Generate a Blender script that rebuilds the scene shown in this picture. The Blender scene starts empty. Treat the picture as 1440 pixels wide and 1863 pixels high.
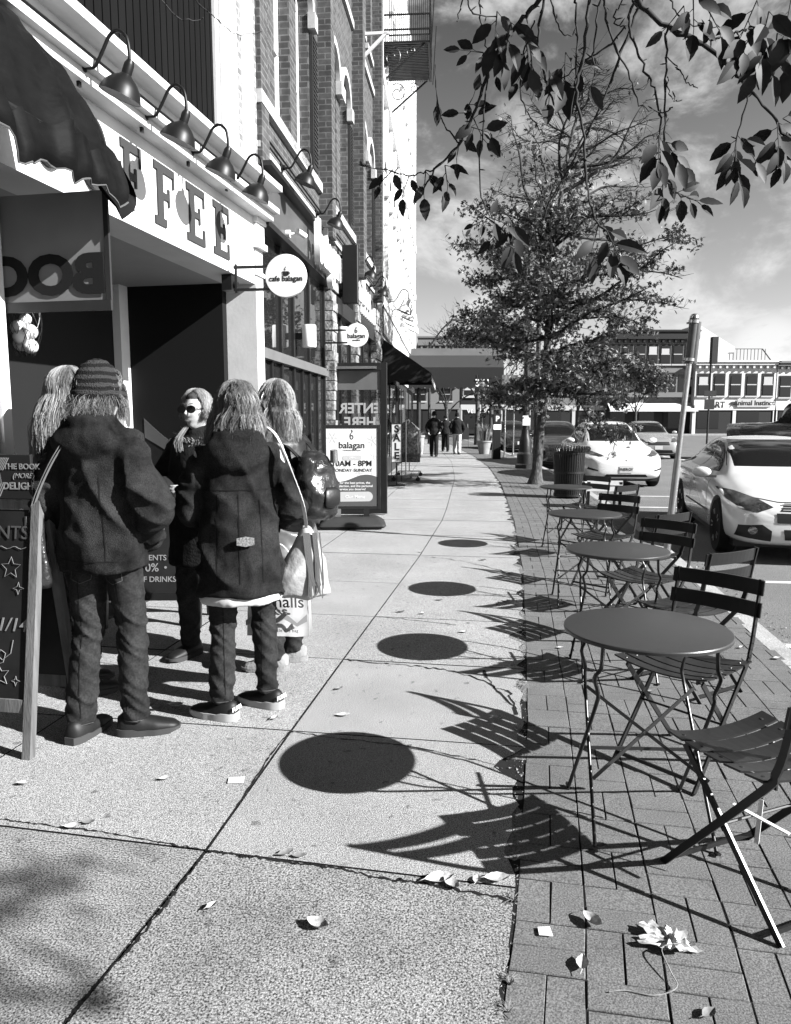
import bpy, bmesh, math, random
from mathutils import Vector, Matrix, noise
from mathutils.bvhtree import BVHTree
R=math.radians
rnd=random.Random(7)
scene=bpy.context.scene
COL=scene.collection
# ---------------------------------------------------------------- camera
F=1340.0; CH=1.5; PITCH=math.atan((931.5-765)/F)
cp,sp=math.cos(PITCH),math.sin(PITCH)
cam=bpy.data.cameras.new('camera'); camo=bpy.data.objects.new('camera',cam); COL.objects.link(camo)
camo.location=(0,0,CH); camo.rotation_euler=(math.pi/2-PITCH,0,0)
cam.sensor_fit='HORIZONTAL'; cam.sensor_width=36; cam.lens=F/1440*36; cam.clip_end=2000; cam.clip_start=.05
scene.camera=camo
def ray(px,py):
    x=px-720; v=-(py-931.5)
    return Vector((x, F*cp+v*sp, -F*sp+v*cp))
def G(px,py,z=0.0):
    r=ray(px,py); t=(z-CH)/r.z
    return Vector((r.x*t,r.y*t,z))
def at(px,py,d):
    r=ray(px,py); t=d/r.y
    return Vector((r.x*t,d,CH+r.z*t))
# ---------------------------------------------------------------- materials
def mat(name,c,r=.7,nv=0.0,ns=4.0,b=0.0,bs=30.0,metal=0.0,spec=.18,vor=0.0,vs=60.0,det=6,trans=0,stretch=None,coat=0,spots=0):
    m=bpy.data.materials.new(name); m.use_nodes=True
    N=m.node_tree.nodes; L=m.node_tree.links; p=N['Principled BSDF']
    p.inputs['Roughness'].default_value=r; p.inputs['Metallic'].default_value=metal
    p.inputs['Specular IOR Level'].default_value=spec
    if coat: p.inputs['Coat Weight'].default_value=coat; p.inputs['Coat Roughness'].default_value=.04
    p.inputs['Base Color'].default_value=(c,c,c,1)
    tc=N.new('ShaderNodeTexCoord'); src=tc.outputs['Object']
    if stretch:
        mp=N.new('ShaderNodeMapping'); mp.inputs['Scale'].default_value=stretch; L.new(src,mp.inputs['Vector']); src=mp.outputs['Vector']
    if nv or vor:
        n=N.new('ShaderNodeTexNoise'); n.inputs['Scale'].default_value=ns; n.inputs['Detail'].default_value=det; n.inputs['Roughness'].default_value=.65
        L.new(src,n.inputs['Vector'])
        mr=N.new('ShaderNodeMapRange'); mr.inputs['From Min'].default_value=.3; mr.inputs['From Max'].default_value=.7
        mr.inputs['To Min'].default_value=c*(1-nv); mr.inputs['To Max'].default_value=c*(1+nv)
        L.new(n.outputs['Fac'],mr.inputs['Value']); out=mr.outputs['Result']
        if vor:
            v=N.new('ShaderNodeTexNoise'); v.inputs['Scale'].default_value=vs; v.inputs['Detail'].default_value=3; L.new(src,v.inputs['Vector'])
            m2=N.new('ShaderNodeMapRange'); m2.inputs['From Min'].default_value=.35; m2.inputs['From Max'].default_value=.65
            m2.inputs['To Min'].default_value=1-vor; m2.inputs['To Max'].default_value=1+vor
            L.new(v.outputs['Fac'],m2.inputs['Value'])
            mu=N.new('ShaderNodeMath'); mu.operation='MULTIPLY'; L.new(out,mu.inputs[0]); L.new(m2.outputs['Result'],mu.inputs[1]); out=mu.outputs[0]
        if spots:
            v3=N.new('ShaderNodeTexNoise'); v3.inputs['Scale'].default_value=spots; v3.inputs['Detail'].default_value=2; L.new(src,v3.inputs['Vector'])
            m3=N.new('ShaderNodeMapRange'); m3.inputs['From Min'].default_value=.66; m3.inputs['From Max'].default_value=.72; m3.inputs['To Min'].default_value=1; m3.inputs['To Max'].default_value=.55
            L.new(v3.outputs['Fac'],m3.inputs['Value']); mu3=N.new('ShaderNodeMath'); mu3.operation='MULTIPLY'; L.new(out,mu3.inputs[0]); L.new(m3.outputs['Result'],mu3.inputs[1]); out=mu3.outputs[0]
        L.new(out,p.inputs['Base Color'])
    if b:
        n2=N.new('ShaderNodeTexNoise'); n2.inputs['Scale'].default_value=bs; n2.inputs['Detail'].default_value=5; L.new(src,n2.inputs['Vector'])
        bp=N.new('ShaderNodeBump'); bp.inputs['Strength'].default_value=min(1,b); bp.inputs['Distance'].default_value=.02
        L.new(n2.outputs['Fac'],bp.inputs['Height']); L.new(bp.outputs['Normal'],p.inputs['Normal'])
    if trans:
        p.inputs['Transmission Weight'].default_value=trans
    return m
def brickmat(name,c1,c2,mortar,sc=1.0,w=.21,h=.075,b=.5,axis='sum',ms=.012,r=.85):
    m=bpy.data.materials.new(name); m.use_nodes=True
    N=m.node_tree.nodes; L=m.node_tree.links; p=N['Principled BSDF']; p.inputs['Roughness'].default_value=r
    tc=N.new('ShaderNodeTexCoord'); sx=N.new('ShaderNodeSeparateXYZ'); L.new(tc.outputs['Object'],sx.inputs[0])
    ad=N.new('ShaderNodeMath'); ad.operation='ADD'; L.new(sx.outputs[0],ad.inputs[0]); L.new(sx.outputs[1],ad.inputs[1])
    cx=N.new('ShaderNodeCombineXYZ'); L.new(ad.outputs[0],cx.inputs[0]); L.new(sx.outputs[2],cx.inputs[1])
    bt=N.new('ShaderNodeTexBrick'); L.new(cx.outputs[0],bt.inputs['Vector'])
    bt.inputs['Scale'].default_value=1; bt.inputs['Brick Width'].default_value=w; bt.inputs['Row Height'].default_value=h
    bt.inputs['Mortar Size'].default_value=ms; bt.inputs['Mortar Smooth'].default_value=.2
    bt.inputs['Color1'].default_value=(c1,)*3+(1,); bt.inputs['Color2'].default_value=(c2,)*3+(1,); bt.inputs['Mortar'].default_value=(mortar,)*3+(1,)
    n=N.new('ShaderNodeTexNoise'); n.inputs['Scale'].default_value=9; n.inputs['Detail'].default_value=8; L.new(tc.outputs['Object'],n.inputs['Vector'])
    mr=N.new('ShaderNodeMapRange'); mr.inputs['From Min'].default_value=.3; mr.inputs['From Max'].default_value=.7; mr.inputs['To Min'].default_value=.55; mr.inputs['To Max'].default_value=1.4
    L.new(n.outputs['Fac'],mr.inputs['Value'])
    mx=N.new('ShaderNodeMix'); mx.data_type='RGBA'; mx.blend_type='MULTIPLY'; mx.inputs[0].default_value=1
    L.new(bt.outputs['Color'],mx.inputs[6]); L.new(mr.outputs['Result'],mx.inputs[7]); L.new(mx.outputs[2],p.inputs['Base Color'])
    bp=N.new('ShaderNodeBump'); bp.inputs['Strength'].default_value=b; bp.inputs['Distance'].default_value=.01; bp.invert=True
    L.new(bt.outputs['Fac'],bp.inputs['Height']); L.new(bp.outputs['Normal'],p.inputs['Normal'])
    return m
def glassmat(name,c=.01,r=.03,spec=1.0,nz=0.0,ns=3):
    m=bpy.data.materials.new(name); m.use_nodes=True
    N=m.node_tree.nodes; L=m.node_tree.links; p=N['Principled BSDF']
    p.inputs['Base Color'].default_value=(c,c,c,1); p.inputs['Roughness'].default_value=r; p.inputs['Specular IOR Level'].default_value=spec; p.inputs['IOR'].default_value=1.6
    if nz:
        tc=N.new('ShaderNodeTexCoord'); n2=N.new('ShaderNodeTexNoise'); n2.inputs['Scale'].default_value=ns; L.new(tc.outputs['Object'],n2.inputs['Vector'])
        bp=N.new('ShaderNodeBump'); bp.inputs['Strength'].default_value=nz; bp.inputs['Distance'].default_value=.02
        L.new(n2.outputs['Fac'],bp.inputs['Height']); L.new(bp.outputs['Normal'],p.inputs['Normal'])
    return m
def leafmat(name,lo,hi,sc=9,tr=.25,r=.45):
    m=bpy.data.materials.new(name); m.use_nodes=True
    N=m.node_tree.nodes; L=m.node_tree.links; p=N['Principled BSDF']; p.inputs['Roughness'].default_value=r; p.inputs['Specular IOR Level'].default_value=.22
    g=N.new('ShaderNodeNewGeometry')
    mr=N.new('ShaderNodeMapRange'); mr.inputs['To Min'].default_value=lo; mr.inputs['To Max'].default_value=hi
    L.new(g.outputs['Random Per Island'],mr.inputs['Value'])
    n=N.new('ShaderNodeTexNoise'); n.inputs['Scale'].default_value=sc*8; tc=N.new('ShaderNodeTexCoord'); L.new(tc.outputs['Object'],n.inputs['Vector'])
    mr2=N.new('ShaderNodeMapRange'); mr2.inputs['To Min'].default_value=.5; mr2.inputs['To Max'].default_value=1.5; L.new(n.outputs['Fac'],mr2.inputs['Value'])
    mu=N.new('ShaderNodeMath'); mu.operation='MULTIPLY'; L.new(mr.outputs[0],mu.inputs[0]); L.new(mr2.outputs[0],mu.inputs[1])
    L.new(mu.outputs[0],p.inputs['Base Color'])
    tb=N.new('ShaderNodeBsdfTranslucent'); L.new(mu.outputs[0],tb.inputs['Color'])
    ms=N.new('ShaderNodeMixShader'); ms.inputs[0].default_value=tr
    L.new(p.outputs[0],ms.inputs[1]); L.new(tb.outputs[0],ms.inputs[2]); L.new(ms.outputs[0],N['Material Output'].inputs['Surface'])
    return m
# ---------------------------------------------------------------- mesh builder
class MB:
    def __init__(s): s.v=[]; s.f=[]; s.M=None
    def add(s,vs,fs):
        o=len(s.v)
        if s.M: vs=[s.M@Vector(v) for v in vs]
        s.v+= [tuple(v) for v in vs]; s.f+=[tuple(i+o for i in f) for f in fs]; return s
    def box(s,x0,x1,y0,y1,z0,z1):
        v=[(x0,y0,z0),(x1,y0,z0),(x1,y1,z0),(x0,y1,z0),(x0,y0,z1),(x1,y0,z1),(x1,y1,z1),(x0,y1,z1)]
        return s.add(v,[(0,3,2,1),(4,5,6,7),(0,1,5,4),(1,2,6,5),(2,3,7,6),(3,0,4,7)])
    def hexa(s,b,t):
        return s.add(list(b)+list(t),[(3,2,1,0),(4,5,6,7),(0,1,5,4),(1,2,6,5),(2,3,7,6),(3,0,4,7)])
    def bar(s,p,q,w,h,up=(0,0,1)):
        p=Vector(p);q=Vector(q);d=(q-p).normalized();u=Vector(up)
        a=d.cross(u)
        if a.length<1e-4: a=d.cross(Vector((1,0,0)))
        a.normalize();b=a.cross(d).normalized(); a*=w/2;b*=h/2
        return s.hexa([p-a-b,p+a-b,p+a+b,p-a+b],[q-a-b,q+a-b,q+a+b,q-a+b])
    def tube(s,pts,rad,n=8,cap=True,ell=None):
        pts=[Vector(p) for p in pts]; k=len(pts)
        if not hasattr(rad,'__len__'): rad=[rad]*k
        prev=None; vs=[]
        for i,p in enumerate(pts):
            d=(pts[min(i+1,k-1)]-pts[max(i-1,0)])
            d=d.normalized() if d.length>1e-9 else Vector((0,0,1))
            if prev is None:
                a=d.cross(Vector((0,0,1)))
                if a.length<.15: a=d.cross(Vector((0,1,0)))
            else: a=prev-d*prev.dot(d)
            if a.length<1e-6: a=d.orthogonal()
            a.normalize();prev=a;b=d.cross(a)
            for j in range(n):
                t=2*math.pi*j/n; vs.append(p+(a*math.cos(t)+b*math.sin(t)*(ell or 1))*rad[i])
        fs=[(i*n+j,i*n+(j+1)%n,(i+1)*n+(j+1)%n,(i+1)*n+j) for i in range(k-1) for j in range(n)]
        if cap: fs+= [tuple(range(n))[::-1],tuple((k-1)*n+j for j in range(n))]
        return s.add(vs,fs)
    def lathe(s,prof,c=(0,0,0),n=24,M=None):
        vs=[];c=Vector(c)
        for r,z in prof:
            for j in range(n):
                t=2*math.pi*j/n; v=Vector((r*math.cos(t),r*math.sin(t),z))
                if M: v=M@v
                vs.append(v+c)
        k=len(prof)
        fs=[(i*n+j,i*n+(j+1)%n,(i+1)*n+(j+1)%n,(i+1)*n+j) for i in range(k-1) for j in range(n)]
        if prof[0][0]>1e-6: fs.append(tuple(range(n))[::-1])
        if prof[-1][0]>1e-6: fs.append(tuple((k-1)*n+j for j in range(n)))
        return s.add(vs,fs)
    def prism(s,poly,e,ax='y'):
        # poly 2D (x,z); extruded along y by e=(y0,y1)  (ax='z': poly x,y ; extruded in z)
        n=len(poly); y0,y1=e
        if ax=='y': a=[(p[0],y0,p[1]) for p in poly];b=[(p[0],y1,p[1]) for p in poly]
        elif ax=='x': a=[(y0,p[0],p[1]) for p in poly];b=[(y1,p[0],p[1]) for p in poly]
        else: a=[(p[0],p[1],y0) for p in poly];b=[(p[0],p[1],y1) for p in poly]
        return s.add(a+b,[tuple(range(n)),tuple(range(n,2*n))[::-1]]+[(i,i+n,(i+1)%n+n,(i+1)%n) for i in range(n)])
    def rings(s,rs,cap=True,loop=True):
        n=len(rs[0]);k=len(rs);vs=[v for r in rs for v in r]
        m=n if loop else n-1
        fs=[(i*n+j,i*n+(j+1)%n,(i+1)*n+(j+1)%n,(i+1)*n+j) for i in range(k-1) for j in range(m)]
        if cap and loop: fs+=[tuple(range(n))[::-1],tuple((k-1)*n+j for j in range(n))]
        return s.add(vs,fs)
    def grid(s,fn,nu,nv):
        vs=[fn(i/nu,j/nv) for i in range(nu+1) for j in range(nv+1)]
        return s.add(vs,[(i*(nv+1)+j,(i+1)*(nv+1)+j,(i+1)*(nv+1)+j+1,i*(nv+1)+j+1) for i in range(nu) for j in range(nv)])
    def mesh(s,name='m'):
        me=bpy.data.meshes.new(name); me.from_pydata(s.v,[],s.f); me.update(); return me
    def build(s,name,m,parent=None,smooth=None,fix=True,bevel=0):
        me=s.mesh(name)
        if fix or bevel:
            bm=bmesh.new(); bm.from_mesh(me)
            if bevel:
                try: bmesh.ops.bevel(bm,geom=list(bm.edges),offset=bevel,segments=1,affect='EDGES',clamp_overlap=True)
                except Exception: pass
            if fix: bmesh.ops.recalc_face_normals(bm,faces=bm.faces)
            bm.to_mesh(me); bm.free()
        return link(name,me,m,parent,smooth)
def link(name,me,m,parent=None,smooth=None):
    if m is not None:
        me.materials.clear(); me.materials.append(m)
    o=bpy.data.objects.new(name,me); COL.objects.link(o); o.parent=parent
    if smooth is not None:
        for p in me.polygons: p.use_smooth=True
        if smooth<180: me.set_sharp_from_angle(angle=R(smooth))
    return o
def tag(o,label,cat,group=None,kind=None):
    if label: o['label']=label
    if cat: o['category']=cat
    if group: o['group']=group
    if kind: o['kind']=kind
    return o
def thing(name,label,cat,loc=(0,0,0),rz=0,group=None):
    o=bpy.data.objects.new(name,None); COL.objects.link(o); o.empty_display_size=.1
    o.location=loc; o.rotation_euler=(0,0,rz); return tag(o,label,cat,group)
def struct(o): o['kind']='structure'; return o
def copytree(o,parent=None):
    c=o.copy(); COL.objects.link(c); c.parent=parent
    for ch in list(o.children): copytree(ch,c)
    return c
def text(s,size,m,parent,loc,rz=0,name='lettering',ext=.002,ax='c',mirror=False,bold=0.0,M=None,xs=1.0,shear=0,label=None,space=1.0):
    cu=bpy.data.curves.new('t','FONT'); cu.body=s; cu.size=size; cu.extrude=ext; cu.align_x={'c':'CENTER','l':'LEFT','r':'RIGHT'}[ax]; cu.offset=bold; cu.resolution_u=4; cu.shear=shear; cu.space_character=space
    o=bpy.data.objects.new('t',cu); COL.objects.link(o); dg=bpy.context.evaluated_depsgraph_get(); dg.update()
    me=bpy.data.meshes.new_from_object(o.evaluated_get(dg)); bpy.data.objects.remove(o); bpy.data.curves.remove(cu)
    T=Matrix.Translation(loc)@Matrix.Rotation(rz,4,'Z')@(M or Matrix.Rotation(math.pi/2,4,'X'))@Matrix.Diagonal((-xs if mirror else xs,1,1,1))
    me.transform(T); me.name=name
    if mirror: me.flip_normals()
    return link(name,me,m,parent)
def lerp(a,b,t): return a+(b-a)*t
def interp(tab,x):
    if x<=tab[0][0]:
        a,b=tab[0],tab[1]
    elif x>=tab[-1][0]: a,b=tab[-2],tab[-1]
    else:
        for a,b in zip(tab,tab[1:]):
            if a[0]<=x<=b[0]: break
    t=(x-a[0])/(b[0]-a[0])
    return a[1]+(b[1]-a[1])*t
def smoothpath(pts,k=6):
    pts=[Vector(p) for p in pts]; out=[]
    for i in range(len(pts)-1):
        p0=pts[max(i-1,0)];p1=pts[i];p2=pts[i+1];p3=pts[min(i+2,len(pts)-1)]
        for j in range(k):
            t=j/k; out.append(.5*((2*p1)+(p2-p0)*t+(2*p0-5*p1+4*p2-p3)*t*t+(3*p1-p0-3*p2+p3)*t**3))
    out.append(pts[-1]); return out
# shared materials (greys: the photograph is black and white)
m_white=mat('white_paint',.5,.5,.08,3,.05,40)
m_white2=mat('white_trim',.55,.45,.06,2)
m_black=mat('black_metal',.008,.4,.2,8,spec=.3)
m_blackflat=mat('black_flat',.008,.7)
m_dark=mat('dark_paint',.02,.5,.15,5)
m_steel=mat('steel',.35,.28,.15,10,.1,60,metal=.9)
m_grey=mat('grey_paint',.08,.6,.1,4)
m_stone=mat('stone',.2,.85,.25,6,.4,25,vor=.2,vs=40)
m_glass=glassmat('window_glass',.01,.02,1,.03,2)
m_fglass=glassmat('far_glass',.01,.15,.25)
m_ink=mat('ink',.01,.6)
m_int=mat('interior',.02,.8,.6,3)
# ---------------------------------------------------------------- street geometry
EDGE=[(-4,-.62)]+[(p.y,p.x) for p in [G(910,1863),G(940,1641),G(952,1447),G(959,1315),G(958,1222),G(952,1041),G(936,948),G(926,917),G(912,880),G(890,849),G(865,831)]]+[(45,3.5),(80,3.4),(120,2)]
k1,k2,k3=G(1440,1180),G(1147,937),G(1070,890)
KERB=[(-4,k1.x-(k1.y+4)*.165),(k1.y,k1.x),(k2.y,k2.x),(k3.y,k3.x),(23,4.8),(31,5.15),(45,5.6),(80,5.4),(120,4)]
LMID=[(-4,-1.75)]+[(p.y,p.x) for p in [G(109,1861),G(375,1548),G(530,1330),G(625,1200),G(765,1010),G(809,940),G(828,870),G(822,840),G(804,822)]]+[(60,2.3),(120,1)]
LLEFT=[(y,x-1.22) for y,x in LMID]
ex=lambda y:interp(EDGE,y); kx=lambda y:interp(KERB,y)
m_conc=mat('concrete',.19,.9,.16,1.1,.35,260,vor=.8,vs=240,det=9,spots=16)
m_concc=mat('coarse_concrete',.14,.9,.38,1.1,.3,260,vor=.9,vs=165,det=9,spots=13)
m_patch=mat('concrete_patch',.1,.9,.2,3,.6,80,vor=.5,vs=160)
m_joint=mat('joint_dirt_edge_shade',.006,.95,.5,8)
m_brickp=mat('paver_brick',.085,.85,.2,2.5,.2,200,vor=.45,vs=190)
m_kerb=mat('kerb_granite',.22,.85,.2,5,.3,60,vor=.25,vs=90)
m_road=mat('asphalt',.10,.85,.2,.6,.5,90,vor=.45,vs=160)
m_mark=mat('road_marking',.45,.7,.2,6)
# base of the ground, the road and the pavement
b=MB(); b.box(-600,900,-40,1400,-.6,-.13); struct(b.build('road',m_road))
b=MB(); ys=[-4+i*1.0 for i in range(125)]
top=[[(-9,y,-.012),(kx(y)-.16,y,-.012)] for y in ys]
b.rings([[(-9,y,-.3),(-9,y,-.0045),(kx(y)-.155,y,-.0045),(kx(y)-.155,y,-.3)] for y in ys]); struct(b.build('pavement_base',m_joint))
b=MB(); n=0
y=-4.0
while y<110:
    y2=y+1.2-.012
    b.hexa([(kx(y)-.15,y,-.3),(kx(y),y,-.3),(kx(y2),y2,-.3),(kx(y2)-.15,y2,-.3)],[(kx(y)-.15,y,0),(kx(y)-.01,y,0),(kx(y2)-.01,y2,0),(kx(y2)-.15,y2,0)]); y+=1.2
struct(b.build('kerb',m_kerb))
# slabs
SL=.17
def slabpt(tab,t,off=0):
    # intersection of a long joint line with the cross joint that meets the middle joint at t
    xm=interp(LMID,t); s=(interp(LMID,t+.5)-interp(LMID,t-.5)); s=min(.25,max(.03,s))
    y=t
    for _ in range(8): y=t-s*(interp(tab,y)+off-xm)
    return Vector((interp(tab,y)+off,y,0))
joints=[-2.6,-1.5,-.55,.45,1.42,G(375,1548).y,G(530,1330).y,G(625,1200).y,G(690,1122).y,6.7,G(765,1010).y]
while joints[-1]<60: joints.append(joints[-1]+(1.45 if joints[-1]<14 else 1.5))
rj=random.Random(3)
def slab(bm_,a,b_,c,d,jag=False,t=.0):
    g=.0055
    q=[a,b_,c,d]; ctr=sum(q,Vector())/4
    q=[p+(ctr-p).normalized()*g*1.4 for p in q]
    dz=rj.uniform(-.0015,.002)
    poly=[q[0],q[1]]
    if jag:
        for i in range(1,16):
            tt=i/16; p=q[1].lerp(q[2],tt); p=p+Vector((-abs(noise.noise(Vector((p.y*3.1,t,0))))*.16*(1 if p.y>2.3 else .12)-abs(noise.noise(Vector((p.y*11,t,3))))*.03,0,0)); poly.append(p)
    poly+= [q[2],q[3]]
    n=len(poly)
    bm_.add([(p.x,p.y,dz) for p in poly]+[(p.x,p.y,-.03) for p in poly],[tuple(range(n))]+[(i,(i+1)%n,(i+1)%n+n,i+n) for i in range(n)])
bs_=MB(); bc=MB()
for i in range(len(joints)-1):
    t0,t1=joints[i],joints[i+1]
    tgt=bc if t1<G(375,1548).y+.05 else bs_
    L=[(lambda t:slabpt(LLEFT,t,-2.6)),(lambda t:slabpt(LLEFT,t,-1.25)),(lambda t:slabpt(LLEFT,t)),(lambda t:slabpt(LMID,t)),(lambda t:slabpt(EDGE,t))]
    for k in range(4):
        slab(tgt,L[k](t0),L[k+1](t0),L[k+1](t1),L[k](t1),jag=(k==3),t=i)
bs_.M=None
for bb,nm,mm_ in ((bs_,'pavement_slabs',m_conc),(bc,'coarse_pavement_slabs',m_concc)):
    o=struct(bb.build(nm,mm_)); o.data.materials.append(m_joint)
    for p_ in o.data.polygons:
        if abs(p_.normal.z)<.5: p_.material_index=1  # slab sides coloured dark, as if shaded, so sunlit edges draw no pale line
# mortar patches along the broken slab edge
b=MB()
for yy in [2.6,3.3,4.1,4.9,5.6,6.6,7.4,8.6,9.8]:
    n=12; w=rj.uniform(.05,.12); l=rj.uniform(.15,.35); cx=ex(yy)-w*.8
    b.prism([(cx+w*math.cos(a)*(1+.4*noise.noise(Vector((a,yy,1)))),yy+l*math.sin(a)*(1+.4*noise.noise(Vector((a,yy,5))))) for a in [2*math.pi*j/n for j in range(n)]],(-.03,-.0025),'z')
struct(b.build('pavement_patches',m_patch))
# brick pavers as real bricks
b=MB(); CELL=.205
def bpt(u,t):
    s=(ex(t+.5)-ex(t-.5)); s=min(.25,max(.0,s))
    return Vector((ex(t)+u,t-s*u*.9,0))
def brick(u0,u1,t,t1):
    w=kx(t)-.158-ex(t); u1=min(u1,w)
    if u1-u0<.02: return
    g=.0023
    z=rj.uniform(-.003,.001)+.003*noise.noise(Vector((u0*2,t*2,0)))
    q=[bpt(u0+g,t+g),bpt(u1-g,t+g),bpt(u1-g,t1-g),bpt(u0+g,t1-g)]
    q=[p+Vector((rj.uniform(-.0015,.0015),rj.uniform(-.0015,.0015),0)) for p in q]
    ctr=sum(q,Vector())/4
    b.add([(p.x,p.y,-.03) for p in q]+[(p.x,p.y,z-.003) for p in q]+[tuple(p+(ctr-p).normalized()*.003+Vector((0,0,z))) for p in q],
          [(0,1,5,4),(1,2,6,5),(2,3,7,6),(3,0,4,7),(4,5,9,8),(5,6,10,9),(6,7,11,10),(7,4,8,11),(8,9,10,11)])
for c in range(15):
    for k in range(130):
        t=-.6+k*CELL; u=c*CELL+.002
        if (c+k)%2: brick(u,u+CELL/2,t,t+CELL); brick(u+CELL/2,u+CELL,t,t+CELL)
        else: brick(u,u+CELL,t,t+CELL/2); brick(u,u+CELL,t+CELL/2,t+CELL)
struct(b.build('brick_pavement',m_brickp,fix=False))
b=MB(); ys=[26+i for i in range(60)]
b.rings([[(ex(y)+.004,y,-.012),(ex(y)+.004,y,0),(kx(y)-.16,y,0),(kx(y)-.16,y,-.012)] for y in ys]); struct(b.build('far_brick_pavement',m_brickp))
# road markings
b=MB()
def mark(p,q,w):
    p=Vector((p[0],p[1],0));q=Vector((q[0],q[1],0));d=(q-p).normalized();a=Vector((-d.y,d.x,0))*w/2
    b.add([(v.x,v.y,-.126) for v in (p-a,p+a,q+a,q-a)],[(0,1,2,3)])
for yy in (5.2,7.4,13.9,16.0,23.4,31):
    mark((kx(yy)+.1,yy),(kx(yy)+2.3,yy-.25),.1)
mark((7.6,5),(9.6,24),.1)
for i in range(8): mark((11+i*.5,16+i*7),(11.3+i*.5,20+i*7),.12)
mark((14,34),(30,42),.3); mark((12.5,36),(14.3,60),.15)
struct(b.build('road_markings',m_mark,fix=False))
b=MB(); b.box(20,130,81.5,100,-.2,.02); b.box(-30,20,80,100,-.2,.02); struct(b.build('far_pavement',m_kerb))

# ---------------------------------------------------------------- world, sun
SUNV=Vector((1.15,-.49,.745)).normalized()   # towards the sun
w=bpy.data.worlds.new('World'); scene.world=w; w.use_nodes=True
N=w.node_tree.nodes; L=w.node_tree.links; bg=N['Background']
sky=N.new('ShaderNodeTexSky'); sky.sky_type='NISHITA'; sky.sun_disc=False
elev=math.asin(SUNV.z); sky.sun_elevation=elev; sky.sun_rotation=math.atan2(SUNV.x,SUNV.y)
sky.air_density=1.0; sky.dust_density=1.2; sky.ozone_density=1.0
sc_=N.new('ShaderNodeSeparateColor'); L.new(sky.outputs[0],sc_.inputs[0])
tc=N.new('ShaderNodeTexCoord'); 
def vdot(v):
    d=N.new('ShaderNodeVectorMath'); d.operation='DOT_PRODUCT'; L.new(tc.outputs['Generated'],d.inputs[0]); d.inputs[1].default_value=v; return d.outputs['Value']
def rng(o,a,b_,c=0,d=1):
    m_=N.new('ShaderNodeMapRange'); m_.interpolation_type='SMOOTHSTEP'; L.new(o,m_.inputs['Value'])
    for k_,v in zip(('From Min','From Max','To Min','To Max'),(a,b_,c,d)): m_.inputs[k_].default_value=v
    return m_.outputs['Result']
def mth(op,a,b_):
    m_=N.new('ShaderNodeMath'); m_.operation=op
    for i,x in enumerate((a,b_)):
        if isinstance(x,(int,float)): m_.inputs[i].default_value=x
        else: L.new(x,m_.inputs[i])
    return m_.outputs[0]
mp=N.new('ShaderNodeMapping'); mp.inputs['Scale'].default_value=(1,1,1.7); L.new(tc.outputs['Generated'],mp.inputs['Vector'])
n1=N.new('ShaderNodeTexNoise'); n1.inputs['Scale'].default_value=6.0; n1.inputs['Detail'].default_value=10; n1.inputs['Roughness'].default_value=.62; n1.inputs['Distortion'].default_value=.3
L.new(mp.outputs[0],n1.inputs['Vector'])
cl=rng(n1.outputs['Fac'],.43,.64)
d1=vdot(tuple(ray(1180,60).normalized())); msk=rng(d1,.86,.965)
d3=vdot(tuple(ray(800,240).normalized())); msk3=mth('MULTIPLY',rng(d3,.988,.9995),.75)
d2=vdot(tuple(ray(1400,640).normalized())); msk2=rng(d2,.9985,.9998)
m_all=mth('MAXIMUM',mth('MAXIMUM',mth('MULTIPLY',cl,msk),mth('MULTIPLY',cl,msk3)),mth('MULTIPLY',rng(n1.outputs['Fac'],.4,.5),msk2))
n4=N.new('ShaderNodeTexNoise'); n4.inputs['Scale'].default_value=1.7; n4.inputs['Detail'].default_value=4; L.new(mp.outputs[0],n4.inputs['Vector'])
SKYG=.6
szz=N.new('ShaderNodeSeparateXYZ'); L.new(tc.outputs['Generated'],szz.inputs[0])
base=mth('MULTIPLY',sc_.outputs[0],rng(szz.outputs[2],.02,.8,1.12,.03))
cloudcol=mth('ADD',mth('MULTIPLY',m_all,3.0),0.0)
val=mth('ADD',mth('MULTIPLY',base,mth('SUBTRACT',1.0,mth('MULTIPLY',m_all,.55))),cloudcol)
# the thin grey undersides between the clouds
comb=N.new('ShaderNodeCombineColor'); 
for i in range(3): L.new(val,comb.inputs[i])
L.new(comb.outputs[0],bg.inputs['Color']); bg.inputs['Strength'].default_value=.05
sl=bpy.data.lights.new('sun','SUN'); sl.energy=5; sl.angle=R(.5); so=bpy.data.objects.new('sun',sl); COL.objects.link(so)
so.rotation_euler=SUNV.to_track_quat('Z','Y').to_euler(); so.location=(10,-5,12)
scene.view_settings.view_transform='Standard'; scene.view_settings.look='None'; scene.view_settings.exposure=2.05; scene.view_settings.gamma=1
scene.render.engine='CYCLES'
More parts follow.
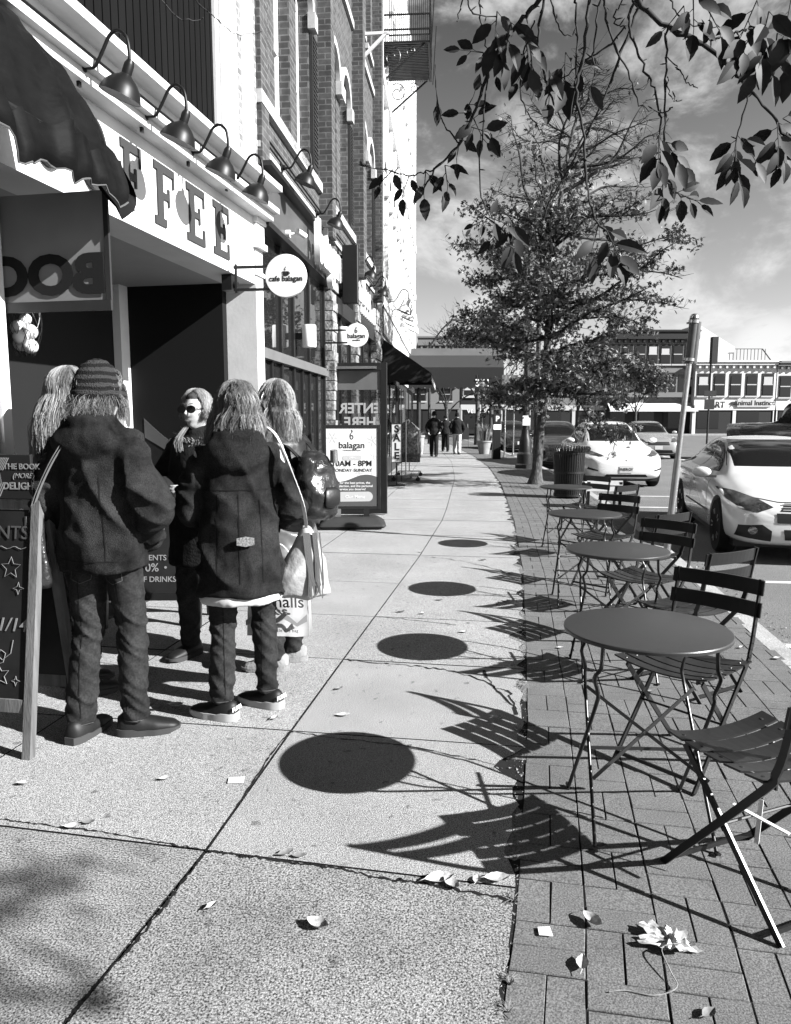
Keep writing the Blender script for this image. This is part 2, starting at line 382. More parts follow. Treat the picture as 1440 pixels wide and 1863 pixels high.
# ---------------------------------------------------------------- bistro tables and chairs
m_table=mat('table_paint',.024,.33,.12,40,.04,300,spec=.35)
m_chair=mat('chair_paint',.010,.30,.1,40,0,30,spec=.35)
m_bright=mat('bare_steel',.5,.3,metal=.7)
TH=.745
def make_table():
    t=thing('bistro_table','x','table')
    b=MB(); pr=[(0,TH-.006),(.28,TH-.006),(.292,TH-.016),(.296,TH-.014),(.297,TH-.004),(.294,TH),(.286,TH+.0015),(0,TH)]
    b.lathe(pr,n=72); b.build('tabletop',m_table,t,30)
    r=.0075
    for s in (-1,1):
        for k,(y0,y1,xx) in enumerate(((-.17,.21,.205),(.17,-.21,.19))):
            b=MB(); x=s*xx
            pts=[(x*.95,y0,TH-.02),(x*.97,y0,TH-.10),(x+s*.012,y0*.9,TH-.14),(x-s*.004,y0*.86,TH-.2),(x,y0*.7,TH-.27),(x+s*.018,y1*.96,.03),(x+s*.02,y1,.008),(x+s*.02,y1*1.06,.006),(x+s*.02,y1*1.16,.012)]
            b.tube(smoothpath(pts,3),r if k==0 else r*.9,6); b.build('leg',m_chair,t,60)
    for y in (-.17,.17):
        b=MB(); b.bar((-.2,y,TH-.022),(.2,y,TH-.022),.018,.006); b.build('support_bar',m_chair,t)
    b=MB(); b.bar((-.215,.085,.24),(.215,.085,.24),.016,.012,up=(0,.3,1)); b.build('stretcher',m_chair,t)
    b=MB(); b.bar((-.205,-.13,.22),(.2,.05,.5),.012,.006,up=(0,1,0)); b.bar((.205,-.13,.22),(-.2,.05,.5),.012,.006,up=(0,1,0)); b.build('cross_brace',m_chair,t)
    return t
def make_chair():
    t=thing('bistro_chair','x','chair')
    W=.19
    for s in (-1,1):
        b=MB(); x=s*W
        P=[(x,-.255,.82),(x,-.235,.72),(x,-.21,.58),(x,-.185,.50),(x,-.15,.44),(x,.20,.03),(x,.225,.0)]
        P=smoothpath(P,3)
        for p,q in zip(P,P[1:]): 
            q2=q+(q-p).normalized()*.003
            b.bar(p,q2,.009,.024,up=(0,1,.4))
        b.build('back_leg',m_chair,t)
        b=MB(); x=s*(W-.016)
        b.bar((x,.17,.445),(x,-.23,.0),.008,.022,up=(0,1,.4)); b.build('front_leg',m_chair,t)
        b=MB(); b.bar((s*(W-.03),-.17,.452),(s*(W-.03),.19,.452),.006,.018); b.build('seat_rail',m_chair,t)
    for i in range(5):
        b=MB(); y0=-.165+i*.078; 
        def fn(u,v,top):
            x=(u-.5)*.425; e=.0
            yy=y0+v*.064; z=.45+.026*(abs(u-.5)*2)**2-.012*math.sin(math.pi*(i+v)/5)
            return (x,yy,z+(.007 if top else 0))
        nu=12
        rs=[[fn(u/nu,0,0),fn(u/nu,1,0),fn(u/nu,1,1),fn(u/nu,0,1)] for u in range(nu+1)]
        b.rings(rs); 
        for sx in (.09,.91):
            c=fn(sx,.5,1); b.lathe([(.0075,0),(.006,.002),(0,.0025)],c,8)
        b.build('seat_slat',m_chair,t)
    for zc,yb in ((.785,-.247),(.69,-.231)):
        b=MB(); nu=12; rs=[]
        for u in range(nu+1):
            x=(u/nu-.5)*.42; yy=yb+.006-.028*(1-(abs(u/nu-.5)*2)**2)
            k=.16
            rs.append([(x,yy,zc-.032),(x,yy+.009,zc-.032),(x,yy+.009-k*.06,zc+.032),(x,yy-k*.06,zc+.032)])
        b.rings(rs); b.build('back_slat',m_chair,t)
    for (y,z,x) in ((.195,.035,W),(-.205,.03,W-.016)):
        b=MB(); b.bar((-x,y,z),(x,y,z),.008,.016); b.build('foot_bar',m_chair,t)
    b=MB(); b.tube([(-W,.02,.24),(W,.02,.24)],.005,6); b.build('pivot_rod',m_chair,t)
    return t
tops=[at(1177,1142,1),at(1126,998,1),at(1065,933,1),at(1030,884,1)]
tpos=[G(*p,z=TH) for p in ((1177,1142),(1124,999),(1064,933.5),(1030,885))]
tl=['nearest round dark bistro table at the front of the row on brick paving',
    'second round bistro table counted from the front of the row',
    'third round bistro table counted from the front, between second table and farthest',
    'farthest round bistro table, in front of the black litter bin']
t0=make_table()
for i,p in enumerate(tpos):
    o=t0 if i==0 else copytree(t0)
    o.location=(p.x,p.y,0); o.rotation_euler=(0,0,R([-3,-6,-8,-4][i])); tag(o,tl[i],'table','round bistro tables in a row along the kerb')
c0=make_chair()
# (seat centre x,y , facing direction vector, label)
ch=[((1.18,2.22),(-.38,.92),'folding slatted chair nearest the camera, back to us, cut off by the right edge'),
    ((1.26,3.10),(-.78,-.63),'folding slatted chair behind the nearest table, its two backrest slats seen against the brick'),
    ((1.66,4.05),(-.50,.86),'folding slatted chair on the near side of the second table, beside the steel pole'),
    ((1.68,4.86),(-.78,-.60),'folding slatted chair on the far side of the second table'),
    ((1.93,5.62),(-.55,.83),'folding slatted chair on the near side of the third table, kerb side'),
    ((1.90,6.62),(-.72,-.70),'folding slatted chair on the far side of the third table'),
    ((2.32,8.0),(-.6,.8),'folding slatted chair on the near side of the farthest table'),
    ((2.30,8.95),(-.8,-.6),'folding slatted chair on the far side of the farthest table, by the litter bin')]
for i,(p,d,l) in enumerate(ch):
    o=c0 if i==0 else copytree(c0)
    o.location=(p[0],p[1],0); o.rotation_euler=(0,0,math.atan2(-d[0],d[1])); tag(o,l,'chair','black folding slatted chairs at the bistro tables')
for o in c0.children:
    pass
# ---------------------------------------------------------------- facade frames
J=G(485,1015)
class Frame:
    def __init__(s,o,yaw): s.o=Vector((o[0],o[1],0)); s.rz=math.pi/2-yaw; s.M=Matrix.Translation(s.o)@Matrix.Rotation(s.rz,4,'Z'); s.I=s.M.inverted()
    def px(s,px,py,n=0.0):      # (s,z) on the plane n metres in front of the facade
        o=s.I@Vector((0,0,CH)); r=s.I.to_3x3()@ray(px,py); t=(-n-o.y)/r.y; p=o+r*t; return p.x,p.z
    def w(s,x,n,z): return s.M@Vector((x,-n,z))
A=math.atan(265*cp/F); F1=Frame(J,A)
A2=math.atan(142*cp/F); F2=Frame(J,A2)
E2=F2.px(688,700)[0]; P3=F2.w(E2,0,0); A3=R(4.0); F3=Frame(P3,A3)
def fthing(fr,name,label,cat,group=None):
    t=thing(name,label,cat,fr.o,fr.rz,group); return t
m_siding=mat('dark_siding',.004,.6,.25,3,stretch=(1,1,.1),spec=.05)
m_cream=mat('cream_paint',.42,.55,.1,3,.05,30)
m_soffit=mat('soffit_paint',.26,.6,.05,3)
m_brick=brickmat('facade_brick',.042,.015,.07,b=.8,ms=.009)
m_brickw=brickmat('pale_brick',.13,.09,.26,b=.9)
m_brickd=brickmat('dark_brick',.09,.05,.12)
m_lamp=mat('lamp_black',.005,.42,spec=.18)
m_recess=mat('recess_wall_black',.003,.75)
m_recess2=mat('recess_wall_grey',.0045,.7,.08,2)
# ---------------------------------------------------------------- coffee shop building
B1=fthing(F1,'shop_building','cream shopfront building with large coffee sign board and a dark recessed entrance','building')
zb=2.89; zt=3.55; zl=3.9; S0=-14
b=MB(); b.box(S0,-.02,-.02,.3,zb,zt); b.build('sign_board',m_white,B1)
b=MB(); b.box(S0,.0,-.16,.3,zt,zt+.07); b.box(S0,.02,-.22,.3,zt+.07,zt+.12); b.box(S0,-.0,-.10,.3,zt+.12,zl-.06); b.box(S0,.03,-.25,.34,zl-.06,zl); b.build('cornice',m_cream,B1)
b=MB(); b.box(S0,-.2,.3,2.2,zb,zb+.04); b.build('ceiling',m_soffit,B1)
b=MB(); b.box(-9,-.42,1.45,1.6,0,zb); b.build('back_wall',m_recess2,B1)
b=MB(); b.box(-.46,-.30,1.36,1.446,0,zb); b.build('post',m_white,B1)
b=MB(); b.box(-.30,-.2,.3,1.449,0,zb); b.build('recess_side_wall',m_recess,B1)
# pale wave painted on the back wall
b=MB(); pts=[]
for i in range(25):
    y=.302+i*.0385; pts.append((y,1.36-.22*math.sin(i*.13+.1)+.02*i*.3))
b.prism(pts+[(x,z-.20-.07*math.sin(i*.2+1.5)) for i,(x,z) in reversed(list(enumerate(pts)))],(-.306,-.302),'x'); b.build('painted_wave',mat('wave_paint',.05,.7),B1)
# pillar with capital
pil=MB(); pil.box(-.20,.0,-.03,.30,0,3.25); o=pil.build('pillar',m_cream,B1)
pc=MB(); pc.box(-.24,.02,-.08,.34,3.25,3.31); pc.box(-.22,.01,-.05,.32,2.98,3.02); pc.box(-.23,.02,-.07,.34,3.50,3.55);pc.box(-.215,.01,-.05,.32,3.31,3.5); pc.build('capital',m_white,B1)
pp=MB(); pp.box(-.16,-.05,-.045,-.02,.3,2.85); pp.build('pillar_panel',m_white2,B1)
# door frame of the bookshop side
df=MB()
for s0,w_,n0 in ((-4.10,.05,.05),(-4.03,.035,.02),(-3.98,.07,.04),(-3.90,.03,.0)): df.box(s0,s0+w_,-n0,.2,0,zb)
df.build('door_frame',m_white,B1)
# upper storey
q=[F1.px(x,60)[0] for x in (392,399,407,415,425,437,457)]
b=MB()
x=S0
while x<q[0]:
    b.box(x,min(q[0],x+.085),.03,.09,zl,9.5); b.box(x+.085,x+.1,.05,.09,zl,9.5); x+=.1
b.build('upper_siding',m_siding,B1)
b=MB(); b.box(q[0],q[1]-.02,.0,.3,zl,9.5); b.box(q[1],q[2]-.02,-.02,.3,zl,9.5); b.box(q[2],q[3],.01,.3,zl,9.5);b.box(q[3],q[4],-.03,.3,zl,9.5); b.build('window_trim',m_white,B1)
b=MB(); b.box(q[4],q[5],0,.4,zl,10.5); b.box(q[6],.0,.0,.4,zl,10.5); b.build('brick_pier',m_brickw,B1)
b=MB(); b.box(q[5],q[6],-.015,.4,zl,10.5); b.build('painted_band',m_white,B1)
b=MB(); b.box(S0,-.22,.25,7,0,.02); b.box(S0,-.1,2.3,7,0.05,10); b.build('inner_body',m_int,B1)
# COFFEE letters (slab serif, standing off the board)
def slabF(b,x,z,w,h,E=False,y=-.034):
    t=.075*h/.5; s=w
    P=lambda a,c,d,e:b.box(x+a*s,x+c*s,y,-.021,z+d*h,z+e*h)
    P(.14,.42,.13,.87); P(.0,.56,.0,.13)if not E else P(0,.9,0,.13)
    P(.0,.92,.87,1.0); P(.92,1.0,.70,1.0); P(.42,.66,.45,.56); P(.66,.74,.36,.65)
    if E: P(.9,1.0,0,.3)
m_let=mat('letter_grey',.028,.5)
zz=zb+.10; hh=.46
def slx(px): return F1.px(px,450)[0]
for k,(p0,p1,E) in enumerate(((218,254,False),(277,313,False),(335,367,True),(383,411,True))):
    b=MB(); s0,s1=F1.px(p0,400)[0],F1.px(p1,400)[0]; slabF(b,s0,zz,s1-s0,hh,E); o=b.build('letter',m_let,B1)
for k,(p0,p1) in enumerate(((140,190),(60,110))):
    b=MB(); s0,s1=F1.px(p0,400)[0],F1.px(p1,400)[0]; n=28
    c=((s0+s1)/2,zz+hh/2); a=.2
    b.rings([[(c[0]+r*math.cos(t)*.75,y,c[1]+r*math.sin(t)*1.15) for r,y in ((a,-.021),(a,-.055),(a*.55,-.055),(a*.55,-.021))] for t in [2*math.pi*j/n+.0 for j in range(n+1)]],cap=False); b.build('letter',m_let,B1)
# numerals and sprinkler / sensor under the soffit
text('241',.26,m_white2,B1,(F1.px(394,275)[0]-.1,.022,F1.px(396,290)[1]-.05),0,'house_number')
b=MB(); b.box(-.75,-.63,-.0,.1,2.74,2.885); b.tube([(-.69,-.0,2.8),(-.69,-.03,2.79)],.035,12); b.build('wall_spotlight',m_black,B1,40)
# conduit rail
b=MB(); b.tube([(S0,-.115,3.76),(-.05,-.115,3.76)],.014,6); b.tube([(S0,-.115,3.69),(-.05,-.115,3.69)],.010,6); b.build('conduit',m_lamp,B1)
# ---------------------------------------------------------------- gooseneck lamps
def make_goose(m_a=m_lamp,white=False):
    t=thing('gooseneck_lamp','x','wall lamp')
    b=MB(); Q=Matrix.Rotation(R(90),4,'X').to_3x3()
    b.lathe([(.06,0),(.06,.02),(.035,.03),(.03,.06),(.02,.065),(0,.065)],(0,0,0),16,Q); b.box(-.015,.015,-.02,.0,-.12,0); b.build('wall_flange',m_a,t,40)
    b=MB(); P=smoothpath([(0,-.05,0),(0,-.12,-.005),(0,-.16,.03),(0,-.21,.11),(0,-.26,.19),(0,-.32,.215),(0,-.38,.17),(0,-.40,.08),(0,-.40,.0)],4); b.tube(P,.0125,10); b.build('arm',m_a,t,60)
    b=MB(); T=Matrix.Rotation(R(22),4,'X').to_3x3()
    pr=[(.022,.02),(.03,.0),(.034,-.01),(.034,-.075),(.05,-.09),(.085,-.115),(.12,-.16),(.14,-.215),(.143,-.225),(.138,-.223),(.115,-.16),(.08,-.12),(.03,-.1)]
    b.lathe(pr,(0,-.40,.0),28,T); s=b.build('lamp_shade',m_a,t,40)
    b=MB(); b.lathe([(.0,-.10),(.136,-.222),(.0,-.2)],(0,-.40,.0),24,T); b.build('reflector',m_grey,s,40)
    b=MB(); b.lathe([(0,-.2),(.03,-.19),(.035,-.17),(.02,-.12)],(0,-.40,0),12,T); b.build('bulb',m_white,t,60)
    return t
g0=make_goose()
gl=[('nearest','at the left above the awning'),]
labs=['black gooseneck lamp nearest the camera, over the sign board at the top left',
      'second black gooseneck lamp from the left over the coffee sign board',
      'third black gooseneck lamp from the left over the coffee sign board',
      'fourth black gooseneck lamp from the left, in front of the cornice end',
      'fifth black gooseneck lamp, on the brick above the first letters of the second shop',
      'sixth black gooseneck lamp along the facade, above the raised white shop lettering',
      'seventh black gooseneck lamp along the facade, beside the black blade sign',
      'eighth black gooseneck lamp along the facade, just before the white building']
k=0
def putgoose(fr,px,py,n,lab,sc=1):
    global k
    s,z=fr.px(px,py,n); o=g0 if k==0 else copytree(g0); k+=1
    o.location=fr.w(s,n,z); o.rotation_euler=(0,0,fr.rz); o.scale=(sc*.88,)*3; tag(o,lab,'wall lamp','gooseneck lamps along the facades'); return o
for i,(px,py) in enumerate(((140,124),(255,212),(340,277),(410,325))): putgoose(F1,px,py,.11,labs[i])
for i,(px,py) in enumerate(((511,305),(574,388),(647,486),(672,520))): putgoose(F2,px,py,.02,labs[4+i])

# ---------------------------------------------------------------- bookshop awning and banner
AW=fthing(F1,'shop_awning','dark wrinkled fabric awning with a scalloped valance at the upper left','awning')
m_aw=mat('awning_fabric',.0025,.65,.6,2.5,.2,7,stretch=(1.0,3,3),spec=.07)
m_hem=mat('awning_hem',.06,.8)
se=-3.93; nf=.74
b=MB()
def awn(u,v):
    s=se-5*u; zz_=3.68*(1-v)+2.80*v+.10*math.sin(math.pi*v); n=.02+nf*v+.04*math.sin(math.pi*v)
    wv=.04*noise.noise(Vector((s*2.5,v*3,0)))+.075*abs(noise.noise(Vector((s*5+v*2.5,v*1.0,4))))*(.3+v)+.03*noise.noise(Vector((s*15+v*6,v*1.4,9)))*(.3+v)
    return (s,-n-wv,zz_+wv)
b.grid(awn,110,26); b.build('canopy_fabric',m_aw,AW,180,fix=False)
b=MB()
def val(u,v):
    s=se-5*u; d=.13+.022*math.sin(s*2*math.pi/.34); n=-awn(u,1)[1]+.01+.03*math.sin(s*9)*v
    return (s,-n-.04*v*math.sin(v*3),awn(u,1)[2]+.01-v*d*1.5)
b.grid(val,160,8); v_=b.build('valance',m_aw,AW,180,fix=False)
b=MB(); b.tube([Vector(val(u/160,1.0))+Vector((0,-.003,0)) for u in range(161)],.0045,5); b.build('hem',m_hem,v_)
b=MB()
def endp(u,v):
    p=awn(0,v); q=(se+.12*math.sin(math.pi*u)*(.3+v),p[1],p[2]-u*(.10+.26*v*(1-.3*v))); return q
b.grid(endp,12,20); b.build('end_fabric',m_aw,AW,180,fix=False)
b=MB(); b.tube([(se-5,-nf,2.79),(se,-nf,2.79)],.018,8); b.tube([(se,-nf,2.79),(se,-.02,3.7)],.012,8); b.build('frame_rod',m_black,AW)
BN=fthing(F1,'shop_banner','grey translucent banner with bold letters seen in reverse below the dark awning','banner')
m_ban=leafmat('banner_cloth',.26,.26,tr=.5,r=.8,sc=.3)
s0=se+.04
b=MB(); b.box(s0,s0+.004,-.66,.25,2.11,2.70); bn=b.build('banner_cloth',m_ban,BN)
b=MB(); b.box(s0-.008,s0+.01,-.67,.25,2.085,2.14); b.box(s0-.006,s0+.01,-.672,-.645,2.14,2.70); b.build('banner_border',m_dark,BN)
Mt=Matrix.Rotation(R(90),4,'Z')@Matrix.Rotation(R(90),4,'X')
# word runs from the street side inwards, read from behind
Mb=Matrix.Rotation(R(-90),4,'Z')@Matrix.Rotation(R(90),4,'X')
text('BOOK',.275,mat('banner_letters',.008,.8),BN,(s0-.006,-.645,2.185),0,'lettering',.001,'l',mirror=True,bold=.013,M=Mb,xs=1.22)

# ---------------------------------------------------------------- brick building with the second shop
B2=fthing(F2,'brick_building','brick building with arched windows, dark piers and a black framed shopfront at street level','building')
ST=3.58
b=MB()
zsill=4.86; ztop=12.5
piers=[.15,3.2,6.25,9.0]
wins=[]
for p in piers[:-1]: wins+= [p+.95,p+2.0]
ww=.36
def wall_with_arches(b,x0,x1,z0,z1,zs,zh,wlist,y0=0,y1=.35):
    # wall strips between openings, solid below the sill, arches cut as stepped voussoir profile
    xs=sorted(wlist); cur=x0
    for c in xs:
        b.box(cur,c-ww,y0,y1,zs,zh+ww); cur=c+ww
    b.box(cur,x1,y0,y1,zs,zh+ww)
    b.box(x0,x1,y0,y1,z0,zs); b.box(x0,x1,y0,y1,zh+ww,z1)
    for c in xs:
        n=8
        for sgn in (-1,1):
            pts=[(c+sgn*ww,zh)]
            for i in range(n+1):
                t=math.pi/2*i/n; pts.append((c+sgn*ww*math.cos(t),zh+ww*math.sin(t)))
            pts.append((c+sgn*ww,zh+ww))
            b.prism(pts if sgn>0 else pts[::-1],(y0,y1))
wall_with_arches(b,0.02,E2,ST+.25,8.45,zsill,6.85,wins)
wall_with_arches(b,0.02,E2,8.46,13.5,9.0,11.6,wins)
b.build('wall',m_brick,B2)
b=MB()
for p in piers:
    b.box(p-.14,p+.14,-.2 if p>1 else -.05,0,ST+.55,13.5)
for p in wins:
    pass
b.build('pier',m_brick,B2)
m_hood=mat('hood_stone',.28,.8,.2,8)
for c in wins:
    for zh,zs in ((6.85,zsill),(11.6,9.0)):
        wf=MB(); n=12
        f=wf
        f.box(c-ww+.0,c-ww+.05,.14,.22,zs,zh); f.box(c+ww-.05,c+ww,.14,.22,zs,zh); f.box(c-ww,c+ww,.14,.22,(zs+zh)/2-.03,(zs+zh)/2+.03); f.box(c-ww,c+ww,.13,.22,zs,zs+.06); f.box(c-.02,c+.02,.16,.2,zs,zh+ww*.9)
        f.rings([[(c+r*math.cos(t),y,zh+r*math.sin(t)) for r,y in ((ww,.14),(ww,.22),(ww-.06,.22),(ww-.06,.14))] for t in [math.pi*j/n for j in range(n+1)]],cap=True)
        wo=f.build('window_frame',m_white2,B2)
        g=MB(); g.prism([(c-ww+.02,zs+.02)]+[(c+ww-.02,zs+.02)]+[(c+(ww-.02)*math.cos(t),zh+(ww-.02)*math.sin(t)) for t in [math.pi*j/n for j in range(n+1)]],(.185,.195)); g.build('pane',m_glass,wo)
        h=MB(); h.rings([[(c+r*math.cos(t),y,zh+r*math.sin(t)) for r,y in ((ww+.12,0),(ww+.12,-.07),(ww+.01,-.07),(ww+.01,0))] for t in [math.pi*j/n for j in range(n+1)]],cap=True)
        for sg in (-1,1): h.box(c+sg*(ww+.065)-.09,c+sg*(ww+.065)+.09,-.10,0,zh-.2,zh)
        h.build('arch_hood',m_hood,B2,40)
        s=MB(); s.box(c-ww-.06,c+ww+.06,-.06,.2,zs-.10,zs); s.build('window_sill',m_hood,B2)
for c in wins[1::2]:
    b=MB()
    for sg in (1,):
        x=c+sg*(ww+.17); b.box(x-.15,x+.15,-.05,-.005,zsill+.05,6.6)
        for i in range(30): b.box(x-.12,x+.12,-.062,-.05,zsill+.12+i*.055,zsill+.15+i*.055)
    b.build('shutter',m_dark,B2)
b=MB(); b.box(0.0,E2,-.03,0,4.30,4.36); b.box(0,E2,-.06,0,4.73,4.86) ; b.box(0,E2,-.05,0,8.4,8.52); b.build('string_course',m_hood,B2)
b=MB(); b.tube([(.1,-.03,4.47),(E2,-.03,4.47)],.012,6); b.build('conduit',m_lamp,B2)
b=MB(); b.box(.1,E2,.4,6,ST,13.5); b.box(.2,E2,2.2,6,0,ST); b.build('inner_body',m_int,B2)
# shopfront : fascia, glazing, stone piers
m_fas=mat('slate_fascia',.05,.35,.15,3)
b=MB(); b.box(.02,3.55,-.02,.3,ST,4.12); b.build('fascia',m_fas,B2)
b=MB(); b.box(.02,3.6,-.10,.3,ST-.06,ST); b.box(.02,3.6,-.14,.3,4.12,4.17); b.build('fascia_trim',m_black,B2)
m_stonep=mat('rough_stone',.14,.9,.75,5,.9,14,vor=.4,vs=30)
b=MB()
for x0,x1 in ((3.62,4.0),(6.0,6.3),(8.7,E2)):
    nz=26; b=MB()
    for i in range(nz):
        zz_=i*ST*1.1/nz; d=.05*rj.random(); b.box(x0-.01*rj.random(),x1+.01*rj.random(),-.06-d,.3,zz_,zz_+ST*1.1/nz-.012)
    b.build('stone_pier',m_stonep,B2)
zm=2.22
fr=MB()
for x in (.05,.95,1.55,2.45,3.5): fr.box(x-.035,x+.035,.02,.10,0.05,ST-.06)
for x in (.5,2.0,2.95): fr.box(x-.02,x+.02,.02,.08,0.05,zm)
fr.box(.02,3.55,-.0,.12,0,.4)
sf=fr.build('shopfront_frame',m_black,B2)
b=MB(); b.box(.02,3.55,-.02,.10,zm-.05,zm+.06); b.build('transom_bar',m_grey,B2)
b=MB(); b.box(.05,3.5,.055,.062,.4,ST-.06); b.build('shop_window_glass',m_glass,B2)
# second bay of the shopfront
fr=MB()
for x in (4.05,4.9,5.9,6.4,7.5,8.6): fr.box(x-.04,x+.04,.02,.10,0,ST-.1)
fr.box(4.0,8.7,.0,.1,2.3,2.4); fr.box(4.0,8.7,-.05,.12,ST-.35,ST-.1); fr.build('shopfront_frame',m_black,B2)
b=MB(); b.box(4.05,8.65,.055,.062,0,ST-.1); b.build('shop_window_glass',m_glass,B2)
b=MB(); b.box(5.8,8.7,-.05,.3,ST-.1,4.05); b.build('fascia',m_dark,B2)
b=MB()
for i in range(9): b.box(6.5+i*.24,6.6+i*.24,-.09,-.05,ST-.02,ST+.03+.3*(.6+.4*((i*7)%3)/2))
b.build('small_sign_letters',m_white,B2)
lx0=F2.px(577,450,.16)[0];lx1=F2.px(625,480,.16)[0]; lz=F2.px(600,497,.16)[1]
text('balagan',.78,m_white,B2,(lx0,-.16,lz),0,ax='l',xs=(lx1-lx0)/2.9,name='shop_lettering',ext=.04,bold=.014)
#,0,'shop_lettering',.04,bold=.012,xs=1.15)
lx0=F2.px(645,520,.1)[0];lx1=F2.px(676,540,.1)[0]; lz=F2.px(660,553,.1)[1]
text('bambos',.66,m_white,B2,(lx0,-.10,lz),0,ax='l',xs=(lx1-lx0)/2.35,name='shop_lettering',ext=.03,bold=.012)
#,0,'shop_lettering',.03,bold=.012,xs=1.2)
# wall lamps like white drums
def drum(px,py,lab):
    s,z=F2.px(px,py,.12); t=thing('wall_sconce',lab,'wall lamp',F2.w(s,.14,z-.15),F2.rz,'white drum sconces on the stone piers')
    b=MB(); b.lathe([(.085,0),(.09,.01),(.09,.27),(.085,.28)],n=24); b.build('drum_shade',m_white,t,50)
    b=MB(); b.box(-.03,.03,.06,.2,.1,.18); b.build('bracket',m_black,t)
drum(560,610,'white drum sconce on the near stone pier of the glass shopfront')
drum(622,610,'white drum sconce partly behind the smaller round sign')
# security camera
s,z=F2.px(536,425,.12); t=thing('security_camera','small white security camera on the slate fascia','camera',F2.w(s,.02,z),F2.rz)
b=MB(); b.tube([(0,0,0),(0,-.05,0)],.045,14); b.tube([(0,-.05,0),(.05,-.13,.02)],.012,8); b.build('mount',m_white,t,40)
b=MB(); b.tube([(.0,-.14,.03),(.13,-.2,-.0)],.033,14); b.build('camera_body',m_white,t,40)
# round projecting signs
def round_sign(px,py,rpx,lines,lab,emb,mount):
    # disc stands square to the facade
    x=(px-720)/F
    # find s where a disc centre standing 0.42 m proud projects on px
    n=.50
    s,z=F2.px(px,py,n); P=F2.w(s,n,z); d=P.y; r=rpx/F*d*1.0
    t=thing('projecting_sign',lab,'sign',P,A2*-1,'round signs projecting from the shopfront')
    t.location=P
    b=MB(); Q=Matrix.Rotation(R(90),4,'X').to_3x3(); b.lathe([(r*.98,-.02),(r,-.016),(r,.016),(r*.98,.02)],(0,0,0),48,Q); b.build('sign_disc',m_white,t,40)
    b=MB()
    for zz_ in (.45*r,-.6*r): b.bar((-n-.0,.0,zz_),(-r*.75,0,zz_),.025,.025)
    b.bar((-n+.02,0,-.75*r),(-n+.02,0,.6*r),.02,.02); b.build('bracket',m_black,t)
    for (tx,sz,zo) in lines: text(tx,sz*r,m_ink,t,(0,-.022,zo*r),0,'lettering',.001,bold=.0012)
    b=MB()
    if emb=='cup':
        b.prism([(-.15*r,.20*r),(.15*r,.20*r),(.13*r,.02*r),(.09*r,-.01*r),(-.09*r,-.01*r),(-.13*r,.02*r)],(-.024,-.021)); b.rings([[(.15*r+q*math.cos(a),y,.11*r+q*math.sin(a)) for q,y in ((.06*r,-.021),(.06*r,-.024),(.035*r,-.024),(.035*r,-.021))] for a in [2*math.pi*i/12 for i in range(13)]],cap=False)
        b.tube(smoothpath([(0,-.022,.25*r),(-.03*r,-.022,.33*r),(.03*r,-.022,.42*r)],4),.012*r,5)
    else:
        b.rings([[(q*math.cos(a),y,.32*r+q*1.2*math.sin(a)) for q,y in ((.10*r,-.021),(.10*r,-.024),(.06*r,-.024),(.06*r,-.021))] for a in [2*math.pi*i/16 for i in range(17)]],cap=False)
        b.tube(smoothpath([(-.085*r,-.0225,.36*r),(-.06*r,-.0225,.5*r),(.02*r,-.0225,.6*r),(.0,-.0225,.68*r)],4),.02*r,5)
    b.build('emblem',m_ink,t)
    return t
round_sign(521,502,37,[('cafe balagan',.34,-.24)],'larger round white sign with a cup emblem reading cafe balagan','cup',1)
round_sign(649,610,21,[('balagan',.52,-.22),('CANNABIS CO',.10,-.45)],'smaller round white sign reading balagan beside a drum sconce','drop',1)
# blade sign
s,z=F2.px(637,498,.2); t=thing('blade_sign','tall narrow black blade sign on the brick between the letterings','sign',F2.w(s,.02,z),F2.rz)
b=MB(); b.box(-.06,.06,-.32,-.06,-.48,.45); b.build('sign_box',m_black,t,bevel=.01); b=MB(); b.box(-.02,.02,-.08,.02,.25,.3); b.box(-.02,.02,-.08,.02,-.3,-.25); b.build('bracket',m_black,t)
b=MB(); b.rings([[(x,y,zz_) for x in (.062,.075) for zz_ in (0,)] for y in (0,0)],cap=False) if False else None
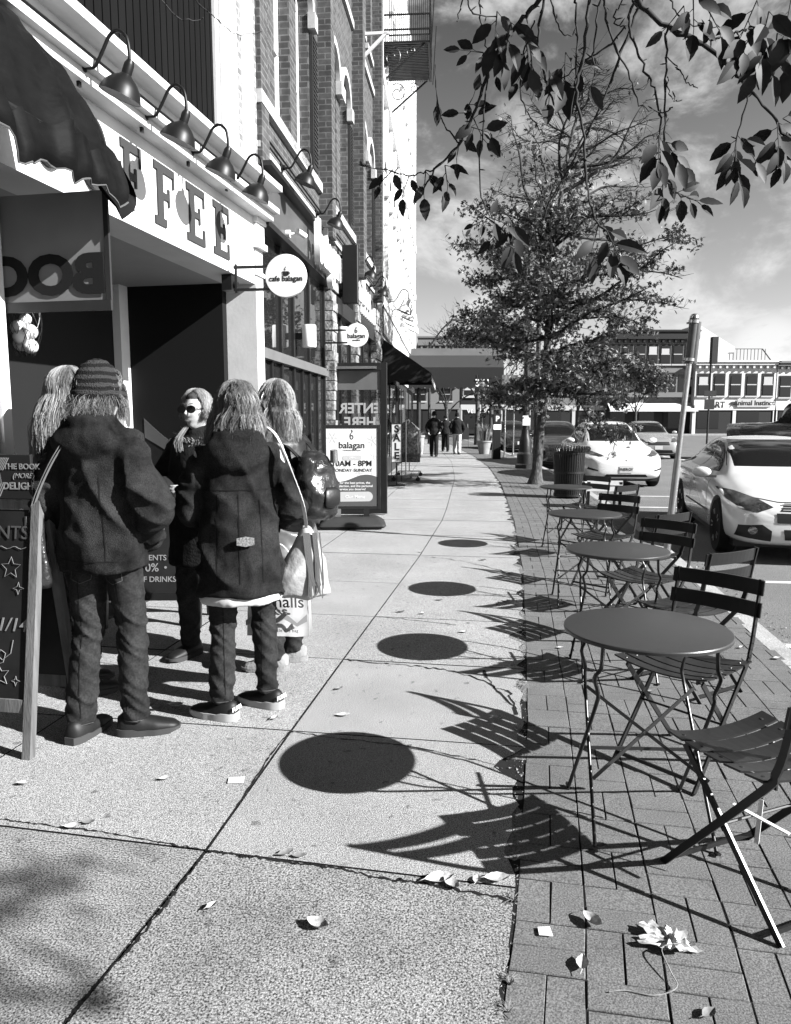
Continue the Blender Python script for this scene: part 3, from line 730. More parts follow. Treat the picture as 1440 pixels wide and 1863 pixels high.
# glass door standing open
def opendoor():
    s,_=F2.px(604,800); P=F2.w(s,.03,0)
    t=thing('shop_door','open black framed glass door with reversed enter here lettering','door',(P.x,P.y,0),R(-6))
    W=.86;H=2.40
    b=MB(); b.box(0,.08,-.03,.03,0.02,H); b.box(W-.10,W,-.03,.03,0.02,H); b.box(.08,W-.10,-.03,.03,0.02,.28); b.box(.08,W-.10,-.03,.03,H-.12,H); b.build('door_frame',m_black,t,bevel=.004)
    b=MB(); b.box(.08,W-.1,-.006,.006,.28,H-.12); gm=bpy.data.materials.new('clear_glass'); gm.use_nodes=True; p=gm.node_tree.nodes['Principled BSDF']
    N_=gm.node_tree.nodes;L_=gm.node_tree.links; tr=N_.new('ShaderNodeBsdfTransparent'); tr.inputs[0].default_value=(.75,.75,.75,1); ms=N_.new('ShaderNodeMixShader'); ms.inputs[0].default_value=.28; p.inputs['Base Color'].default_value=(.02,.02,.02,1); p.inputs['Roughness'].default_value=.03
    L_.new(tr.outputs[0],ms.inputs[1]); L_.new(p.outputs[0],ms.inputs[2]); L_.new(ms.outputs[0],N_['Material Output'].inputs['Surface'])
    b.build('door_glass',gm,t)
    b=MB(); b.box(.08,W-.1,-.012,.012,H-.42,H-.12); b.build('door_header_panel',m_grey,t)
    b=MB(); b.bar((.13,-.06,.95),(.13,-.06,1.45),.02,.02); b.bar((.13,-.06,1.0),(.13,0,1.0),.015,.015); b.bar((.13,-.06,1.4),(.13,0,1.4),.015,.015); b.build('door_handle',m_steel,t)
    for l,z in (('ENTER',1.62),('HERE',1.40)): text(l,.22,mat('door_letters',.25,.6),t,(.43,-.014,z),0,'lettering',.001,mirror=True,bold=.006)
    b=MB(); b.box(.06,.7,-.12,-.04,H-.10,H-.06); b.build('door_closer',m_steel,t)
opendoor()

# ---------------------------------------------------------------- white building further on
m_wb=brickmat('white_brick',.6,.56,.5,b=.4)
B3=fthing(F3,'white_building','tall sunlit white painted brick building with arched windows beyond the dark brick one','building')
L3=18.0
b=MB()
w3=[1.2+i*1.45 for i in range(12)]
ww=.42
wall_with_arches(b,0,L3,4.3,9.3,5.0,7.3,w3); wall_with_arches(b,0,L3,9.32,17,9.9,12.3,w3)
b.build('wall',m_wb,B3)
b=MB(); b.box(0.3,L3-.3,.5,9,0,16.9); b.box(L3-.35,L3-.02,.3,9,0,17); b.build('inner_body',m_white,B3)
b=MB()
for i in range(13): b.box(.35+i*1.45,.58+i*1.45,-.10,0,4.4,16.5)
b.build('pilaster',m_wb,B3)
for i,c in enumerate(w3):
    for zh,zs in ((7.3,5.0),(12.3,9.9)):
        n=10
        g=MB(); g.box(c-ww+.02,c+ww-.02,.2,.21,zs,zh+ww*.8); wo=g.build('window',m_fglass,B3)
        f=MB(); f.box(c-ww,c-ww+.06,.12,.19,zs,zh); f.box(c+ww-.06,c+ww,.12,.19,zs,zh); f.box(c-ww,c+ww,.12,.19,(zs+zh)/2-.03,(zs+zh)/2+.03); f.build('frame',m_white2,wo)
        h=MB(); h.rings([[(c+r*math.cos(t),y,zh+r*math.sin(t)) for r,y in ((ww+.14,0),(ww+.14,-.10),(ww+.01,-.10),(ww+.01,0))] for t in [math.pi*j/n for j in range(n+1)]],cap=True)
        for sg in (-1,1): h.box(c+sg*(ww+.07)-.10,c+sg*(ww+.07)+.10,-.14,0,zh-.25,zh)
        h.build('arch_hood',m_white2,B3,40)
b=MB(); b.box(0,L3,-.12,0,4.2,4.42); b.box(0,L3,-.14,0,9.2,9.4); b.box(0,L3,-.12,0,4.8,4.95); b.build('string_course',m_white2,B3)
b=MB(); b.box(.0,7.0,-.10,.3,3.42,4.2); b.build('fascia',m_white,B3)
b=MB(); b.box(.15,6.6,-.12,-.10,3.55,4.12); sb=b.build('sign_panel',m_white2,B3)
b=MB(); b.box(.1,6.65,-.13,-.10,3.5,3.55); b.box(.1,6.65,-.13,-.10,4.12,4.17); b.box(.1,.15,-.13,-.10,3.5,4.17); b.box(6.6,6.65,-.13,-.10,3.5,4.17); b.build('sign_frame',m_black,sb)
text('FEEL GOOD CO',.55,m_ink,B3,(3.4,-.123,3.65),0,'sign_lettering',.002,bold=.008,xs=1.1) if False else None
b=MB(); b.box(0,L3,.0,.3,0,3.42); b.build('ground_floor_wall',m_dark,B3)
for x in (1,3.4,6,8.6,11,13.5):
    b=MB(); b.box(x,x+1.9,-.03,-.001,.5,2.6); b.build('shop_window',m_glass,B3)
b=MB(); b.box(7.4,L3,-.06,0,2.8,4.2); b.build('fascia',m_cream,B3)
# white gooseneck lamps
gm0=None
def whitegoose(px,py,lab):
    global gm0
    s,z=F3.px(px,py,.14)
    if gm0 is None:
        gm0=make_goose(m_white); o=gm0
    else: o=copytree(gm0)
    o.location=F3.w(s,.1,z); o.rotation_euler=(0,0,F3.rz); o.scale=(1.35,)*3; tag(o,lab,'wall lamp','white gooseneck lamps on the white building')
for i,(px,py) in enumerate(((708,548),(716,562),(723,574),(729,586))): whitegoose(px,py,['first','second','third','last'][i]+' white gooseneck lamp along the white building above its black framed sign panel')
# fire escape
fe=fthing(F3,'fire_escape','black iron fire escape balcony with scroll brackets high on the white building','fire escape')
q_=F3.w(.7,.6,0); zf=at(745,78,q_.y).z
x0,x1=F3.px(695,60,.05)[0]+.3,0
x0=.7;x1=2.7; D=1.15
b=MB(); b.box(x0,x1,-D,-D+.04,zf,zf+.05); b.box(x0,x1,-.05,-.01,zf,zf+.05); b.box(x0,x0+.04,-D+.04,-.05,zf,zf+.05)
for i in range(1,24): b.box(x0+.04+i*.08,x0+.075+i*.08,-D+.04,-.05,zf+.01,zf+.04)
b.build('platform',m_black,fe)
b=MB(); 
for zz_ in (zf+1.15,zf+.62,zf+.3):
    b.bar((x0,-D,zz_),(x1,-D,zz_),.03,.03); b.bar((x0,0,zz_),(x0,-D,zz_),.03,.03); b.bar((x1,0,zz_),(x1,-D,zz_),.03,.03)
for i in range(26): 
    y=-D*i/25; b.bar((x0,y,zf),(x0,y,zf+1.15),.012,.012); b.bar((x1,y,zf),(x1,y,zf+1.15),.012,.012)
for i in range(30): x=x0+(x1-x0)*i/29; b.bar((x,-D,zf),(x,-D,zf+1.15),.012,.012)
b.build('railing',m_black,fe)
b=MB()
for x in (x0+.05,x1-.05):
    b=MB(); b.bar((x,0,zf-.85),(x,-D*.9,zf),.035,.035); b.bar((x,-D-.1,zf+1.2),(x,-.1,zf+.05),.03,.03) if 0 else None
    for cy,cz,r in ((-.28,zf-.27,.24),(-.70,zf-.16,.13)):
        b.tube([(x,cy+r*(1-t/ (2.6*math.pi)*.75)*math.cos(t+1),cz+r*(1-t/(2.6*math.pi)*.75)*math.sin(t+1)) for t in [i*.26 for i in range(32)]],.012,5)
    b.bar((x,-D-.12,zf+1.3),(x,-D-.04,zf-.1),.02,.02); b.build('scroll_bracket',m_black,fe)
# iron bracket on the brick building, high up
s,z=F2.px(655,62,.05); t=thing('wall_bracket','small pale bracket sticking out high on the brick wall','bracket',F2.w(s,.05,z),F2.rz)
b=MB(); b.bar((0,0,0),(0,-.55,0),.05,.05); b.bar((0,0,-.45),(0,-.5,0),.05,.05); b.build('bracket_arm',m_white,t)

# ---------------------------------------------------------------- black shop awning and the wide street canopy
AB=fthing(F3,'shop_awning','black shop awning with scalloped edge over the clothes rack','awning')
m_ab=mat('black_canvas',.008,.8)
a0,a1,nz_=.3,6.2,1.25; zt_,zf_=3.42,2.62
b=MB(); b.add([(a0,-.1,zt_),(a1,-.1,zt_),(a1,-nz_,zf_),(a0,-nz_,zf_),(a0,-.1,zf_),(a1,-.1,zf_)],[(0,1,2,3),(0,3,4),(1,5,2)]); b.build('canvas',m_ab,AB)
b=MB()
def vl(u,v): s=a0+(a1-a0)*u; return (s,-nz_,zf_-v*(.17+.06*abs(math.sin(u*math.pi*14))))
b.grid(vl,112,2); 
def vl2(u,v): return (a0,-.1-(nz_-.1)*u,zf_-v*(.17+.06*abs(math.sin(u*math.pi*4))))
b.grid(vl2,32,2); b.build('valance',m_ab,AB,fix=False)
b=MB(); 
for i in range(16): b.box(a0+.3+i*.34,a0+.42+i*.34,-nz_-.004,-nz_-.001,zf_-.17,zf_-.04)
b.build('valance_lettering',m_white,AB)
cn=thing('street_canopy','wide dark canopy reaching over the pavement with number 351 on its front','canopy',(0,30,0),0)
m_cn1=mat('canopy_grey',.05,.8,.1,2); m_cn2=mat('canopy_dark',.02,.8)
X0,X1=.45,4.35; dp=7
b=MB(); b.hexa([(X0,0.4,4.12),(X1,.4,4.12),(X1,dp,4.12),(X0,dp,4.12)],[(X0+.0,.9,4.45),(X1-.0,.9,4.45),(X1,dp-.5,4.45),(X0,dp-.5,4.45)]); b.build('canopy_roof',m_cn1,cn)
b=MB(); b.add([(X0,.4,4.12),(X1,.4,4.12),(X1,0,3.62),(X0,0,3.62),(X1,dp,4.12),(X1,dp,3.62)],[(0,1,2,3),(1,4,5,2)]); b.build('canopy_slope',m_cn2,cn)
b=MB(); b.box(X0,X1,-.0,.03,3.02,3.62); b.box(X1-.03,X1,.03,dp,3.02,3.62); b.build('canopy_front',m_blackflat,cn)
b=MB()
def vc(u,v): return (X0+(X1-X0)*u,-.02,3.05-v*(.22+.07*abs(math.sin(u*math.pi*16))))
b.grid(vc,128,2); b.build('valance',m_blackflat,cn,fix=False)
b=MB()
for x,y,r_ in ((X1-.08,.3,.04),(X1-.08,dp-.3,.04),(X0+.5,.4,.09)):
    b=MB(); b.tube([(x,y,0),(x,y,3.6)],r_,8); b.build('canopy_post',m_dark,cn)
text('351',.42,m_white,cn,(X1-.85,-.03,2.86),0,'number',.003,bold=.006)
# ---------------------------------------------------------------- boards and stands on the pavement
m_wood=mat('raw_wood',.08,.7,.35,5,.2,30,stretch=(6,6,.6))
m_chalk=mat('chalk',.13,.9); m_cb=mat('chalkboard',.008,.6,.4,5)
def aboard(name,label,loc,rz,W,H,lean,woodm,back=True):
    t=thing(name,label,'sign board',loc,rz)
    T=lambda s,x,z,y=0:Vector((x,s*(.02+(H-z)*lean)*1.0+ -s*0,z))
    for s in (-1,1):
        for x in (-W/2,W/2-.04):
            b=MB(); f=lambda z:s*(.02+(H-z)*lean)
            b.hexa([(x,f(0)-.02,0),(x+.04,f(0)-.02,0),(x+.04,f(0)+.02,0),(x,f(0)+.02,0)],[(x,f(H)-.02,H),(x+.04,f(H)-.02,H),(x+.04,f(H)+.02,H),(x,f(H)+.02,H)]); b.build('leg',woodm,t)
        b=MB(); f=lambda z:s*(.02+(H-z)*lean); z0=.26
        b.hexa([(-W/2+.05,f(z0)-.008,z0),(W/2-.05,f(z0)-.008,z0),(W/2-.05,f(z0)+.008,z0),(-W/2+.05,f(z0)+.008,z0)],[(-W/2+.05,f(H)-.008,H-.02),(W/2-.05,f(H)-.008,H-.02),(W/2-.05,f(H)+.008,H-.02),(-W/2+.05,f(H)+.008,H-.02)]); b.build('board',m_cb,t)
        for za,zb_ in ((.2,.26),(H-.06,H)):
            b=MB(); zq=(za+zb_)/2; b.box(-W/2+.05,W/2-.05,f(zq)-.014,f(zq)+.014,za,zb_); b.build('rail',woodm,t)
    return t
def star(b,cx,cz,r,y,n=5,rot=0,w=.004,ri=.45):
    P=[]
    for i in range(2*n+1):
        a=math.pi*i/n+rot+math.pi/2; q=r if i%2==0 else r*ri; P.append((cx+q*math.cos(a),y(cz+q*math.sin(a)),cz+q*math.sin(a)))
    b.tube(P,w,4)
# nearest chalkboard, left edge
Pf=G(50,1380); H=1.16; W=.62
rz=R(-9); c_=Vector((Pf.x,Pf.y,0))+Matrix.Rotation(rz,3,'Z')@Vector((-W/2+.025,.20,0))
A1=aboard('chalkboard_sign','large wooden framed chalkboard with events, stars and a curl in chalk at the left edge',c_,rz,W,H,.155,m_wood)
Mtilt=Matrix.Rotation(math.pi/2-math.atan(.155),4,'X')
fy=lambda z:-(.02+(H-z)*.155)-.011
def onb(t,s,size,x,z,m=m_chalk,ax='c',bold=0.0,shear=0,H_=H,l=.155,off=.011): return text(s,size,m,t,(x,-(.02+(H_-z)*l)-off,z),0,'chalk_lettering',.0008,ax,M=Matrix.Rotation(math.pi/2-math.atan(l),4,'X'),bold=bold,shear=shear)
onb(A1,'EVENTS',.085,.11,1.0-.03,mat('faint_chalk',.04,.9))
onb(A1,'1/14',.085,.19,.56,bold=.0005,shear=.2)
b=MB(); star(b,.175,.84,.05,fy,w=.0012); star(b,.215,.75,.028,fy,4,ri=.35,w=.0012); star(b,.14,.36,.05,fy,w=.002,rot=.2); star(b,.22,.34,.022,fy,4,ri=.35,w=.0015); 
b.tube([(x,fy(z),z) for x,z in [(.20,.52),(.19,.46),(.15,.43),(.125,.45),(.14,.475),(.165,.46),(.155,.42),(.09,.395),(.02,.40)]],.0018,4)
b.tube([(-.1+i*.014,fy(.93+.006*math.sin(i*1.3)),.93+.006*math.sin(i*1.3)) for i in range(26)],.0014,4)
b.build('chalk_drawing',m_chalk,A1)
# upper printed card
b=MB(); P=thing('shop_placard','dark placard with a striped bookmark emblem resting on the chalkboard top','sign board',c_+Matrix.Rotation(rz,3,'Z')@Vector((0,0,1.15)),rz)
b=MB(); b.box(-.33,.29,-.06,-.04,.0,.20); b.build('panel',m_blackflat,P,bevel=.003)
text('THE BOOK',.036,m_chalk,P,(.245,-.062,.135),0,'lettering',.001,bold=.0005); text('(MORE)',.032,m_chalk,P,(.25,-.062,.095),0,'lettering',.001,shear=.3); text('DELIGHT',.044,m_chalk,P,(.235,-.062,.045),0,'lettering',.001,bold=.001)
for e_ in (0,1):
    b=MB()
    for i in range(9):
        if e_: b.bar((.05+i*.010,-.063,.012),(.08+i*.010,-.063,.07),.003,.003)
        else: b.bar((.08+i*.009,-.063,.13),(.12+i*.008,-.063,.185),.003,.003)
    b.build('striped_emblem',m_chalk,P)
b=MB(); b.prism([(.10,.17),(.13,.16),(.145,.05),(.11,.04)],(-.0625,-.0605)); b.build('emblem',mat('emblem_grey',.06,.7),P)
# second board, behind the group
Pf=G(358,1143); H2=1.02; W2=.72
c2=Vector((Pf.x-W2/2+.03,Pf.y+.18,0))
A2b=aboard('menu_board','black sandwich board lettered students and off drinks, between the standing people',c2,R(1),W2,H2,.16,m_black)
for s_,sz,x,z in (('AL',.085,-.03,.885),('CA',.085,.02,.80),('OPEN',.08,-.01,.71),('"IN"',.05,.0,.65),('8 -',.06,.0,.58)): onb(A2b,s_,sz,x,z,H_=H2,l=.16,bold=.0012,ax='l' if 0 else 'c')
for s_,sz,x,z in (('STUDENTS GET',.056,.03,.49),('10%',.085,-.02,.41),('•',.07,-.13,.415),('•',.07,.10,.415),('OFF DRINKS!',.056,.03,.335)): onb(A2b,s_,sz,x,z,H_=H2,l=.16,bold=.0008)
# free standing poster stand
Pr=G(690,963)
ST_=thing('poster_stand','black framed pavement poster stand reading balagan, 10am to 8pm, on a rubber base','sign board',(Pr.x-.38,Pr.y+.18,0),R(3))
W=.80
b=MB(); 
def ringr(z,x,y,r=.06):
    return [(sx*(x-r)+r*math.cos(a),sy*(y-r)+r*math.sin(a),z) for sx,sy,a0 in ((1,1,0),(-1,1,1),(-1,-1,2),(1,-1,3)) for a in [math.pi/2*(a0+j/4) for j in range(5)]]
b.rings([ringr(0.02,.44,.26),ringr(.05,.47,.29),ringr(.09,.45,.27),ringr(.15,.36,.17),ringr(.16,.34,.15)]); b.build('rubber_base',m_dark,ST_,40)
for x in (-.2,.2):
    b=MB(); b.box(x-.04,x+.04,-.05,.05,.14,.27); b.build('bracket',m_steel if x<0 else m_black,ST_)
b=MB(); z0,z1=.26,1.44
b.box(-W/2,-W/2+.045,-.03,.03,z0,z1); b.box(W/2-.045,W/2,-.03,.03,z0,z1); b.box(-W/2+.045,W/2-.045,-.03,.03,z0,z0+.045); b.box(-W/2+.045,W/2-.045,-.03,.03,z1-.045,z1); b.build('poster_frame',m_black,ST_,bevel=.004)
b=MB(); b.box(-W/2+.045,W/2-.045,-.02,.02,z0+.045,z1-.045); po=b.build('poster',mat('poster_paper',.40,.5),ST_)
b=MB(); pts=[(-W/2+.046,.0),(-W/2+.046,.35)]
pts=[(-W/2+.047+i*(W-.094)/16,.70-.05*math.sin(i*.36+.2)) for i in range(17)]
b.prism([(W/2-.047,z0+.047),(-W/2+.047,z0+.047)]+pts,(-.0215,-.0203)); b.build('poster_band',mat('poster_grey',.05,.5),po)
m_pg=mat('poster_pale_grey',.27,.5)
b=MB(); b.prism([(.0+(.10 if math.cos(a)>0 else -.10)+.035*math.cos(a),.985+.035*math.sin(a)) for a in [2*math.pi*i/24 for i in range(24)]],(-.0225,-.0203)); 
b.build('poster_pill',m_pg,po)
for (cx,cz,r,n_) in ((.29,1.22,.09,7),(-.27,1.26,.09,6),(.3,1.0,.06,5),(.1,.77,.07,6),(.28,.8,.06,4)):
    b=MB()
    for i in range(n_):
        a=2*math.pi*i/n_; b.prism([(cx,cz),(cx+r*math.cos(a)*.6-r*.12*math.sin(a),cz+r*math.sin(a)*.6+r*.12*math.cos(a)),(cx+r*math.cos(a),cz+r*math.sin(a)),(cx+r*math.cos(a)*.6+r*.12*math.sin(a),cz+r*math.sin(a)*.6-r*.12*math.cos(a))],(-.0213,-.0203))
    b.build('poster_motif',m_pg,po)
b=MB(); b.prism([(.03+(.19 if math.cos(a)>0 else -.19)+.07*math.cos(a),.44+.07*math.sin(a)) for a in [2*math.pi*i/24 for i in range(24)]],(-.0235,-.0216)); b.build('poster_button',m_pg,po)
for s_,sz,x,z,m,bo in (('balagan',.125,0,1.12,m_ink,.002),('CANNABIS BOUTIQUE',.025,0,1.08,m_ink,0),('OPEN',.035,0,.973,m_white,.001),('10AM - 8PM',.11,.0,.87,m_ink,.004),('MONDAY-SUNDAY',.065,.0,.79,m_ink,0),('for the best prices, the',.046,.04,.62,m_white,.0008),('selection, and the personal',.046,.04,.575,m_white,.0008),('service you deserve!',.046,.0,.53,m_white,.0008),('Our Menu',.065,.04,.418,m_white,.001)):
    text(s_,sz,m,po,(x,-.024 if s_!='Our Menu' else -.0255,z),0,'lettering',.0006,bold=bo*.4)
b=MB(); b.rings([[(q*math.cos(a),y,1.27+q*1.3*math.sin(a)) for q,y in ((.024,-.0205),(.024,-.024),(.015,-.024),(.015,-.0205))] for a in [2*math.pi*i/14 for i in range(15)]],cap=False); b.tube(smoothpath([(-.02,-.023,1.28),(-.012,-.023,1.32),(.01,-.023,1.345),(.0,-.023,1.375)],4),.005,5); b.build('emblem',m_ink,po)
# clothes rack
Rk=thing('clothes_rack','rolling rack of dark and patterned clothes outside the shop, with a sale sign','clothes rack',(F3.w(1.6,.62,0)),R(86))
b=MB(); L_=1.7
for y in (-.35,.35): b.tube([(0-L_/2,y*.8,.14),(L_/2,y*.8,.14)],.016,6)
for x in (-L_/2,L_/2): b.tube([(x,-.3,.14),(x,.3,.14)],.016,6); b.tube([(x,0,.14),(x,0,1.5)],.016,6)
b.tube([(-L_/2,0,1.5),(L_/2,0,1.5)],.016,6); b.build('rack_frame',m_steel,Rk,60)
for x in (-L_/2,L_/2):
    for y in (-.3,.3):
        b=MB(); b.tube([(x-.02,y,.055),(x+.02,y,.055)],.055,12); b.tube([(x,y,.06),(x,y,.14)],.015,6); b.build('castor',m_black,Rk,40)
m_cl=[mat('garment_black',.012,.9),mat('garment_grey',.07,.9,.3,5),mat('garment_pattern',.11,.9,1.0,22),mat('garment_light',.3,.9,.4,16)]
for i in range(17):
    x=-L_/2+.06+i*.098; b=MB(); w_=.24+rnd.random()*.06; ln=rnd.uniform(.75,1.05)
    rs=[]
    for k in range(9):
        v=k/8; z=1.46-ln*v; hw=(w_*(.25+.75*min(1,v*4)))*(1+.15*v); rr=[]
        for j in range(14):
            a=2*math.pi*j/14; rr.append((x+(.035+.02*noise.noise(Vector((i,v*3,a))))*math.sin(a)+.03*math.sin(v*2+i),hw*math.cos(a)*(1+.12*noise.noise(Vector((a*2,v*2,i)))),z))
        rs.append(rr)
    b.rings(rs); b.tube([(x,0,1.44),(x,0,1.51),(x,.02,1.53)],.004,4); tag(b.build('garment',m_cl[[2,3,1,2,3,1,2,0,2,1,3,2,3,1,2,3,2][i]],None,60),['garment on the pavement rail']and'garment hanging in the packed rolling rack below the black awning','garment','garments on the rolling rack')
    o=COL.objects[-1]; o.location=Rk.location; o.rotation_euler=Rk.rotation_euler
gP=G(722,848)
Sg=thing('sale_sign','tall narrow sale sign with bold black letters in front of the clothes rack','sign',(at(722,848,17.0).x,17.0,0),R(2))
b=MB(); b.box(-.11,.11,-.012,.012,.55,1.42); b.build('sign_panel',mat('sale_panel',.3,.5),Sg)
b=MB(); b.box(-.125,-.11,-.02,.02,.1,1.44); b.box(.11,.125,-.02,.02,.1,1.44); b.box(-.11,.11,-.02,.02,.53,.55); b.box(-.11,.11,-.02,.02,1.42,1.44); b.box(-.2,.2,-.15,.15,0,.02); b.box(-.02,.02,-.02,.02,.02,.55); b.build('sign_frame',m_black,Sg)
for i,c in enumerate('SALE'): text(c,.23,m_ink,Sg,(0,-.014,1.235-i*.205),0,'lettering',.001,bold=.009)

# ---------------------------------------------------------------- poles, kiosk, bin, planter, bench
def pole_thing(name,label,cat,loc,rz=0,group=None): return thing(name,label,cat,loc,rz,group)
pb=G(1214,1003); ptop=at(1265,572,pb.y-.05)
t=thing('sign_pole','leaning round steel pole with a banded sleeve at its top between table row and car','pole',pb)
d=(ptop-pb); 
b=MB(); b.tube([(0,0,0),d*.82],.031,16); b.build('pole_shaft',m_steel,t,60)
b=MB(); b.tube([(0,0,.0),d*.40],.040,16); b.build('lower_sleeve',m_steel,t,60)
b=MB(); b.tube([d*.80,d*.985],.050,20); b.tube([d*.8+Vector((.04,0,0)),d*.97+Vector((.035,0,0))],.045,16);b.build('top_sleeve',mat('sleeve_grey',.06,.35,.2,5),t,60)
b=MB(); 
for q in (.81,.965): b.tube([d*q,d*(q+.012)],.058,20); b.tube([d*q+Vector((-.08,0,0)),d*q+Vector((.02,0,0))],.012,6)
b.build('band',m_steel,t,40)
b=MB(); b.lathe([(.050,0),(.047,.025),(.03,.045),(0,.052)],d*.985,20); b.build('cap',m_steel,t,60)
# parking kiosk
kp=G(903,835); t=thing('parking_kiosk','slim dark parking pay station with a letter P panel and small solar roof','parking meter',(kp.x,kp.y-.0,0),R(5))
b=MB(); b.prism([(-.16,0),(.16,0),(.13,1.35),(.17,1.75),(-.17,1.75),(-.13,1.35)],(-.13,.13)); b.build('kiosk_body',m_black,t,bevel=.01)
b=MB(); b.box(-.15,.15,-.14,-.132,1.15,1.35); b.build('notice_panel',m_white2,t)
b=MB(); b.hexa([(-.24,-.2,1.9),(.24,-.2,1.9),(.24,.2,2.05),(-.24,.2,2.05)],[(-.24,-.2,1.93),(.24,-.2,1.93),(.24,.2,2.08),(-.24,.2,2.08)]); b.box(-.03,.03,-.03,.03,1.75,1.96); b.build('solar_panel',m_dark,t)
text('P',.28,m_white,t,(0,-.136,1.48),0,'letter',.003,bold=.01)
# lamp post base with fluted post
lp=G(955,852); t=thing('street_lamp','black ornate fluted street lamp post with a round top fixture behind the tree','street lamp',(lp.x,lp.y,0))
b=MB(); b.lathe([(.30,0),(.30,.12),(.26,.16),(.25,.45),(.2,.52),(.18,.9),(.13,1.05),(.12,1.2)],n=12); b.build('post_base',m_black,t,30)
zt_=at(982,372,lp.y).z
b=MB(); b.lathe([(.10,1.2),(.09,zt_*.6),(.075,zt_-.5),(.12,zt_-.45),(.12,zt_-.38),(.07,zt_-.3),(.06,zt_)],n=12); b.build('post',m_black,t,30)
b=MB(); b.lathe([(.1,zt_-.75),(.42,zt_-.62),(.45,zt_-.55),(.3,zt_-.35),(.1,zt_-.28)],n=20); b.tube([(0,0,zt_-.5),(0,0,zt_+.25)],.04,8); b.build('lantern_head',m_black,t,30)
b=MB(); b.box(-.12,.10,-.2,-.12,1.35,1.65); b.build('notice_sheet',m_white2,t)
# cobra street lights
def cobra(name_label,base,htop,arm,headlen=.6):
    t=thing('street_light',name_label,'street light',base); b=MB(); h=htop
    b.tube([(0,0,0),(0,0,h)],[.1,.06],8); b.build('mast',m_dark,t,60)
    b=MB(); P=smoothpath([(0,0,h-.3),(arm[0]*.5,arm[1]*.5,h+arm[2]*.55),(arm[0]*.9,arm[1]*.9,h+arm[2]*.97),(arm[0],arm[1],h+arm[2])],4); b.tube(P,.05,8); b.build('arm',m_dark,t,60)
    b=MB(); e=Vector((arm[0],arm[1],h+arm[2])); q=Vector((arm[0],arm[1],0)).normalized(); b.bar(e,e+q*headlen,.24,.10); b.bar(e+q*.12,e+q*.3,.1,.3); b.build('lamp_head',m_grey,t,bevel=.02)
p0=at(985,420,24.0); e0=at(1112,284,24.0); cobra('street light with long upswept arm over the oak, beyond the fluted lamp post',(p0.x,24,0),p0.z,(e0.x-p0.x,0,e0.z-p0.z))
p0=at(782,622,48); e0=at(826,582,48); cobra('distant street light with a slanted arm above the far end of the street',(p0.x,48,0),p0.z,(e0.x-p0.x,0,e0.z-p0.z))
# thin sign posts
for px,py,tp,r_,lab in ((918,833,722,.035,'pale thin sign post on the pavement beside the parking pay station'),(934,829,722,.03,'second thin sign post, behind the first, by the parked dark car'),(963,836,716,.03,'thin sign post standing behind the lamp post, left of the tree')):
    g_=G(px,py); top_=at(px+3,tp-40,g_.y); t=thing('sign_post',lab,'sign post',(g_.x,g_.y,0)); b=MB(); b.tube([(0,0,0),(top_.x-g_.x,0,top_.z)],r_,8); b.build('post',m_steel,t,60); b=MB(); b.box(-.15,.15,-.03,-.01,top_.z-.5,top_.z); b.build('sign_plate',m_grey,t); b=MB(); b.lathe([(.16,0),(.05,.05),(.04,.12)],n=12); b.build('foot',m_steel,t)
# litter bin
lb=G(1039,908); t=thing('litter_bin','round black slatted metal litter bin with looped flared rim under the oak','litter bin',(lb.x+.02,lb.y+.3,0))
b=MB(); n=40
for i in range(n):
    a=2*math.pi*i/n; c,s_=math.cos(a),math.sin(a)
    P=[(r_*c,r_*s_,z) for r_,z in ((.27,.05),(.285,.5),(.30,.86),(.33,.95),(.375,1.0),(.40,.97),(.39,.92),(.36,.90))]
    for p_,q_ in zip(P,P[1:]): b.bar(p_,q_,.03 if p_[2]<.9 else .022,.008,up=(c,s_,.01))
b.build('slat_basket',m_black,t)
b=MB()
for z,r_ in ((.06,.28),(.5,.287),(.88,.30)): b.rings([[(r2*math.cos(a),r2*math.sin(a),zz_) for r2,zz_ in ((r_,z-.02),(r_+.01,z-.02),(r_+.01,z+.02),(r_,z+.02))] for a in [2*math.pi*i/40 for i in range(41)]],cap=False)
b.build('hoop',m_black,t); b=MB(); b.lathe([(.0,.06),(.24,.06),(.265,.88),(.255,.88),(.23,.08)],n=24); b.build('liner',m_blackflat,t)
# pale bench behind the bin
q=at(1096,870,12.8); t=thing('bench','low pale slatted bench between the litter bin and the farthest chairs','bench',(q.x,12.8,0),R(-4))
for i in range(4):
    b=MB(); b.box(-.30,.30,-.22+i*.11,-.13+i*.11,.40,.43); b.build('seat_slat',m_cream,t)
for i in range(2):
    b=MB(); b.box(-.30,.30,-.26,-.24,.30+i*.1,.38+i*.1); b.build('back_slat',m_cream,t)
for x in (-.27,.27):
    b=MB(); b.bar((x,-.2,0),(x,-.25,.46),.05,.03); b.bar((x,.2,0),(x,.2,.4),.05,.03); b.bar((x,-.2,.38),(x,.2,.38),.05,.03); b.build('bench_leg',m_black,t)
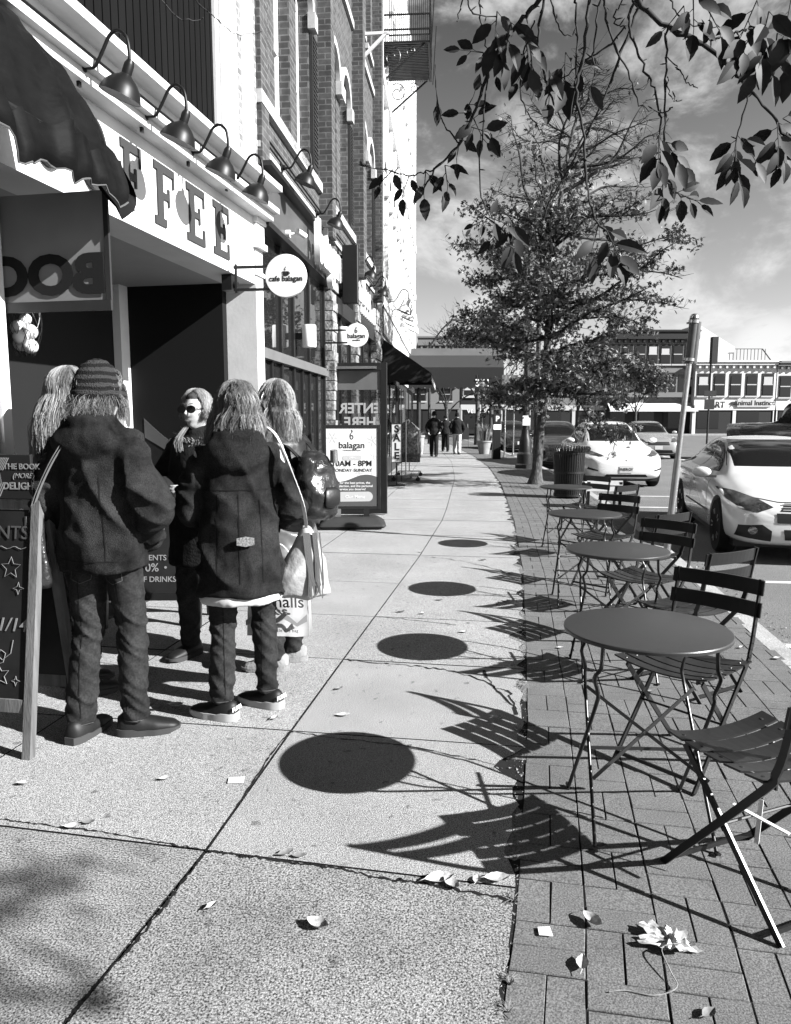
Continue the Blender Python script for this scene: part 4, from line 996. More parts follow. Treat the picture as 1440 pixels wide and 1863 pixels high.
# planter with ornamental grass
def grasspot(loc,lab,r=.32,h=.55,gh=.7,n=160,seed=1):
    rg=random.Random(seed); t=thing('plant_pot',lab,'planter',loc); b=MB(); b.lathe([(r*.65,0),(r*.95,h*.9),(r*1.05,h*.9),(r*1.05,h),(r*.9,h),(r*.85,h*.85),(0,h*.85)],n=20); b.build('pot',mat('terracotta',.17,.8,.2,5),t,40)
    b=MB()
    for i in range(n):
        a=rg.uniform(0,6.28); q=rg.uniform(.2,1); hh_=gh*rg.uniform(.6,1.1); d=Vector((math.cos(a),math.sin(a),0)); sd=Vector((-d.y,d.x,0))*.012
        p0=d*r*.5*q+Vector((0,0,h*.85)); p1=p0+d*.18*q+Vector((0,0,hh_*.7)); p2=p0+d*.5*q+Vector((0,0,hh_*(1-.25*q)))
        b.add([p0-sd,p0+sd,p1+sd,p1-sd,p2],[(0,1,2,3),(3,2,4)])
    b.build('foliage',leafmat('grass_blades',.06,.22),t,fix=False)
    return t
g_=G(881,826); grasspot((g_.x,g_.y,0),'terracotta pot of tall ornamental grass left of the parking pay station',.34,.6,.95)
g_=G(767,826); grasspot((g_.x-.1,g_.y,0),'dark tall planter of bushy flowers beside the clothes rack',.26,.85,.45,seed=5)
# a small cafe chair and table further on
for px,lab in ((846,'far wooden easel sign standing beyond the walking people'),):
    g_=G(px,812); t=thing('easel_sign',lab,'sign board',(g_.x,g_.y,0),.2); 
    for x in (-.25,.25):
        b=MB(); b.bar((x,0,0),(x*.8,.15,1.3),.04,.04); b.build('leg',m_wood,t)
    b=MB(); b.box(-.25,.25,-.0,.02,.4,1.1); b.build('board',m_cb,t)
# ---------------------------------------------------------------- cars
m_cw=mat('white_car_paint',.46,.25,spec=.5,coat=1.0)
m_cs=mat('silver_car_paint',.20,.25,spec=.5,coat=1.0,metal=.2)
m_ck=mat('dark_car_paint',.012,.2,spec=.5,coat=1.0)
m_cg=glassmat('car_glass',.008,.03,.9)
m_ty=mat('tyre_rubber',.008,.9); m_rim=mat('alloy_rim',.30,.35,metal=.6); m_pl=mat('plate_white',.35,.5)
m_tr=mat('car_trim_black',.006,.5,spec=.3); m_hl=mat('headlamp_glass',.035,.12,.9,40,spec=.9,coat=1)
def evalmesh(o):
    dg=bpy.context.evaluated_depsgraph_get(); dg.update(); return bpy.data.meshes.new_from_object(o.evaluated_get(dg))
def car_body(st,sub=2,arches=(),ar=.36,hwmax=.93):
    b=MB(); rs=[]
    for (y,zb,belt,hw,rw,top) in st:
        h=[(hw*.80,zb),(hw*.97,zb+.07),(hw,zb+(belt-zb)*.45),(hw*.992,belt-.10),(hw*.955,belt-.015),(max(rw*1.05,rw+.0),belt+(top-belt)*.28+.0),(rw*.99,top-.055),(rw*.84,top-.008)]
        r=[(0,y,zb)]+[(x,y,z) for x,z in h]+[(0,y,top+.012)]+[(-x,y,z) for x,z in reversed(h)]
        rs.append(r)
    b.rings(rs); me=b.mesh('tmp'); bm=bmesh.new(); bm.from_mesh(me); bmesh.ops.recalc_face_normals(bm,faces=bm.faces); bm.to_mesh(me); bm.free()
    o=bpy.data.objects.new('tmp',me); COL.objects.link(o)
    m=o.modifiers.new('s','SUBSURF'); m.levels=sub; m.render_levels=sub
    full=evalmesh(o)
    cut=[]
    for y in arches:
        cb=MB(); cb.tube([(-hwmax-.2,y,.335),(-hwmax+.26,y,.335)],ar,40); cb.tube([(hwmax-.26,y,.335),(hwmax+.2,y,.335)],ar,40); c=cb.build('cut',None); cut.append(c)
        m=o.modifiers.new('b','BOOLEAN'); m.object=c; m.operation='DIFFERENCE'; m.solver='EXACT'
    out=evalmesh(o)
    for c in cut: bpy.data.objects.remove(c)
    bpy.data.objects.remove(o)
    return out,full
def decal(full,poly,fr,to,off=.004,n=14,name='decal',m=None,parent=None):
    # poly: 2D points; fr(u,v)->ray start; to: direction. grid clipped polygon projected on the body
    bm=bmesh.new(); bm.from_mesh(full); bvh=BVHTree.FromBMesh(bm)
    d=bmesh.new(); vs=[d.verts.new((p[0],p[1],0)) for p in poly]; d.faces.new(vs)
    xs=[p[0] for p in poly]; ys=[p[1] for p in poly]
    for i in range(1,n):
        for ax,lo,hi in ((0,min(xs),max(xs)),(1,min(ys),max(ys))):
            co=[0,0,0]; no=[0,0,0]; co[ax]=lo+(hi-lo)*i/n; no[ax]=1
            bmesh.ops.bisect_plane(d,geom=list(d.verts)+list(d.edges)+list(d.faces),plane_co=co,plane_no=no)
    to=Vector(to).normalized(); last=None
    for v in d.verts:
        s=Vector(fr(v.co.x,v.co.y)); h=bvh.ray_cast(s,to)
        if h[0] is None:
            h2=bvh.find_nearest(s+to*2.0); p,nn=h2[0],h2[1]
        else: p,nn=h[0],h[1]
        if nn.dot(to)>0: nn=-nn
        v.co=p+nn*off
    me=bpy.data.meshes.new(name); d.to_mesh(me); d.free(); bm.free()
    o=link(name,me,m,parent,180)
    return o
def wheel(parent,x,y,r,side,rimm=m_rim,spokes=5,w=.21):
    b=MB(); Q=Matrix.Rotation(R(90),4,'Y').to_3x3()
    b.lathe([(r*.66,-w/2),(r*.93,-w/2),(r,-w/2+.03),(r,w/2-.03),(r*.93,w/2),(r*.66,w/2),(r*.62,w/2-.03),(r*.62,-w/2)],(x,y,r),40,Q); t=b.build('wheel',m_ty,parent,40)
    b=MB(); b.lathe([(r*.64,side*w*.42),(r*.67,side*w*.49),(r*.60,side*w*.50),(r*.57,side*w*.30)],(x,y,r),32,Q)
    for i in range(spokes):
        for da in (-.09,.09):
            a=2*math.pi*i/spokes+da; dy,dz=math.cos(a),math.sin(a)
            b.bar((x+side*w*.38,y+dy*.04,r+dz*.04),(x+side*w*.44,y+dy*r*.62+ (da*dz*-.4)*r,r+dz*r*.62+(da*dy*.4)*r),.02,.035,up=(1,0,0))
    b.tube([(x+side*w*.3,y,r),(x+side*w*.46,y,r)],.05,12); b.build('rim',rimm,t,40)
    b=MB(); b.lathe([(.0,side*w*.1),(r*.6,side*w*.1)],(x,y,r),24,Q); b.build('hub_back',m_tr,t)
def make_car(name,label,cat,st,paint,loc,rz,wb,wr,winf,side_poly,ws_poly,head,grille,L,W,plate=None,group=None,extra=None,ar=None,mirror=(1.35,.97),detail=True,spokes=5,pillar=None):
    t=thing(name,label,cat,loc,rz,group)
    # local: front at y=0 heading -Y ; body runs to +L
    body,full=car_body(st,2,wb,ar or wr+.035,W/2)
    link('body',body,paint,t,50)
    for s in (-1,1):
        for i,y in enumerate(wb): wheel(t,s*(W/2-.115),y,wr,s,spokes=spokes)
        for k,sp in enumerate(side_poly):
            decal(full,sp,lambda u,v,s=s:(s*2.5,u,v),(-s,0,0),.004,name='side_window',m=m_cg,parent=t)
        h=[(s*p[0],p[1]) for p in head]
        decal(full,h,lambda u,v:(u,-2,v),(0,1,0),.004,name='headlight',m=m_hl,parent=t,n=8)
        if detail:
            my,mz=mirror; b=MB(); c=Vector((s*(W/2+.10),my,mz))
            rs=[]
            for k in range(9):
                a=math.pi*k/8; rr=[]
                for j in range(14):
                    q=2*math.pi*j/14; rr.append((c.x-s*.115*math.cos(a),c.y+.06*math.sin(a)*math.cos(q)-.02*math.cos(a),c.z+.07*math.sin(a)*math.sin(q)))
                rs.append(rr)
            b.rings(rs); b.build('wing_mirror',paint,t,180)
            b=MB(); b.bar((s*(W/2-.08),my+.03,mz-.06),(s*(W/2+.06),my,mz-.05),.05,.03); b.build('mirror_arm',m_tr,t)
            for dy in extra.get('handles',()) if extra else ():
                b=MB(); b.bar((s*(W/2+.005),dy,.80),(s*(W/2+.0),dy+.18,.805),.03,.025); b.build('door_handle',paint,t,bevel=.004)
    decal(full,ws_poly,lambda u,v:(u,-2,v),(0,1,0),.004,name='windscreen',m=m_cg,parent=t)
    for g in grille: decal(full,g,lambda u,v:(u,-2,v),(0,1,0),.004,name='grille',m=m_tr,parent=t,n=10)
    if extra and 'trim' in extra:
        for s in (-1,1):
            for l in extra['trim']:
                decal(full,l,lambda u,v,s=s:(s*2.5,u,v),(-s,0,0),.003,name='side_trim',m=m_tr,parent=t,n=20)
    if plate:
        o=decal(full,[(-.16,plate[1]-.08),(.16,plate[1]-.08),(.16,plate[1]+.08),(-.16,plate[1]+.08)],lambda u,v:(u,-2,v),(0,1,0),.012,name='licence_plate',m=m_pl,parent=t,n=2)
        y=min(v.co.y for v in o.data.vertices)
        text(plate[0],.09,m_ink,o,(0,y-.004,plate[1]-.03),0,'lettering',.001,bold=.001)
    b=MB(); b.box(-W/2+.12,W/2-.12,.4,L-.4,.16,.35); b.build('underbody',m_tr,t)
    return t,full
# parked sedan nearest, right
stV=[(0.0,.33,.52,.60,.45,.60),(.05,.24,.60,.76,.60,.68),(.22,.20,.66,.87,.68,.74),(.55,.18,.72,.915,.74,.82),(1.0,.17,.80,.925,.74,.90),(1.4,.17,.87,.925,.72,.97),(1.62,.17,.90,.93,.68,1.06),(2.05,.17,.925,.93,.62,1.29),(2.5,.17,.935,.93,.58,1.40),(3.0,.17,.94,.93,.57,1.42),(3.5,.17,.95,.93,.57,1.37),(3.95,.17,.965,.92,.60,1.22),(4.3,.18,.97,.905,.66,1.07),(4.6,.22,.95,.86,.66,1.0),(4.76,.28,.85,.8,.6,.90),(4.80,.36,.72,.7,.5,.78)]
side=[(1.72,.955),(2.05,1.20),(2.4,1.315),(2.72,1.345),(2.72,.965)],[(2.79,.968),(2.79,1.345),(3.2,1.325),(3.6,1.24),(3.98,1.10),(4.05,1.01),(3.6,.985)]
ws=[(-.66,1.035),(.66,1.035),(.60,1.20),(.50,1.365),(-.50,1.365),(-.60,1.20)]
wheelG=G(1308,1003,-.13)
kd=math.atan(.13)
vw,full=make_car('parked_car','white saloon car parked by the kerb at the right edge, cut off by the frame','car',stV,m_cw,(0,0,-.13),0,(.93,3.64),.335,None,side,ws,
  [(.48,.66),(.60,.735),(.76,.79),(.885,.80),(.87,.70),(.78,.615),(.64,.60)],
  [[(-.42,.62),(.42,.62),(.36,.70),(-.36,.70)],[(-.36,.30),(.36,.30),(.38,.42),(-.38,.42)],[(.50,.28),(.84,.32),(.82,.45),(.60,.47),(.50,.40)],[(-.50,.28),(-.84,.32),(-.82,.45),(-.60,.47),(-.50,.40)]],4.8,1.86,
  extra={'handles':(2.45,3.4),'trim':[[(1.45,.48),(3.1,.50),(3.1,.475),(1.45,.455)],[(2.74,.3),(2.755,.3),(2.765,.93),(2.75,.93)],[(1.52,.3),(1.535,.3),(1.55,.86),(1.53,.86)]]},ar=.375)
rzv=-math.atan((G(1237,945,-.13).x-wheelG.x)/(G(1237,945,-.13).y-wheelG.y))
vM=Matrix.Rotation(rzv,3,'Z')
off=vM@Vector((-.84,.93,0)); vw.location=(wheelG.x-off.x+.02,wheelG.y-off.y,-.13); vw.rotation_euler=(0,0,rzv)
for ln in ([(-.80,.765),(-.55,.735),(-.42,.715),(.42,.715),(.55,.735),(.80,.765),(.80,.758),(.55,.728),(.42,.707),(-.42,.707),(-.55,.728),(-.80,.758)],): decal(full,ln,lambda u,v:(u,-2,v),(0,1,0),.003,name='panel_gap',m=m_tr,parent=vw,n=16)
decal(full,[(-.45,.49),(.45,.49),(.46,.60),(-.46,.60)],lambda u,v:(u,-2,v),(0,1,0),.006,name='upper_grille',m=m_tr,parent=vw,n=10)
# chrome strip on the grille and fog lamp ring
for z in (.63,.655,.68): decal(full,[(-.40,z),(.40,z),(.39,z+.009),(-.39,z+.009)],lambda u,v:(u,-2,v),(0,1,0),.009,name='grille_bar',m=m_bright,parent=vw,n=8)
for s in (-1,1):
    decal(full,[(s*(.69+.045*math.cos(a)),.40+.045*math.sin(a)) for a in [2*math.pi*i/14 for i in range(14)]],lambda u,v:(u,-2,v),(0,1,0),.008,name='fog_lamp',m=m_hl,parent=vw,n=3)
# white electric hatchback
stT=[(0.0,.36,.60,.55,.42,.66),(.05,.26,.68,.74,.60,.74),(.2,.21,.76,.88,.68,.83),(.5,.19,.83,.94,.74,.92),(.9,.18,.90,.96,.74,1.0),(1.25,.18,.96,.96,.74,1.08),(1.5,.18,.99,.96,.70,1.20),(1.95,.18,1.01,.96,.64,1.46),(2.4,.18,1.02,.96,.60,1.60),(2.9,.18,1.03,.96,.59,1.625),(3.4,.18,1.05,.96,.59,1.58),(3.9,.18,1.07,.95,.60,1.46),(4.3,.2,1.08,.93,.62,1.28),(4.6,.26,1.05,.88,.62,1.12),(4.73,.36,.9,.8,.5,.95)]
sideT=[(1.60,1.06),(1.95,1.33),(2.3,1.475),(2.72,1.54),(2.72,1.06)],[(2.79,1.06),(2.79,1.54),(3.2,1.52),(3.8,1.38),(4.1,1.18),(3.9,1.11)]
wsT=[(-.68,1.11),(.68,1.11),(.63,1.32),(.54,1.53),(-.54,1.53),(-.63,1.32)]
q=G(1140,888,-.13)
D=17.6; xx=at(1141,800,D).x
tes,fullT=make_car('parked_car','white electric hatchback parked facing us beyond the litter bin, plate reading INERGY','car',stT,m_cw,(xx+.02,D,-.13),R(-4),(.88,3.77),.36,None,sideT,wsT,
  [(.50,.79),(.62,.76),(.88,.83),(.92,.95),(.82,.93),(.60,.83)],
  [[(-.52,.285),(.52,.285),(.46,.35),(-.46,.35)],[(.66,.42),(.88,.46),(.86,.52),(.83,.50),(.66,.45)],[(-.66,.42),(-.88,.46),(-.86,.52),(-.83,.50),(-.66,.45)]],4.73,1.92,plate=('INERGY',.47),extra={'handles':(2.4,3.4)},mirror=(1.75,1.12))
b=MB(); 
decal(fullT,[(-.80,.80),(-.4,.745),(.4,.745),(.80,.80),(.80,.793),(.4,.737),(-.4,.737),(-.80,.793)],lambda u,v:(u,-2,v),(0,1,0),.003,name='panel_gap',m=m_tr,parent=tes,n=16)
decal(fullT,[(-.03,.70),(.0,.66),(.03,.70),(.0,.69)],lambda u,v:(u,-2,v),(0,1,0),.006,name='badge',m=m_steel,parent=tes,n=2)
# silver suv behind it
D=31; xx=at(1200,800,D).x
s2=[(y,zb,be*1.0,hw,rw,tp) for (y,zb,be,hw,rw,tp) in stT]
headS=[(.50,.72),(.85,.76),(.90,.90),(.6,.86)]
make_car('moving_car','pale silver car driving behind the white hatchback in the road','car',s2,m_cs,(xx,D,-.13),R(-6),(.88,3.6),.36,None,sideT,wsT,headS,[[(-.45,.60),(.45,.60),(.42,.74),(-.42,.74)],[(-.6,.28),(.6,.28),(.55,.4),(-.55,.4)]],4.73,1.92,plate=('',.5),mirror=(1.75,1.12))
# dark cars further along the kerb
for i,(px,D,rz_,m_,lab) in enumerate(((1030,24.5,-4,m_ck,'dark car parked directly behind the white hatchback, left of it'),(948,37.5,2,m_ck,'distant dark car parked by the kerb right of the thin sign posts'))):
    xx=at(px,800,D).x
    make_car('parked_car',lab,'car',s2 if i==0 else s2,m_,(xx,D,-.13),R(rz_),(.88,3.7),.36,None,sideT,wsT,headS,[[(-.45,.60),(.45,.60),(.42,.74),(-.42,.74)],[(-.6,.28),(.6,.28),(.55,.4),(-.55,.4)]],4.73,1.92,plate=('',.5),mirror=(1.75,1.12))
# pick-up truck: boxy loft
def pickup():
    D=28; xx=at(1650,760,D).x; t=thing('pickup_truck','tall black pickup truck in the road behind the white saloon at the right edge','truck',(xx,D,-.13),R(52))
    # local front at y=0 heading -Y
    st=[(0,.55,1.25,.85,.78,1.30),(.08,.5,1.28,.95,.85,1.36),(.5,.5,1.32,.99,.86,1.42),(1.3,.5,1.36,1.0,.86,1.46),(1.38,.5,1.38,1.0,.84,1.50),(1.9,.5,1.40,1.0,.76,2.08),(2.2,.5,1.40,1.0,.74,2.15),(3.4,.5,1.40,1.0,.74,2.15),(3.6,.5,1.40,1.0,.78,2.02),(3.68,.5,1.38,1.0,.9,1.40),(4.2,.5,1.36,1.0,.92,1.37),(5.4,.5,1.36,1.0,.92,1.37),(5.5,.6,1.3,.97,.9,1.33)]
    t.scale=(1.12,1.12,1.12); body,full=car_body(st,1,(.95,4.4),.50,1.0); link('body',body,m_ck,t,40)
    for s in (-1,1):
        for y in (.95,4.4): wheel(t,s*.88,y,.43,s,spokes=6,w=.26)
        for sp in ([(1.75,1.45),(2.05,1.98),(2.5,2.0),(2.5,1.45)],[(2.6,1.45),(2.6,2.0),(3.3,2.0),(3.35,1.45)]): decal(full,sp,lambda u,v,s=s:(s*2.5,u,v),(-s,0,0),.005,name='side_window',m=m_cg,parent=t)
        decal(full,[(s*.62,.95),(s*.9,.95),(s*.9,1.2),(s*.62,1.2)],lambda u,v:(u,-2,v),(0,1,0),.005,name='headlight',m=m_hl,parent=t,n=4)
        b=MB(); b.box(s*1.05-.0,s*1.05+s*.22,1.6,1.7,1.4,1.72); b.box(min(s*.95,s*1.1),max(s*.95,s*1.1),1.63,1.67,1.45,1.5); b.build('wing_mirror',m_tr,t,bevel=.01)
    decal(full,[(-.72,1.55),(.72,1.55),(.66,2.02),(-.66,2.02)],lambda u,v:(u,-2,v),(0,1,0),.005,name='windscreen',m=m_cg,parent=t)
    decal(full,[(-.55,.85),(.55,.85),(.55,1.22),(-.55,1.22)],lambda u,v:(u,-2,v),(0,1,0),.005,name='grille',m=m_steel,parent=t,n=4)
pickup()

# ---------------------------------------------------------------- trees
m_bark=mat('bark',.05,.95,.5,12,.8,40,vor=.4,vs=30,stretch=(1,1,.35))
m_bark2=mat('twig_bark',.018,.8,.3,10)
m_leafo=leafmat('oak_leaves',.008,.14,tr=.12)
def oak():
    g_=G(975,880); base=Vector((g_.x,g_.y,0)); rg=random.Random(11)
    t=thing('oak_tree','young oak with level branches and half bare crown standing in the paving','tree',base)
    D=base.y
    tp=[at(px,py,D)-base for px,py in ((975,880),(982,800),(992,700),(1000,560),(1008,470),(1022,350),(1040,250),(1058,190),(1062,140))]
    tp[0].z=0
    P=smoothpath(tp,5); n=len(P)
    rad=[.125*(1-.92*(i/(n-1))**.7)+.01 for i in range(n)]; rad[0]=.21; rad[1]=.16
    b=MB(); b.tube(P,rad,12); b.build('trunk',m_bark,t,60)
    H=P[-1].z
    env=[(1.9,1.6),(2.6,2.6),(3.3,3.0),(4.2,3.3),(5.0,3.5),(5.8,3.2),(6.6,2.7),(7.5,2.2),(8.3,1.6),(9.0,.9),(9.8,.3)]
    br=MB(); lv=MB(); twig=[]
    def leafcl(p,k,sc=1):
        for _ in range(k):
            c=p+Vector((rg.gauss(0,.085),rg.gauss(0,.085),rg.gauss(0,.075)))
            s=rg.uniform(.04,.075)*sc; M=Matrix.Rotation(rg.uniform(0,6.28),3,'Z')@Matrix.Rotation(rg.uniform(-1.3,1.3),3,'X')@Matrix.Rotation(rg.uniform(-1,1),3,'Y')
            pts=[(0,-1.1,0),(.25,-.5,.1),(.8,-.35,0),(.3,.0,.12),(.75,.5,0),(.22,.45,.1),(0,1.15,-.1),(-.22,.45,.1),(-.75,.5,0),(-.3,0,.12),(-.8,-.35,0),(-.25,-.5,.1)]
            lv.add([c+M@(Vector(q)*s) for q in pts],[(0,1,2,3),(3,4,5,6),(6,7,8,9),(9,10,11,0),(0,3,6,9)])
    z=1.95
    while z<H-.2:
        # trunk point
        i=min(range(n),key=lambda k:abs(P[k].z-z)); p0=P[i]
        a=rg.uniform(0,6.283); Lb=interp(env,z)*rg.uniform(.6,1.12); 
        ca=math.cos(a)
        if ca<0: Lb*=.93
        up=(-.12 if z<3.2 else .08 if z<6 else .16)
        pts=[p0]; d=Vector((math.cos(a),math.sin(a),up+.15)).normalized(); ns=9
        for k in range(ns):
            d=(d+Vector((rg.gauss(0,.22),rg.gauss(0,.22),rg.gauss(0,.17)+(-.05 if z<3.5 else .01)))).normalized(); pts.append(pts[-1]+d*Lb/ns)
        r0=.045*(Lb/3)+.008; br.tube(pts,[r0*(1-.85*k/ns) for k in range(ns+1)],5)
        dens=interp([(1.9,7),(4.6,7),(5.3,5),(5.9,2.2),(6.6,.7),(7.4,.2),(11,.03)],z)
        for k in range(2,ns+1):
            for _ in range(4):
                q=pts[k-1].lerp(pts[k],rg.random()); d2=Vector((math.cos(a+rg.choice((-1,1))*rg.uniform(.4,1.3)),math.sin(a+rg.choice((-1,1))*rg.uniform(.4,1.3)),rg.uniform(-.3,.45))).normalized(); l2=rg.uniform(.25,.75)*(1-.04*k)
                e=q+d2*l2*.5+Vector((0,0,rg.gauss(0,.03))); e2=q+d2*l2+Vector((0,0,rg.gauss(0,.08))); br.tube([q,e,e2],[.008,.006,.003],4,cap=False)
                if rg.random()<.55:
                    e3=e+Vector((rg.gauss(0,.2),rg.gauss(0,.2),rg.gauss(0,.12))); br.tube([e,e3],[.004,.002],3,cap=False)
                m_=dens*rg.choice((0,0,.6,1.2,2.2,1.0))
                leafcl(e2,int(m_)+(1 if rg.random()<m_%1 else 0)); 
                if dens>3: leafcl(e,int(m_*.6))
        z+=rg.uniform(.045,.085) if z<6.2 else rg.uniform(.09,.17)
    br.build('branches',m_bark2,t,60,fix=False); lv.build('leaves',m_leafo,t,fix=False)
oak()
def baretree(loc,lab,h,sp,seed,leaves=0,m=m_bark2,name='bare_tree'):
    rg=random.Random(seed); t=thing(name,lab,'tree',loc); b=MB(); lv=MB()
    tk=MB(); tk.tube([(0,0,0),(.03,0,h*.2),(0,.02,h*.42)],[h*.022,h*.017,h*.014],8); tk.build('trunk',m_bark,t,60)
    def rec(p,d,l,r,k):
        pts=[p]
        for _ in range(3): d=(d+Vector((rg.gauss(0,.18),rg.gauss(0,.18),rg.gauss(0,.1)))).normalized(); pts.append(pts[-1]+d*l/3)
        b.tube(pts,[r,r*.85,r*.7,r*.55],4,cap=False)
        if leaves:
            for q in pts[1:]:
                for _ in range(leaves if k<2 else 0):
                    c=q+Vector((rg.gauss(0,.25),rg.gauss(0,.25),rg.gauss(0,.2))); s=.09; a=rg.uniform(0,6.28); u=Vector((math.cos(a),math.sin(a),rg.uniform(-1,1)))*s; v=Vector((-math.sin(a),math.cos(a),rg.uniform(-1,1)))*s; lv.add([c-u,c+v,c+u,c-v],[(0,1,2,3)])
        if k>0:
            for _ in range(3): rec(pts[rg.choice((2,3,3))],(d+Vector((rg.gauss(0,sp),rg.gauss(0,sp),rg.uniform(0,.35)))).normalized(),l*.72,r*.55,k-1)
    for i in range(5): rec(Vector((0,0,h*(.28+.035*i))),Vector((math.cos(i*2.4)*sp*1.3,math.sin(i*2.4)*sp*1.3,1)).normalized(),h*.24,h*.009,4)
    b.build('branches',m,t,fix=False)
    if leaves: lv.build('leaves',m_leafo,t,fix=False)
for px,D,h,lab,lf,sd in ((812,42,6.2,'small bare tree beyond the canopy, left of the walking man in pale trousers',0,3),(868,46,8.5,'thin bare tree with upright twigs at the end of the canopy',0,4),(893,55,9,'tree with sparse leaves in front of the far shops',2,8),(1155,62,6.5,'small leafy street tree before the three storey building',3,9),(1050,66,8,'leafy street tree in front of the far shops behind the oak trunk',3,12)):
    p=at(px,800,D); baretree((p.x,D,0 if D<60 else -.1),lab,h,.45,sd,lf)

# ---------------------------------------------------------------- far buildings
m_fb=mat('far_brick_brown',.11,.9,.12,2,0,1,vor=.2,vs=6); m_fw=mat('far_white_wall',.42,.8,.08,.6); m_fd=mat('far_dark',.012,.6); m_ft=mat('far_trim',.30,.7); m_fg=mat('far_grey',.12,.8)
def far_building(lab,pxl,pxr,D,Htop,wallm,trim,floors,rz=0,shop=3.2,shopm=None,cornice=.5,arched=False,ww_=1.0,wh=1.7,per=None,name='shop_building',shopcol=None,sign=None):
    xl=at(pxl,765,D).x; xr=at(pxr,765,D).x; W=xr-xl
    t=thing(name,lab,'building',(xl,D,0),rz)
    dp=12
    b=MB(); b.box(0,W,0,dp,-.13,Htop); b.build('wall',wallm,t)
    b=MB(); b.box(-.15,W+.15,-.45,0,Htop-cornice,Htop-.1); b.box(-.2,W+.2,-.6,.1,Htop-.1,Htop+.1)
    nb=int(W/.7)
    for i in range(nb): b.box((i+.3)*W/nb,(i+.6)*W/nb,-.35,-.001,Htop-cornice-.35,Htop-cornice)
    b.build('cornice',trim,t)
    for zf_,nw,m__ in floors:
        for i in range(nw):
            c=(i+.5)*W/nw
            f=MB(); f.box(c-ww_/2-.12,c+ww_/2+.12,-.06,0,zf_-.12,zf_+wh+.15); fo=f.build('window',m__,t)
            g=MB()
            if arched: g.prism([(c-ww_/2,zf_),(c+ww_/2,zf_)]+[(c+ww_/2*math.cos(a),zf_+wh-.25+.25*math.sin(a)) for a in [math.pi*k/8 for k in range(9)]],(-.09,-.061))
            else: g.box(c-ww_/2,c+ww_/2,-.09,-.061,zf_,zf_+wh)
            g.build('pane',m_fglass,fo)
            g=MB(); g.box(c-ww_/2,c+ww_/2,-.11,-.091,zf_+wh*.48,zf_+wh*.53); 
            if rnd.random()<.5: g.box(c-ww_/2+.05,c+ww_/2-.05,-.10,-.0905,zf_+wh*.53,zf_+wh*rnd.uniform(.8,1)-.1)
            g.build('sash',m_ft,fo)
            s=MB(); s.box(c-ww_/2-.2,c+ww_/2+.2,-.18,-.0,zf_-.28,zf_-.12); s.build('sill',m_ft,t)
    # shop floor
    b=MB(); b.box(.2,W-.2,-.08,0,.1,shop-.5); so=b.build('shop_front',m_fd,t)
    n=max(2,int(W/3.2))
    b=MB()
    for i in range(n+1): b.box(i*W/n-.18,i*W/n+.18,-.16,0,0,shop-.4)
    b.box(0,W,-.2,0,shop-.55,shop); b.build('shop_pilasters',shopcol or trim,t)
    for i in range(n):
        g=MB(); g.box(i*W/n+.35,(i+.62)*W/n,-.11,-.081,.6,shop-.7); g.build('shop_window',m_fglass,t)
    if shopm:
        b=MB(); b.add([(0,-.1,shop+.3),(W,-.1,shop+.3),(W,-1.3,shop-.45),(0,-1.3,shop-.45),(W,-1.3,shop-.7),(0,-1.3,shop-.7)],[(0,1,2,3),(3,2,4,5)]); b.build('awning',shopm,t,fix=False)
    if sign: text(sign[0],sign[1],sign[3],t,(W*sign[2],-.24,shop-.45 if len(sign)<5 else sign[4]),0,'shop_lettering',.01,bold=.01)
    return t,W
D=84
t3,W=far_building('three storey brown brick building with bay windows and long pale awning across the street',1104,1262,D,11.4,m_fb,m_fd,((4.4,8,m_ft),(7.9,7,m_fd)),shopm=m_fw,ww_=.95,wh=1.9,cornice=.9)
for x0 in (.8,5.4):
    for z in (4.1,): 
        b=MB(); b.box(x0,x0+3.4,-.7,0,z,z+.35); b.box(x0,x0+3.4,-.7,0,z+2.7,z+3.1); b.box(x0+.1,x0+3.3,-.6,-.1,z+.35,z+2.7); bo=b.build('bay_window',m_fg,t3)
        for q in (.3,1.3,2.3):
            g=MB(); g.box(x0+q,x0+q+.75,-.64,-.6,z+.6,z+2.5); g.build('bay_pane',m_fglass,bo)
t2,W2_=far_building('white two storey shop row with arched dark windows and Animal Instinct sign across the street',1262,1408,D-1,8.0,m_fw,m_fw,((4.35,5,m_fd),),arched=True,ww_=1.05,wh=2.2,cornice=.4,shopcol=m_fw)
b=MB(); b.box(W2_*.52,W2_*.93,-.35,-.21,3.0,3.9); sg=b.build('sign_board',m_ft,t2)
text('Animal Instinct',.75,m_ink,sg,(W2_*.725,-.36,3.2),0,'shop_lettering',.01,bold=.012)
text('ART',.9,m_ink,t2,(W2_*.28,-.22,2.95),0,'shop_lettering',.01,bold=.02)
far_building('pale shop building with dark shutters at the right edge across the street',1410,1560,D-1,7.9,m_fw,m_fg,((4.2,5,m_fd),),ww_=1.1,wh=2.1,cornice=.4,shopcol=m_fw)
far_building('dark brick shop building behind the oak across the street',985,1102,D+1,8.8,m_fb,m_fg,((4.6,6,m_ft),),ww_=1,wh=1.8,shopcol=m_ft)
far_building('taller brick building at the far end with arcaded cornice above the canopy',762,905,92,11.6,m_fb,m_fg,((4.6,7,m_fd),(8.2,7,m_fd)),ww_=1,wh=1.6,cornice=1.0)
far_building('low dark fronted phone shop beyond the canopy',838,984,80,6.0,m_fd,m_fw,((4.2,5,m_ft),),ww_=1,wh=1.1,cornice=.35,shopcol=m_ft,sign=('verizon',.8,.22,m_white,2.3))
far_building('pale plastered building with a dark doorway at the end of the pavement',740,836,76,5.4,m_fg,m_fg,((3.6,2,m_fd),),ww_=1,wh=1.1,cornice=.3)
